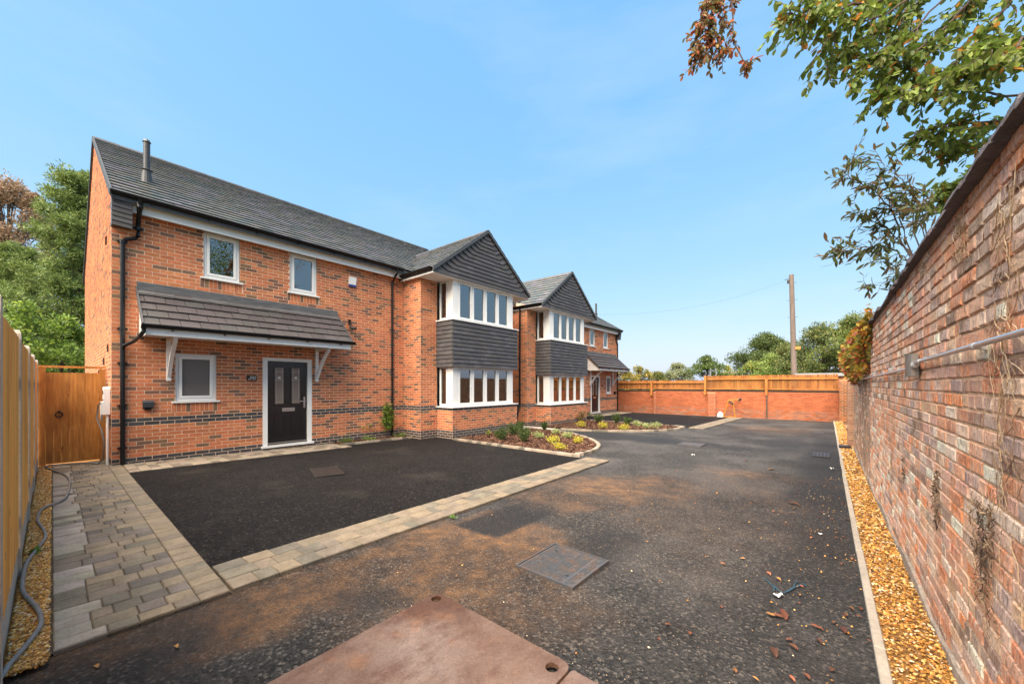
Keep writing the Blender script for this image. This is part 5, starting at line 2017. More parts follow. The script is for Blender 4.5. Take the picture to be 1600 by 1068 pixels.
ev = empty('car_charger', (-10.62, 0.69, 1.2), 'white wall box car charger on the side wall of the near house by the gate', 'charger')
yc = Y0 - .004
m = MB()
m.prism([(-10.66, yc, .98), (-10.43, yc, .98), (-10.43, yc, 1.47), (-10.46, yc, 1.50), (-10.63, yc, 1.50), (-10.66, yc, 1.47)], (0, -.085, 0))
m.prism([(-10.64, yc - .085, .84), (-10.47, yc - .085, .98), (-10.45, yc - .085, 1.22), (-10.65, yc - .085, 1.22)], (0, -.035, 0))
m.build('housing', M['whiteplastic'], ev)
m = MB(); m.box(-10.63, -10.48, yc - .089, yc - .085, 1.36, 1.43); m.box(-10.64, -10.48, yc - .125, yc - .1205, 1.17, 1.21); m.box(-10.64, -10.43, yc - .091, yc - .085, 1.245, 1.262); m.build('panel', M['blackpl'], ev)
m = MB(); m.tube([(-10.47, yc - .03, .98), (-10.46, yc - .035, .02)], .02, 8); m.build('conduit', M['whiteplastic'], ev)

cb = MB()
path_px = [(166, 655), (168, 680), (170, 700), (168, 715), (160, 722)]
pts = [Vector((-10.66, yc - .14, 1.17)), Vector((-10.68, yc - .16, .9)), Vector((-10.58, yc - .10, .68)), Vector((-10.53, yc - .07, .45)), Vector((-10.55, yc - .08, .15)), Vector((-10.65, yc - .14, .05))]
gp = [(-10.85, .45), (-11.02, .12), (-10.95, -.08), (-10.5, -.02), (-9.82, 0.12), (-9.2, 0.17), (-8.6, .16), (-7.7, 0.10), (-7.25, -0.07), (-6.7, -0.105), (-6.2, -.06), (-5.85, -0.045), (-5.5, -0.09), (-5.15, -0.135), (-4.8, -0.145), (-4.45, -0.135), (-4.1, -.075), (-3.9, -0.05), (-3.72, -0.05), (-3.5, -.10), (-3.33, -0.15), (-3.1, -.22), (-2.8, -.3)]
g2 = smooth_line(gp, 5)
pts += [Vector((x, y, gz(y) + (0.058 if y > -.01 else .066) - (.02 if x > -3.3 else 0))) for x, y in g2]
cb.tube(pts, 0.0125, 7)
tag(cb.build('cable', M['cable'], smooth=True), 'long grey cable snaking from the charger over the paving and gravel by the left fence', 'cable')

# ------------------------------------------------------------------ iron on the road
pt = empty('steel_road_plate', (-1.6, 0.6, 0), 'large rusty steel road plate with lifting holes lying on the tarmac', 'steel plate')


def plate(x0, x1, y0, y1, z, t, holes, rad=0.06):
    bm_pts = []
    n = 6
    out = []
    for (cx, cy, a0) in ((x1 - rad, y1 - rad, 0), (x0 + rad, y1 - rad, 90), (x0 + rad, y0 + rad, 180), (x1 - rad, y0 + rad, 270)):
        for k in range(n + 1):
            a = math.radians(a0 + 90 * k / n)
            out.append((cx + rad * math.cos(a), cy + rad * math.sin(a)))
    import bmesh
    bm = bmesh.new()
    loops = [out] + [[(hx + hr * math.cos(math.tau * k / 16), hy + hr * math.sin(math.tau * k / 16)) for k in range(16)] for hx, hy, hr in holes]
    ed = []
    for lp in loops:
        vsx = [bm.verts.new((x, y, z + t)) for x, y in lp]
        for i in range(len(vsx)): ed.append(bm.edges.new((vsx[i], vsx[(i + 1) % len(vsx)])))
    bmesh.ops.triangle_fill(bm, use_beauty=True, use_dissolve=False, edges=ed, normal=(0, 0, 1))
    top = list(bm.faces)
    r = bmesh.ops.extrude_face_region(bm, geom=top)
    for v in [e for e in r['geom'] if isinstance(e, bmesh.types.BMVert)]: v.co.z -= t
    bmesh.ops.recalc_face_normals(bm, faces=bm.faces)
    return bm


bm = plate(-2.185, -1.058, -1.9, 1.79, 0.012, 0.026, [(-2.125, 1.728, .036), (-1.135, 1.705, .036), (-2.13, -1.8, .02)])
bm.transform(Matrix.Translation(-Vector((-1.6, .6, 0))))
me = bpy.data.meshes.new('plate'); bm.to_mesh(me); bm.free(); me.materials.append(M['plate'])
a_ = me.attributes.new('col', 'FLOAT_COLOR', 'FACE')
link('plate', me, pt)
bm = plate(-1.052, -0.55, -1.9, 1.775, 0.008, 0.018, [(-.62, -1.8, .02)], .02)
me = bpy.data.meshes.new('steel_road_plate'); bm.to_mesh(me); bm.free(); me.materials.append(M['plate'])
tag(link('steel_road_plate', me), 'second brown steel plate edge showing at the bottom right of the large rusty plate', 'steel plate')


def manhole(cx, cy, w, l, ang, label, pattern, zoff=0.006, mat='iron', key=True):
    o = empty('manhole_cover', (cx, cy, gz(cy)), label, 'manhole cover', 'inspection covers in the tarmac')
    rot = Matrix.Rotation(ang, 4, 'Z')
    Mx = Matrix.Translation((cx, cy, gz(cy) + zoff)) @ rot

    def part(name, boxes, mt):
        mb = MB()
        for (x0, x1, y0, y1, z0, z1) in boxes:
            q = [(x0, y0, z0), (x1, y0, z0), (x1, y1, z0), (x0, y1, z0), (x0, y0, z1), (x1, y0, z1), (x1, y1, z1), (x0, y1, z1)]
            mb.hexa([Mx @ Vector(p) for p in q])
        return mb.build(name, mt, o)
    f = 0.013
    a, b = w / 2, l / 2
    part('frame', [(-a, -a + f, -b, b, -.02, .018), (a - f, a, -b, b, -.02, .018), (-a + f, a - f, -b, -b + f, -.02, .018), (-a + f, a - f, b - f, b, -.02, .018)], M[mat])
    g_ = .004
    lid = part('lid', [(-a + f + g_, a - f - g_, -b + f + g_, b - f - g_, -.02, .010)], M[mat])
    bx = []
    r = random.Random(int(cx * 100))
    x0, x1, y0, y1 = -a + f + .018, a - f - .018, -b + f + .018, b - f - .018
    if pattern == 'basket':
        st = 0.0225
        nx, ny = int((x1 - x0) / st), int((y1 - y0) / st)
        for i in range(nx):
            for j in range(ny):
                x, y = x0 + (x1 - x0) * i / nx, y0 + (y1 - y0) * j / ny
                sx, sy = (x1 - x0) / nx, (y1 - y0) / ny
                if i == nx - 4: continue
                if r.random() < .10: continue
                if r.random() < .5: bx.append((x, x + sx * r.choice((.75, 1.0)), y + sy * .22, y + sy * .62, .010, .0150))
                else: bx.append((x + sx * .22, x + sx * .62, y, y + sy * r.choice((.75, 1.0)), .010, .0150))
    else:
        nx, ny = pattern
        for i in range(nx):
            for j in range(ny):
                xx, yy = x0 + (x1 - x0) * (i + .5) / nx, y0 + (y1 - y0) * (j + .5) / ny
                bx.append((xx - .009, xx + .009, yy - .009, yy + .009, .010, .014))
    p = part('tread', bx, M[mat]); p.parent = lid; p['kind'] = 'stuff'
    if key:
        kh = [(-a + f + .05, -a + f + .075, b - f - .16, b - f - .145, .0101, .0112), (a - f - .10, a - f - .075, -b + f + .15, -b + f + .165, .0101, .0158)]
        k_ = part('key_hole', [(x0 + .08, x0 + .105, y1 - .12, y1 - .105, .0155, .0160), (x1 - .12, x1 - .095, y0 + .10, y0 + .115, .0155, .0160)], M['rubber'])
        k_.parent = lid
    return o


manhole(-1.785, 2.85, 0.575, 0.60, -0.02, 'large patterned grey manhole cover just beyond the rusty plate', 'basket', 0.012)
manhole(-6.95, 3.15, 0.46, 0.86, math.radians(80 - 90 + 90 - 6), 'dark rectangular manhole cover in the near black driveway', (10, 20), 0.022, mat='darkiron')
manhole(-2.95, 11.5, 0.62, 0.62, 0.0, 'pale manhole cover in the road between the two planting beds', (12, 12), 0.010)
manhole(-0.12, 11.85, 0.33, 0.92, 0.0, 'dark flat manhole cover in the road close to the kerb', (4, 12), 0.008, mat='darkiron')
m = MB(); m.box(-.35, -.10, 17.28, 17.48, gz(17.4) + .004, gz(17.4) + .02)
tag(m.build('drain_cover', M['iron']), 'tiny far drain cover in the road near the end wall', 'drain cover')
m = MB(); m.box(.235, .475, 13.25, 13.62, gz(13.4) + .0, gz(13.4) + .085); m.box(.26, .45, 13.22, 13.25, gz(13.4) + .02, gz(13.4) + .07)
tag(m.build('drain_box', M['rubber']), 'black plastic drain box lying across the kerb on the gravel', 'drain box')

# ------------------------------------------------------------------ litter and leaves on the tarmac
m = MB()
ropept = [[(1192, 901), (1200, 907), (1206, 914), (1210, 918), (1209, 922)], [(1209, 914), (1216, 921), (1222, 925), (1232, 923), (1243, 916), (1254, 911), (1260, 914)], [(1240, 917), (1243, 909), (1246, 907)], [(1226, 925), (1238, 918), (1250, 914)]]


def gat(u, v, dz=0.0):
    d = at(u, v, 1.0) - Vector((0, 0, EYE))
    z = 0.0
    for _ in range(40):
        t = (z + dz - EYE) / d.z
        z = .5 * z + .5 * gz(d.y * t)
    return Vector((d.x * t, d.y * t, z + dz))


for lp in ropept: m.tube([gat(u, v, .012) for u, v in lp], .0038, 6)
tag(m.build('rope', M['rope']), 'frayed end of blue rope lying on the tarmac', 'rope')


def scrap(name, u, v, w, l, ang, label, cat, mat, lift=.01):
    p = gat(u, v, .006)
    mb = MB()
    n = 5
    pp = []
    for i in range(n + 1):
        t = i / n
        for s in (-1, 1):
            q = Vector(((t - .5) * l, s * w / 2 * (0.8 + .3 * math.sin(t * 5)), lift * abs(math.sin(t * 4.2 + s)) + .001))
            pp.append(p + Matrix.Rotation(ang, 3, 'Z') @ q)
    mb.add(pp, [(2 * i, 2 * i + 1, 2 * i + 3, 2 * i + 2) for i in range(n)])
    return tag(mb.build(name, mat), label, cat)


scrap('paper_scrap', 1217, 931, .035, .075, .9, 'white torn wrapper beside the blue rope', 'litter', M['paper'], .02)
scrap('paper_scrap', 1282, 834, .04, .035, .3, 'pale grey scrap on the road near the kerb, beyond the rope', 'litter', M['paper'])
scrap('paper_scrap', 1300, 733, .06, .06, .2, 'white scrap on the road by the kerb, farther than the grey one', 'litter', M['paper'], .04)
scrap('paper_scrap', 1438, 976, .022, .05, -.5, 'white shell-like chip lying on the golden gravel', 'litter', M['paper'], .01)
scrap('paper_scrap', 1083, 711, .05, .07, .2, 'white scrap on the far tarmac near the pale manhole cover', 'litter', M['paper'], .03)

LC = [(0.20, 0.062, 0.025), (0.13, 0.045, 0.022), (0.33, 0.13, 0.045), (0.42, 0.20, 0.06), (0.09, 0.035, 0.02), (0.28, 0.085, 0.04)]


def leaf_mesh(name, L, W, col, curl, r, thick=False):
    """leaf with a folded midrib, 5 stations"""
    n = 5
    V, Fc = [], []
    for i in range(n + 1):
        t = i / n
        w = W / 2 * (math.sin(math.pi * min(1, t * .93 + .03)) ** .75)
        z = curl * L * math.sin(math.pi * t) * .5 + r.uniform(-.03, .03) * L
        V += [((t - .5) * L, -w, z + w * .35 + r.uniform(-.05, .05) * W), ((t - .5) * L, 0, z), ((t - .5) * L, w, z + w * .35 + r.uniform(-.05, .05) * W)]
    for i in range(n):
        b = 3 * i
        Fc += [(b, b + 1, b + 4, b + 3), (b + 1, b + 2, b + 5, b + 4)]
    me = mesh_np(name, V, Fc, [col] * len(Fc))
    return me


rl = random.Random(9)
BIG = [(1225, 959, .17, .055, 'large brown dry leaf on the tarmac, lowest right of the steel plate', 0), (1215, 961, .10, .04, None, 0), (1330, 949, .055, .028, None, 2),
       (1205, 960, .06, .045, None, 3), (1276, 979, .10, .045, 'brown curled leaf in front of the blue rope near the kerb', 5), (1303, 971, .055, .024, 'smooth pinkish leaf lying on the tarmac near the kerb', 2), (1342, 962, .06, .018, 'bright red-pink thin leaf against the kerb', 5),
       (1318, 983, .11, .05, 'dark brown crumpled leaf on the tarmac beside the kerb', 1), (1345, 950, .06, .03, None, 0), (1320, 960, .07, .03, None, 1), (1200, 957, .04, .03, 'small amber curled leaf on the tarmac before the rope', 3), (1357, 1007, .035, .026, 'small coral leaf touching the near kerb', 5), (1280, 1000, .07, .03, None, 1), (1240, 1010, .08, .03, None, 0), (1210, 1018, .12, .05, 'big brown leaf nearest the bottom edge of the road', 1),
       (1308, 840, .09, .05, 'brown leaf by the kerb beside the grey scrap', 0), (1318, 838, .05, .03, None, 5), (1280, 807, .07, .05, None, 0), (1325, 812, .12, .06, 'brown leaves by the kerb beyond the grey scrap', 1), (1250, 928, .05, .02, None, 3), (1044, 975, .05, .03, None, 0), (1078, 988, .045, .03, None, 0), (1029, 997, .035, .025, None, 0), (1148, 1046, .05, .03, None, 2), (1300, 1045, .05, .03, None, 1),
       (1240, 787, .3, .10, None, 0), (1205, 733, .25, .12, None, 3), (1165, 720, .2, .08, None, 0), (1120, 770, .16, .05, None, 3), (1372, 865, .05, .03, 'dark leaf lying on the golden gravel strip', 4), (1363, 897, .06, .03, None, 4), (865, 700, .12, .06, None, 3), (545, 1045, .05, .04, None, 3), (275, 1009, .05, .03, 'tan leaf on the muddy tarmac by the left paving', 3), (150, 1040, .05, .03, None, 3)]
for (u, v, L, W, lab, ci) in BIG:
    p = gat(u, v, .012)
    if u > 1355: p.z += .03
    L, W = L * (.72 if v > 840 else .55), W * (.8 if v > 840 else .6)
    me = leaf_mesh('fallen_leaf', L, W, jit(tuple(.55 * x for x in LC[ci]), .2, rl), rl.uniform(.05, .3), rl)
    me.materials.append(M['dryleaf'])
    o = link('fallen_leaf', me, None, Matrix.Translation(p) @ Euler((rl.uniform(-.15, .15), rl.uniform(-.1, .1), rl.uniform(0, 6.3))).to_matrix().to_4x4())
    tag(o, lab or 'small dry brown leaf fallen on the dark tarmac', 'leaf', 'fallen leaves on the court')
for i in range(46):
    x, y = rl.uniform(-.75, .19), 2.3 + rl.random() ** 1.5 * 6
    if rl.random() < .3: x = rl.uniform(-3, .1); y = rl.uniform(2.2, 9)
    p = Vector((x, y, gz(y) + .012))
    L = rl.uniform(.012, .05)
    me = leaf_mesh('fallen_leaf', L, L * rl.uniform(.4, .8), jit(rl.choice(LC), .2, rl), rl.uniform(0, .3), rl)
    me.materials.append(M['dryleaf'])
    o = link('fallen_leaf', me, None, Matrix.Translation(p) @ Euler((rl.uniform(-.2, .2), rl.uniform(-.2, .2), rl.uniform(0, 6.3))).to_matrix().to_4x4())
    tag(o, 'small dry brown leaf fallen on the dark tarmac', 'leaf', 'fallen leaves on the court')

# loose grit and gravel scattered over the tarmac
def grit(name, n, seed, fn, cols, smin, smax):
    r = np.random.RandomState(seed)
    base = np.array([(1, 0, 0), (-1, 0, 0), (0, 1, 0), (0, -1, 0), (0, 0, 1)], float)
    fcs = [(0, 2, 4), (2, 1, 4), (1, 3, 4), (3, 0, 4)]
    V, Fc, C = [], [], []
    for _ in range(n):
        x, y = fn(r)
        s = r.uniform(smin, smax)
        d = base * s * r.uniform(.6, 1.3, (5, 1)) + np.array([x, y, gz(y) + .012])
        b = len(V); V.extend(map(tuple, d)); Fc.extend([tuple(b + i for i in f) for f in fcs])
        C.extend([cols[r.randint(len(cols))]] * 4)
    me = mesh_np(name, V, Fc, C); me.materials.append(M['stone'])
    tag(link(name, me), kind='stuff')


GR = [(0.36, 0.25, 0.16), (0.20, 0.16, 0.13), (0.10, 0.085, 0.075), (0.48, 0.36, 0.24), (0.30, 0.17, 0.09)]
grit('grit', 2600, 8, lambda r: (r.uniform(-3.2, .2), 1.5 + 6 * r.uniform(0, 1) ** 1.6), GR, .0015, .0042)
grit('loose_gravel', 170, 9, lambda r: (.2 - abs(r.normal(0, .35)), r.uniform(2.4, 9)), GCOL, .004, .009)
grit('loose_gravel', 40, 10, lambda r: (r.uniform(-3.2, -.3), r.uniform(1.6, 6)), GCOL + [(0.5, .42, .34)], .005, .011)
grit('grit', 500, 12, lambda r: (r.uniform(-9, -4.2), r.uniform(.9, 7.4)), [(0.12, .10, .09), (.2, .17, .14), (.4, .36, .3)], .002, .004)

# yellow stand and a rubble bag by the far wall
ys = empty('yellow_stand', (-4.05, 23.35, -.25), 'yellow metal pipe stand leaning by the far brick wall', 'pipe stand')
zb = -.235
m = MB(); m.tube([(-4.38, 23.30, zb), (-4.12, 23.38, zb + .92)], .028, 8); m.build('leg', M['yellow'], ys)
m = MB(); m.tube([(-3.80, 23.30, zb), (-3.92, 23.38, zb + .88)], .028, 8); m.build('leg', M['yellow'], ys)
m = MB(); m.tube([(-4.16, 23.38, zb + .92), (-3.62, 23.42, zb + .97)], .03, 8); m.build('top_bar', M['yellow'], ys)
m = MB(); m.tube([(-4.10, 23.36, zb + .85), (-3.90, 23.36, zb + .72)], .05, 8); m.tube([(-3.66, 23.40, zb + .90), (-3.55, 23.42, zb + 1.02)], .06, 8); m.build('clamp', M['blackiron'], ys)
m = MB(); m.box(-4.55, -3.75, 23.22, 23.40, zb, zb + .05); m.build('foot_plate', M['yellow'], ys)
m = MB()
for k in range(7):
    a = math.tau * k / 7
m.prism([(-4.66, 23.2, zb), (-4.36, 23.2, zb), (-4.40, 23.2, zb + .18), (-4.52, 23.2, zb + .30), (-4.62, 23.2, zb + .20)], (0, .22, 0))
tag(m.build('rubble_sack', M['paper']), 'crumpled white rubble sack on the ground beside the yellow stand', 'sack')

# ------------------------------------------------------------------ plants
def leaves_mesh(name, Pp, size, cols, seed, aspect=.5, nrm_bias=None, droop=0.0, mat='leaf', fold=.25, parent=None, kind=None):
    """many folded leaves at once: Pp (n,3)"""
    r = np.random.RandomState(seed)
    n = len(Pp)
    Pp = np.asarray(Pp, float)
    sz = size * r.uniform(.6, 1.3, n) if np.isscalar(size) else np.asarray(size)
    d = r.normal(0, 1, (n, 3)); d[:, 2] -= droop
    if nrm_bias is not None: d += nrm_bias
    d /= np.linalg.norm(d, axis=1, keepdims=True) + 1e-9
    k = r.normal(0, 1, (n, 3)); k[:, 2] += .8
    s = np.cross(d, k); s /= np.linalg.norm(s, axis=1, keepdims=True) + 1e-9
    u = np.cross(s, d)
    L = sz[:, None]; W = L * aspect * .5
    b = Pp; t = Pp + d * L
    a1, a2 = Pp + d * L * .38 + s * W + u * W * fold, Pp + d * L * .38 - s * W + u * W * fold
    V = np.stack([b, a1, t, a2], 1).reshape(-1, 3)
    i = np.arange(n) * 4
    Fq = np.concatenate([np.stack([i, i + 1, i + 2], 1), np.stack([i, i + 2, i + 3], 1)], 0)
    cols = np.asarray(cols, float) * 1.08
    C = cols[r.randint(len(cols), size=n)] * r.uniform(.75, 1.25, (n, 1))
    C = np.concatenate([C, C], 0)
    o_ = np.array(wo(parent))
    V = V - o_
    me = bpy.data.meshes.new(name)
    me.vertices.add(len(V)); me.vertices.foreach_set('co', V.astype(np.float32).ravel())
    me.loops.add(Fq.size); me.loops.foreach_set('vertex_index', Fq.astype(np.int32).ravel())
    me.polygons.add(len(Fq)); me.polygons.foreach_set('loop_start', np.arange(0, Fq.size, 3, dtype=np.int32))
    me.update()
    a = me.attributes.new('col', 'FLOAT_COLOR', 'FACE')
    arr = np.ones((len(Fq), 4), np.float32); arr[:, :3] = C
    a.data.foreach_set('color', arr.ravel())
    me.materials.append(M[mat])
    o = link(name, me, parent)
    if kind: o['kind'] = kind
    return o


def shrub(x, y, rx, h, n, lsize, cols, label, group, seed, name='garden_shrub', aspect=.4, stems=7, spike=False, z0=None, cat='shrub'):
    z = gz(y) + .055 if z0 is None else z0
    o = empty(name, (x, y, z), label, cat, group)
    r = np.random.RandomState(seed)
    m = MB()
    tips = []
    for k in range(stems):
        a = r.uniform(0, math.tau); q = rx * math.sqrt(r.uniform(0.02, 1))
        hh = h * r.uniform(.6, 1.0) * (1 - .35 * (q / rx) ** 2)
        p0, p1 = Vector((x + q * .15 * math.cos(a), y + q * .15 * math.sin(a), z)), Vector((x + q * math.cos(a), y + q * math.sin(a), z + hh))
        pm = p0.lerp(p1, .5) + Vector((0, 0, .1 * hh))
        m.tube([p0, pm, p1], [.006, .004, .002], 4)
        tips.append((p0, pm, p1))
    m.build('stem', M['twig'], o)
    pts = []
    for k in range(n):
        p0, pm, p1 = tips[r.randint(len(tips))]
        t = r.uniform(.15, 1.02)
        q = (p0.lerp(pm, t * 2) if t < .5 else pm.lerp(p1, t * 2 - 1))
        s = .11 * rx + (.16 * rx if not spike else .05 * rx)
        pts.append((q.x + r.normal(0, s), q.y + r.normal(0, s), max(z + .01, q.z + r.normal(0, s * .7))))
    leaves_mesh('foliage', pts, lsize, cols, seed + 1, aspect, nrm_bias=np.array([0, 0, 1.6 if spike else .7]), parent=o)
    return o


DG = [(0.06, 0.10, 0.022), (0.085, 0.135, 0.03), (0.04, 0.07, 0.018), (0.11, 0.15, 0.04)]
LG = [(0.36, 0.40, 0.05), (0.48, 0.46, 0.06), (0.28, 0.33, 0.05), (0.55, 0.50, 0.10)]
YG = [(0.58, 0.47, 0.03), (0.64, 0.42, 0.03), (0.46, 0.42, 0.05), (0.50, 0.33, 0.03)]
VG = [(0.30, 0.36, 0.10), (0.45, 0.48, 0.20), (0.55, 0.55, 0.30), (0.24, 0.30, 0.07)]
RB = [(0.20, 0.13, 0.045), (0.13, 0.11, 0.04), (0.25, 0.11, 0.04), (0.10, 0.10, 0.035)]
PLANTS = [  # photo pixel at the foot, radius, height, kind, label
    (784, 688, .34, .46, 'd', 'dark green lavender-like shrub nearest the drive-side corner of the first bed'),
    (802, 680, .36, .50, 'd', 'dark green spiky shrub behind the others in the first bed, close to the bay'),
    (819, 691, .36, .52, 'd', 'tall dark green spiky shrub in the middle of the first bed'),
    (813, 673, .20, .40, 'd', 'small dark green shrub at the back of the first bed beside the passage'),
    (746, 677, .26, .44, 'r', 'bronze leafy plant against the bay wall, first from the drive'),
    (783, 669, .26, .44, 'r', 'bronze leafy plant against the bay wall, nearer the passage'),
    (763, 680, .14, .26, 'g', 'thin pale green sprig under the bay by the bronze plants'),
    (841, 684, .26, .24, 'v', 'cream-edged low shrub just right of the dark shrubs in the first bed'),
    (864, 691, .26, .24, 'y', 'golden yellow low shrub, middle one of the first bed'),
    (874, 702, .26, .22, 'y', 'golden yellow low shrub nearest the road edge of the first bed'),
    (868, 678, .24, .22, 'v', 'cream-edged low shrub at the passage edge of the first bed'),
    (886, 684, .27, .24, 'v', 'cream-edged low shrub in the right half of the first bed'),
    (901, 692, .24, .20, 'y', 'yellow-green low shrub at the tip of the first bed'),
    (851, 672, .18, .36, 'd', 'upright dark green shrub by the passage mouth'),
    (882, 657, .30, .46, 'r', 'reddish green shrub under the bay of the farther house'),
    (907, 658, .32, .60, 'r', 'taller reddish shrub at the end of the farther bay'),
    (908, 667, .30, .30, 'y', 'bright yellow shrub at the front of the second bed, first from the passage'),
    (935, 661, .34, .48, 'd', 'dark green shrub in the second bed between the two yellow ones'),
    (941, 668, .30, .28, 'y', 'bright yellow shrub at the front of the second bed, middle one'),
    (963, 661, .36, .50, 'd', 'dark green shrub left of the pair in the second bed'),
    (980, 664, .30, .40, 'd', 'dark green shrub right of the pair in the second bed'),
    (974, 671, .32, .28, 'y', 'bright yellow shrub at the front of the second bed, last one'),
    (996, 666, .30, .30, 'v', 'cream-edged shrub towards the road end of the second bed'),
    (1010, 669, .28, .26, 'v', 'cream-edged shrub second from the road end of the second bed'),
    (1025, 668, .30, .28, 'v', 'cream-edged shrub at the road end of the second bed'),
    (922, 650, .30, .22, 'g', 'low green plant by the door path of the farther house'),
]
KIND = dict(d=([tuple(.8 * x for x in c_) for c_ in DG], 1300, .065, .26, 22, True), y=([tuple(.95 * x for x in c_) for c_ in YG + LG], 420, .045, .6, 10, False), v=([tuple(.85 * x for x in c_) for c_ in VG], 420, .05, .55, 10, False), r=(RB, 420, .075, .5, 9, False), g=(LG + DG, 160, .05, .4, 6, False))
for i, (u, v, rx, h, k, lab) in enumerate(PLANTS):
    p = gat(u, v, .05)
    c, n, ls, asp, st, sp = KIND[k]
    rx *= .62 if k != 'r' else .9; h *= .85 if k in 'yv' else .95; ls *= .85
    shrub(p.x, p.y, rx, h, n, ls, c, lab, 'plants in the two beds', 100 + i, aspect=asp, stems=st, spike=sp)
SB = ['low green plant in the little bed, nearest the door path', 'low green plant in the middle of the little bed under the wall', 'low green plant at the foot of the black downpipe']
for i, (x, y) in enumerate(((-9.98, 5.05), (-9.98, 5.75), (-9.98, 6.75))):
    shrub(x, y, .19, .13, 240, .04, [(0.13, 0.19, 0.03), (0.19, 0.25, 0.05), (0.09, 0.14, 0.025)], SB[i], 'ground plants below the front wall', 300 + i, aspect=.5, stems=9)
# wall shrub by the downpipe
ws = empty('climbing_shrub', (-10.2, 6.35, -.05), 'slim leafy climbing shrub trained up the brick wall beside the downpipe', 'shrub')
m = MB()
r = np.random.RandomState(4)
pts = []
for k in range(7):
    x0_, y0_ = -10.18, 6.36
    a, b = r.uniform(-.12, .14), r.uniform(.55, 1.02)
    q = [Vector((x0_, y0_, -.05)), Vector((x0_ + .03, y0_ + a * .5, b * .5)), Vector((x0_ + .0, y0_ + a, b))]
    m.tube(q, [.008, .006, .003], 5)
    for j in range(190):
        t = r.uniform(.25, 1.0) ** .7
        p = q[0].lerp(q[1], min(1, t * 2)) if t < .5 else q[1].lerp(q[2], t * 2 - 1)
        pts.append((max(-10.27, p.x + abs(r.normal(0, .07))), p.y + r.normal(0, .075), p.z + r.normal(0, .06)))
for k in range(2):
    q = [Vector((-10.2, 6.2, -.02)), Vector((-10.22, 6.0 - k * .1, .3)), Vector((-10.22, 5.75 - k * .2, .42 - k * .1))]
    m.tube(q, [.006, .004, .002], 4)
    for j in range(14): pts.append(tuple(q[1].lerp(q[2], r.uniform(0, 1)) + Vector((r.uniform(0, .03), 0, r.normal(0, .03)))))
m.build('stem', M['twig'], ws)
leaves_mesh('foliage', pts, .06, [(0.10, 0.16, 0.02), (0.15, 0.22, 0.03), (0.06, 0.10, 0.018), (0.20, 0.26, 0.04)], 5, .5, parent=ws)
shrub(-5.45, -.085, .05, .05, 26, .045, [(0.08, 0.17, 0.02), (0.12, 0.22, 0.03)], 'tiny green weed growing in the golden gravel by the fence', None, 411, name='weed', stems=4, aspect=.5, z0=.04, cat='weed')
shrub(-3.40, 3.02, .05, .035, 60, .022, [(0.13, 0.24, 0.03), (0.17, 0.28, 0.05)], 'tiny green weed at the foot of the block edging', None, 412, name='weed', stems=5, aspect=.5, z0=gz(3) + .012, cat='weed')

# ------------------------------------------------------------------ trees
def clump_points(r, centre, rad, n, shell=.55):
    d = r.normal(0, 1, (n, 3)); d /= np.linalg.norm(d, axis=1, keepdims=True)
    q = r.uniform(shell, 1.0, (n, 1)) ** .7
    return np.asarray(centre) + d * q * np.asarray(rad)


def tree(name, base, height, spread, label, group, seed, cols, nclump=46, per=150, lsize=.16, clump=.26, trunk_r=.16, crown_lo=.28, shape=1.0, mat='leaf', lean=(0, 0), cat='tree', aspect=.6, gaps=.0):
    r = np.random.RandomState(seed)
    x, y, z = base
    o = empty(name, base, label, cat, group)
    m = MB()
    H_ = height
    top = Vector((x + lean[0], y + lean[1], z + H_ * .93))
    tr = [Vector((x, y, z - .3)).lerp(top, t) + Vector((r.normal(0, .05) * H_ * .1, r.normal(0, .05) * H_ * .1, 0)) for t in (0, .25, .5, .75, 1)]
    m.tube(tr, [trunk_r, trunk_r * .85, trunk_r * .6, trunk_r * .35, trunk_r * .1], 8)
    m.build('trunk', M['bark'], o)
    lb = MB()
    cc = []
    for k in range(nclump):
        t = crown_lo + (1 - crown_lo) * r.uniform(0, 1)
        rel = (t - crown_lo) / (1 - crown_lo)
        w = spread * (math.sin(math.pi * min(.98, (rel * .78 + .2))) ** shape)
        a, q = r.uniform(0, math.tau), math.sqrt(r.uniform(.05, 1))
        c = Vector((x + lean[0] * t + math.cos(a) * q * w, y + lean[1] * t + math.sin(a) * q * w, z + H_ * t))
        cc.append((c, spread * clump * r.uniform(.6, 1.25)))
        s = Vector((x + lean[0] * t * .6, y + lean[1] * t * .6, z + H_ * max(.1, t - .22 - .1 * q)))
        lb.tube([s, s.lerp(c, .5) + Vector((0, 0, .06 * H_ * q)), c], [trunk_r * .28, trunk_r * .16, trunk_r * .05], 5)
    lb.build('limb', M['bark'], o)
    P_ = []
    for c, rad in cc:
        P_.append(clump_points(r, c, (rad, rad, rad * .72), int(1.45 * per * r.uniform(.6, 1.3)), .25))
    P_ = np.concatenate(P_)
    leaves_mesh('crown', P_, lsize, [tuple(1.4 * v for v in c) for c in cols], seed + 3, aspect, parent=o, mat=mat)
    return o


G1 = [(0.05, 0.075, 0.024), (0.075, 0.10, 0.03), (0.035, 0.055, 0.018), (0.095, 0.115, 0.035)]
G2 = [(0.10, 0.15, 0.035), (0.15, 0.20, 0.045), (0.07, 0.11, 0.028), (0.19, 0.22, 0.06)]
G3 = [(0.085, 0.10, 0.03), (0.12, 0.125, 0.035), (0.055, 0.075, 0.024), (0.16, 0.15, 0.045)]
AU = [(0.22, 0.17, 0.03), (0.16, 0.15, 0.04), (0.28, 0.17, 0.03), (0.12, 0.13, 0.04)]


def far(u, d):
    p = at(u, V0, d)
    return (p.x, p.y, -.5)


def hgt(v, d):
    return EYE + (V0 - v) / F_PX * d + .5


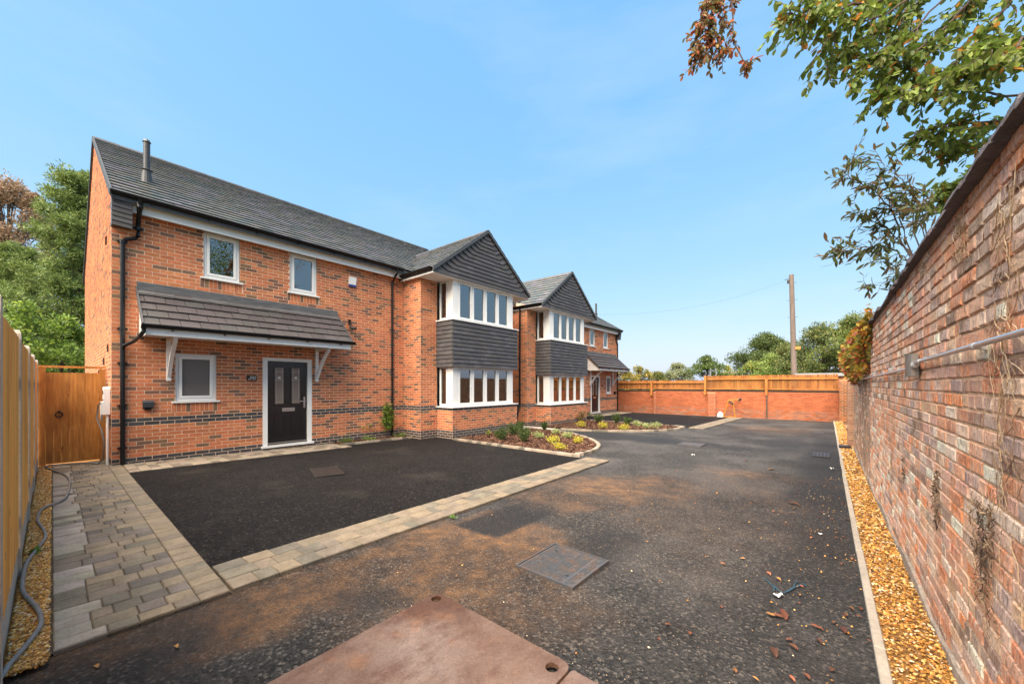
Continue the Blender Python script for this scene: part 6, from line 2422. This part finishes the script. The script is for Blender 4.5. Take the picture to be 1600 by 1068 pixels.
GRPB = 'trees beyond the far wall'
tree('broadleaf_tree', far(1197, 62), hgt(527, 62), 4.9, 'large round dark green tree beyond the far fence left of the pole', GRPB, 51, G1, 110, 330, .26, .30, .3, .18)
tree('broadleaf_tree', far(1232, 57), hgt(540, 57), 3.6, 'olive green tree right behind the telegraph pole', GRPB, 52, G3, 44, 190, .25, .32, .25, .2)
tree('bushy_tree', far(1206, 46), hgt(556, 46), 2.3, 'bright green bushy tree just left of the telegraph pole', GRPB, 53, G2, 34, 220, .18, .34, .15, .1)
tree('bushy_tree', far(1176, 48), hgt(562, 48), 2.0, 'yellowish green bush at the foot of the large dark tree', GRPB, 54, G2 + AU[:1], 26, 200, .18, .34, .15, .1)
tree('broadleaf_tree', far(1287, 40), hgt(512, 40), 4.0, 'tall loose tree with thin top right of the telegraph pole', GRPB, 55, G3 + G1, 80, 190, .20, .24, .2, .12, .75)
tree('broadleaf_tree', far(1332, 38), hgt(496, 38), 3.4, 'tall green tree rising behind the creeper', GRPB, 56, G3 + G2[:2], 70, 190, .19, .25, .2, .15, .8)
tree('broadleaf_tree', far(1257, 44), hgt(548, 44), 2.6, 'dense dark green tree low between the pole and the flat roof', GRPB, 57, G1, 40, 220, .2, .32, .2, .08)
tree('broadleaf_tree', far(1105, 80), hgt(557, 80), 4.0, 'small dark green conical tree far behind the orange fence', GRPB, 58, G1 + G2[:1], 46, 150, .34, .3, .25, .12, 1.3)
tree('broadleaf_tree', far(1060, 82), hgt(568, 82), 3.6, 'grey-green small tree far off, left of the conical tree', GRPB, 59, [(0.16, 0.17, 0.09), (0.11, 0.13, 0.06), (0.20, 0.20, 0.12)], 36, 120, .34, .3, .25, .15)
tree('broadleaf_tree', far(1135, 84), hgt(573, 84), 3.2, 'low yellow-green tree just left of the distant roof', GRPB, 60, AU + G2, 30, 120, .34, .32, .25, .1)
tree('broadleaf_tree', far(1002, 70), hgt(572, 70), 2.8, 'thin autumn tree above the left end of the orange fence', GRPB, 61, AU + G3, 26, 90, .3, .28, .2, .15)
tree('broadleaf_tree', far(975, 66), hgt(580, 66), 2.8, 'yellow autumn bush beside the canopy of the farther house', GRPB, 62, AU, 28, 130, .28, .32, .2, .1)
tree('broadleaf_tree', far(1028, 74), hgt(583, 74), 2.6, 'low grey-green bush over the fence beside the thin autumn tree', GRPB, 63, G3, 24, 120, .3, .34, .2, .1)

# behind the gate on the left
GRPL = 'trees behind the left gate'
PINEC = [(0.115, 0.165, 0.04), (0.155, 0.205, 0.055), (0.075, 0.115, 0.032), (0.19, 0.23, 0.065)]


def pine(base, H_, spread, label, seed, top_lean=(0, 0)):
    r = np.random.RandomState(seed)
    o = empty('pine_tree', base, label, 'pine tree', GRPL)
    x, y, z = base
    m = MB()
    m.tube([(x, y, z - .2), (x, y, z + H_ * .5), (x + top_lean[0], y + top_lean[1], z + H_ * .97)], [.24, .15, .03], 8)
    m.build('trunk', M['bark'], o)
    lb = MB()
    P_, D_ = [], []
    lay = 17
    for i in range(lay):
        t = .08 + .90 * i / (lay - 1)
        w = spread * (1.02 - t) ** .75 + .3
        for k in range(r.randint(10, 14)):
            a = r.uniform(0, math.tau); q = w * r.uniform(.6, 1.08)
            zz = z + H_ * t + r.normal(0, .25)
            p0 = Vector((x + top_lean[0] * t, y + top_lean[1] * t, zz))
            p1 = p0 + Vector((math.cos(a) * q, math.sin(a) * q, .25 * q + r.normal(0, .15)))
            pm = p0.lerp(p1, .5) - Vector((0, 0, .06 * q))
            lb.tube([p0, pm, p1], [.05, .03, .012], 4)
            for j in range(int(5 + q * 2.6)):
                s = r.uniform(.3, 1.03)
                c = (p0.lerp(pm, s * 2) if s < .5 else pm.lerp(p1, s * 2 - 1)) + Vector((r.normal(0, .22), r.normal(0, .22), r.normal(.05, .12)))
                n = 70
                d = r.normal(0, 1, (n, 3)); d[:, 2] += .55; d /= np.linalg.norm(d, axis=1, keepdims=True)
                P_.append(np.array(c) + d * r.uniform(0.0, .24, (n, 1))); D_.append(d)
    lb.build('limb', M['bark'], o)
    P_, D_ = np.concatenate(P_), np.concatenate(D_)
    leaves_mesh('crown', P_, .17, [tuple(1.2 * v for v in c) for c in PINEC], seed + 1, .22, nrm_bias=D_ * 2.5, parent=o, mat='needle', fold=.1)
    return o


def left(u, d, z=-.5):
    p = at(u, V0, d); return (p.x, p.y, z)


pine(left(108, 19.5), hgt(272, 19.5), 2.9, 'tall dark green pine tree against the gable of the near house', 71, (.3, .2))
pine(left(25, 21.5), hgt(395, 21.5), 2.9, 'lower spreading pine at the left edge of the photo', 72)
tree('copper_tree', left(12, 27), hgt(285, 27), 3.5, 'tree with thinning coppery brown leaves at the left edge behind the pines', GRPL, 73, [(0.20, 0.125, 0.075), (0.27, 0.18, 0.11), (0.15, 0.095, 0.06), (0.11, 0.085, 0.05)], 230, 150, .17, .20, .13, .2, .5)
LAUR = [(0.085, 0.14, 0.02), (0.13, 0.20, 0.03), (0.06, 0.10, 0.018), (0.20, 0.25, 0.04), (0.05, 0.08, 0.015)]
tree('laurel_shrub', left(40, 14.6), hgt(478, 14.6), 1.55, 'bright green laurel shrub over the fence by the gate', GRPL, 74, LAUR, 40, 150, .15, .32, .08, .05, .6, cat='shrub', aspect=.42)
tree('laurel_shrub', left(98, 16.0), hgt(500, 16.0), 1.35, 'bright green laurel shrub between the gate and the house gable', GRPL, 75, LAUR, 40, 150, .15, .32, .08, .03, .6, cat='shrub', aspect=.42)
tree('laurel_shrub', left(75, 18.0), hgt(470, 18.0), 1.9, 'darker laurel shrub behind the other two', GRPL, 76, G1 + LAUR[:1], 40, 140, .15, .32, .08, .05, .6, cat='shrub', aspect=.42)
tree('conifer_hedge', left(120, 27), hgt(420, 27), 2.6, 'dark conifer seen low between the pine and the house', GRPL, 77, G1, 50, 160, .2, .3, .15, .05, .7)

# creeper over the end of the tall wall
cr = empty('creeper', (.5, 9.2, 1.6), 'yellow, orange and red creeper hanging over the end of the tall old wall', 'creeper')
r = np.random.RandomState(8)
pts, cl = [], []
CC = np.array([(0.40, 0.27, 0.03), (0.46, 0.20, 0.03), (0.34, 0.30, 0.05), (0.22, 0.20, 0.035), (0.38, 0.12, 0.03), (0.30, 0.055, 0.035), (0.16, 0.14, 0.03)])
for k in range(3600):
    t = r.uniform(0, 1)
    y = 8.15 + 3.0 * t ** 1.1
    ztop = 2.70 - .62 * max(0, t - .35) / .65 + r.normal(0, .05)
    zlow = 1.55 + .25 * (1 - t) + (.35 if y < 8.5 else 0)
    z = zlow + (ztop - zlow) * r.uniform(0, 1) ** .8
    out = .03 + .30 * math.sin(math.pi * min(1, (z - 1.5) / 1.2)) * (0.35 + .65 * min(1, t * 2.2))
    pts.append((.54 + (.28 if r.uniform() < .3 else 0) - out * r.uniform(.1, 1), y + r.normal(0, .08), z))
leaves_mesh('foliage', pts, .085, CC * .95, 9, .75, droop=.8, nrm_bias=np.array([-.6, -.2, 0]), parent=cr)
m = MB()
for k in range(14):
    y = 8.4 + r.uniform(0, 2.3)
    m.tube([(.62, y, 1.7), (.50, y + r.normal(0, .1), 2.0), (.44, y + r.normal(0, .2), 2.3), (.52, y + r.normal(0, .2), 2.55)], [.012, .009, .006, .003], 5)
m.build('stem', M['twig'], cr)

# ---- trees hanging over the old wall
def spray(o, limbs, seed, leaf_len, leaf_asp, cols, limit, twig_len, spacing, twigs_per_m, droop, name='leaf', twig_dir=None, limb_r=.012, skip=0):
    """limbs: lists of world points; twigs grow from them and carry alternate leaves"""
    r = random.Random(seed)
    bm_ = MB()
    P = Pieces(name, M['leaf'], limit, 'foliage')
    var = []
    for ci, c in enumerate(cols):
        for q in range(3):
            L = 1.0
            V, Fc = [], []
            n = 4
            cu, fo = r.uniform(-.25, .35), r.uniform(.15, .5)
            for i in range(n + 1):
                t = i / n
                w = leaf_asp / 2 * math.sin(math.pi * min(.985, t * .95 + .02)) ** .8
                z = cu * (t * t) * .5
                V += [(t, -w, z + w * fo), (t, 0, z), (t, w, z + w * fo)]
            for i in range(n):
                b = 3 * i
                Fc += [(b, b + 1, b + 4, b + 3), (b + 1, b + 2, b + 5, b + 4)]
            var.append((V, Fc, jit(tuple(1.25 * x for x in c), .14, r), (ci, q)))
    for (pts, rad, dens, tl) in limbs:
        pts = [Vector(p) for p in pts]
        pts2 = []
        for i in range(len(pts) - 1):
            for k in range(4):
                pts2.append(pts[i].lerp(pts[i + 1], k / 4) + Vector((r.gauss(0, 1), r.gauss(0, 1), r.gauss(0, 1))) * rad * .8)
        pts2.append(pts[-1])
        nn = len(pts2)
        bm_.tube(pts2, [rad * (1 - .75 * i / (nn - 1)) for i in range(nn)], 6)
        total = sum((pts2[i + 1] - pts2[i]).length for i in range(nn - 1))
        for q in range(int(total * twigs_per_m * dens)):
            f = r.uniform(skip, 1) * (nn - 1)
            i = min(int(f), nn - 2)
            p = pts2[i].lerp(pts2[i + 1], f - i)
            ax = (pts2[i + 1] - pts2[i]).normalized()
            d = Vector((r.gauss(0, 1), r.gauss(0, 1), r.gauss(0, 1) - droop)).normalized()
            d = (d + ax * .7 + (Vector(twig_dir) if twig_dir else Vector((0, 0, 0)))).normalized()
            L = twig_len * tl * r.uniform(.4, 1.2)
            tp = [p]
            for k in range(4):
                d = (d + Vector((r.gauss(0, .2), r.gauss(0, .2), r.gauss(0, .2) - .08 * droop))).normalized()
                tp.append(tp[-1] + d * L / 4)
            bm_.tube(tp, [.0035, .003, .0024, .0018, .0012], 4)
            m_ = max(2, int(L / spacing))
            for k in range(m_):
                t = (k + .6) / m_ * 4
                i2 = min(int(t), 3)
                lp = tp[i2].lerp(tp[i2 + 1], t - i2)
                ld = ((tp[i2 + 1] - tp[i2]).normalized() * .6 + Vector((r.gauss(0, .6), r.gauss(0, .6), r.gauss(0, .6) - droop * .8))).normalized()
                up = Vector((r.gauss(0, .5), r.gauss(0, .5), 1)).normalized()
                s = ld.cross(up)
                if s.length < .05: continue
                s.normalize(); n_ = s.cross(ld)
                sz = leaf_len * r.uniform(.65, 1.2)
                V, Fc, col, key = var[r.randrange(len(var))]
                Mx = Matrix(((ld.x * sz, s.x * sz, n_.x * sz, lp.x), (ld.y * sz, s.y * sz, n_.y * sz, lp.y), (ld.z * sz, s.z * sz, n_.z * sz, lp.z), (0, 0, 0, 1)))
                P.add(Mx, V, Fc, col, sz * .8, (o.name,) + key)
    bm_.build('branch', M['twig'], o)
    P.build(o)


OT = empty('overhanging_tree', (1.9, 4.6, -.4), 'green broadleaf tree behind the old wall, its leafy branches hanging over at top right', 'tree')
m = MB()
m.tube([(1.9, 4.6, -.5), (1.85, 4.5, 1.5), (1.75, 4.3, 3.2), (1.55, 4.0, 4.6), (1.5, 3.9, 6.5)], [.16, .14, .12, .09, .04], 9)
m.build('trunk', M['bark'], OT)
OC = [(0.085, 0.13, 0.022), (0.12, 0.17, 0.028), (0.065, 0.10, 0.018), (0.155, 0.205, 0.035), (0.095, 0.14, 0.024), (0.075, 0.115, 0.022), (0.085, 0.12, 0.025), (0.12, 0.14, 0.03), (0.09, 0.10, 0.02), (0.11, 0.15, 0.03), (0.15, 0.17, 0.035), (0.17, 0.21, 0.04), (0.10, 0.15, 0.025), (0.13, 0.17, 0.03), (0.08, 0.12, 0.02), (0.11, 0.16, 0.03), (0.34, 0.15, 0.03)]
J = Vector((1.62, 4.1, 4.2)); J2 = Vector((1.75, 4.35, 3.0))
def L_(*q): return [at(*p) for p in q]
limbs = [
    ([J] + L_((1500, -60, 3.3), (1420, 20, 3.1), (1340, 60, 3.0), (1290, 95, 2.95)), .016, 1.0, 1.0),
    ([J] + L_((1530, -90, 3.2), (1440, -20, 2.9), (1350, 10, 2.75), (1270, 20, 2.7), (1225, 22, 2.7)), .016, 1.0, .8),
    ([J] + L_((1560, -50, 3.1), (1480, 40, 3.0), (1420, 90, 2.9), (1385, 105, 2.9)), .016, 1.3, 1.0),
    ([J] + L_((1590, -20, 3.0), (1540, 50, 2.9), (1480, 110, 2.8), (1440, 135, 2.8)), .014, .8, .9),
    (L_((1480, -10, 2.9), (1430, 45, 2.8), (1390, 70, 2.75), (1350, 100, 2.7)), .008, 1.3, .8),
    (L_((1420, 0, 2.8), (1370, 30, 2.75), (1310, 40, 2.7), (1262, 105, 2.7)), .007, .8, .7),
    ([J2] + L_((1590, 150, 2.9), (1520, 140, 2.8), (1450, 140, 2.75), (1400, 138, 2.7), (1368, 150, 2.7)), .010, .9, .7),
    ([J2] + L_((1585, 190, 2.95), (1520, 190, 2.85), (1470, 195, 2.8), (1430, 205, 2.8)), .010, 1.4, .8),
    ([J2] + L_((1560, 230, 3.2), (1510, 220, 3.1), (1470, 230, 3.1)), .009, 1.4, .7),
    ([J2] + L_((1580, 100, 2.8), (1560, 60, 2.7), (1530, 90, 2.5), (1500, 110, 2.45)), .010, 1.2, .9),
    ([J] + L_((1600, 60, 2.6), (1570, 80, 2.4), (1545, 70, 2.3)), .010, 1.3, .9),
    (L_((1460, -30, 3.1), (1380, -10, 3.0), (1310, 0, 2.9), (1240, -10, 2.9)), .010, 1.0, .7),
    ([J2] + L_((1540, 270, 3.6), (1490, 290, 3.6), (1470, 310, 3.6)), .008, 1.2, .6),
]
spray(OT, limbs, 41, .059, .58, OC, 300, .28, .021, 22, .6, skip=.22, twig_dir=(-.25, -.05, -.25))
# crown above, out of the frame but seen in the window glass and from beside
rr = np.random.RandomState(12)
Pk = []
for k in range(110):
    a = rr.uniform(0, math.tau); q = 3.2 * math.sqrt(rr.uniform(0, 1))
    c = (3.9 + math.cos(a) * q, 5.0 + math.sin(a) * q, 5.0 + rr.uniform(0, 5.0))
    if c[0] < .9 or in_view(c, 260): continue
    Pk.append(clump_points(rr, c, (.75, .75, .55), 130, .3))
leaves_mesh('crown', np.concatenate(Pk), .10, OC[:7], 13, .55, parent=OT)

ST = empty('sapling', (.98, 6.1, -.4), 'slender buddleia-like sapling with narrow leaves growing over the old wall', 'tree')
B0 = Vector((.98, 6.1, 2.2))
m = MB(); m.tube([(.98, 6.1, -.5), (.97, 6.1, 1.0), B0], [.04, .035, .025], 7); m.build('trunk', M['bark'], ST)
SCo = [(0.075, 0.075, 0.030), (0.10, 0.085, 0.035), (0.07, 0.085, 0.028), (0.11, 0.11, 0.04), (0.13, 0.08, 0.038), (0.09, 0.11, 0.03)]
slimbs = [
    ([B0] + L_((1412, 380, 5.2), (1395, 330, 5.1), (1370, 300, 5.0), (1345, 285, 5.0), (1320, 270, 5.0)), .012, 1.0, 1.0),
    ([B0] + L_((1415, 370, 5.1), (1400, 320, 5.0), (1385, 290, 5.0), (1375, 250, 5.0), (1330, 240, 5.0)), .010, .9, 1.0),
    ([B0] + L_((1415, 400, 5.4), (1385, 385, 5.3), (1350, 385, 5.2), (1315, 392, 5.2)), .009, 1.2, .9),
    ([B0] + L_((1420, 390, 5.3), (1390, 360, 5.2), (1365, 340, 5.2), (1335, 330, 5.2)), .009, 1.0, .9),
    ([B0] + L_((1400, 430, 5.8), (1375, 445, 5.9), (1345, 447, 5.9)), .006, .7, .6),
    ([B0] + L_((1425, 360, 5.0), (1430, 310, 4.9), (1400, 270, 4.9), (1385, 258, 4.9)), .009, .9, .9),
    ([B0] + L_((1440, 330, 4.7), (1445, 300, 4.6), (1420, 290, 4.6)), .008, 1.1, .8),
    ([B0] + L_((1400, 420, 5.6), (1385, 405, 5.6), (1360, 400, 5.5)), .007, .9, .8),
    ([B0] + L_((1440, 350, 4.8), (1460, 320, 4.4), (1450, 310, 4.3)), .008, 1.2, .8),
]
spray(ST, slimbs, 43, .120, .30, SCo, 200, .30, .040, 9, .35, skip=.3, twig_dir=(-.35, 0, .05))

RT = empty('red_leaved_tree', (2.6, 7.2, -.4), 'tree behind the old wall, a red-bronze leaved branch hanging in at the top', 'tree')
m = MB()
m.tube([(2.6, 7.2, -.5), (2.5, 7.1, 2.5), (2.2, 6.9, 5.2), (1.6, 6.4, 7.2), (.6, 5.8, 7.6)], [.15, .13, .10, .07, .05], 8)
m.build('trunk', M['bark'], RT)
K = Vector((.6, 5.8, 7.6))
RC = [(0.17, 0.065, 0.03), (0.12, 0.075, 0.03), (0.085, 0.08, 0.025), (0.26, 0.06, 0.03), (0.13, 0.11, 0.035), (0.20, 0.11, 0.035), (0.09, 0.075, 0.028), (0.36, 0.12, 0.05)]
rl_ = [
    ([K] + L_((1130, -120, 4.4), (1118, -30, 4.2), (1110, 30, 4.15), (1106, 90, 4.1)), .018, 1.0, 1.0),
    ([K] + L_((1135, -110, 4.4), (1140, -20, 4.2), (1145, 50, 4.1), (1160, 95, 4.1), (1173, 110, 4.1)), .014, .45, .55),
    (L_((1120, -40, 4.2), (1100, 10, 4.2), (1088, 60, 4.15), (1084, 105, 4.15)), .010, 1.3, .8),
    (L_((1130, -40, 4.2), (1130, 20, 4.1), (1122, 60, 4.1), (1130, 92, 4.1)), .010, 1.1, .7),
    (L_((1112, -20, 4.2), (1095, 30, 4.1), (1092, 80, 4.1)), .008, 1.1, .7),
]
spray(RT, rl_, 45, .060, .52, RC, 300, .20, .020, 26, .8, skip=.1)
Pk = []
for k in range(30):
    a = rr.uniform(0, math.tau); q = 1.9 * math.sqrt(rr.uniform(0, 1))
    c = (2.9 + math.cos(a) * q, 7.6 + math.sin(a) * q, 6.9 + rr.uniform(0, 2.4))
    if in_view(c, 200): continue
    Pk.append(clump_points(rr, c, (.7, .7, .5), 120, .3))
leaves_mesh('crown', np.concatenate(Pk), .085, RC, 14, .5, parent=RT)

# ------------------------------------------------------------------ telegraph pole and wires, buildings far off
TP = empty('telegraph_pole', (-1.42, 26.5, -.4), 'tall weathered wooden telegraph pole beyond the far fence', 'pole')
p0, p1 = at(1241, 588, 27.6), at(1236.5, 429, 27.6)
ax = (p1 - p0).normalized()
m = MB(); m.tube([p0 - ax * 3.2, p0, p1], [.19, .18, .145], 12); m.build('shaft', M['polewood'], TP)
m = MB()
for k in range(6):
    q = p1 - ax * (.6 + k * .62)
    for s in (-1, 1):
        if (k + s) % 2: m.tube([q, q + Vector((s * .30, 0, 0))], .012, 4)
m.build('step_iron', M['blackiron'], TP)
m = MB(); q = p1 - ax * .35; m.box(q.x - .26, q.x - .12, q.y - .12, q.y + .05, q.z - .25, q.z - .02); m.tube([q + Vector((-.1, 0, .1)), q + Vector((-.42, -.1, .02))], .022, 5); m.build('wire_bracket', M['blackiron'], TP)
m = MB(); q = p0 + ax * 2.05; m.box(q.x + .1, q.x + .42, q.y - .2, q.y - .14, q.z - .09, q.z + .09); m.build('marker', mk('orange marker', (0.75, 0.20, 0.04), .5), TP)
WIRES = ['thin overhead wire sagging from the pole towards the farther house', 'thin overhead wire running off behind the farther roof']
for i, (e, sag) in enumerate(((Vector((-12.5, 23.2, 6.3)), .75),)):
    a = p1 - ax * .35 + Vector((-.3, 0, 0))
    pts = [a.lerp(e, t / 16) - Vector((0, 0, 4 * sag * (t / 16) * (1 - t / 16))) for t in range(17)]
    m = MB(); m.tube(pts, .003, 4)
    tag(m.build('overhead_wire', M['blackpl']), WIRES[i], 'wire', 'overhead wires')

gr = empty('garage', (.2, 29, -.4), 'low flat-roofed building just behind the right end of the orange fence', 'building')
a, b = at(1256, 590, 29.5), at(1345, 590, 29.5)
m = MB(); m.col = (0.30, 0.11, 0.055); m.box(a.x, b.x + 1, 28.6, 33, -.5, 2.02); m.build('wall', M['brick'], gr)
m = MB(); m.box(a.x - .1, b.x + 1.1, 28.45, 33.1, 2.02, 2.20); m.build('roof', M['felt'], gr)
fr = empty('far_house', (-9, 96, -.4), 'distant house roof just left of the large dark tree', 'house')
a, b = at(1137, 590, 98), at(1172, 590, 98)
za, zt = 2.5, EYE + (600 - 579.5) / F_PX * 98
m = MB(); m.box(a.x - 1, b.x + 1, a.y - 2, a.y + 6, -.5, za); m.build('wall', M['render'], fr)
m = MB(); m.prism([(a.x - 1.2, a.y - 2.4, za - .1), (a.x - 1.2, a.y + 6.4, za - .1), (a.x - 1.2, a.y + 2, zt)], (b.x - a.x + 2.4, 0, 0)); m.build('roof', M['farroof'], fr)
LPL = ['thin pale street lamp column far off above the orange fence, left one', 'thin pale street lamp column far off above the orange fence, right one']
for i, (u, vt) in enumerate(((1110.5, 577.5), (1119, 576.5))):
    p = at(u, 600, 75); zt = EYE + (600 - vt) / F_PX * 75
    o = empty('street_lamp', (p.x, p.y, -.5), LPL[i], 'street lamp', 'far street lamps')
    m = MB(); m.tube([(p.x, p.y, -.5), (p.x, p.y, zt)], .08, 6); m.build('column', M['felt'], o)
    m = MB(); m.box(p.x - .12, p.x + .12, p.y - .35, p.y + .1, zt, zt + .12); m.build('lamp_head', M['felt'], o)
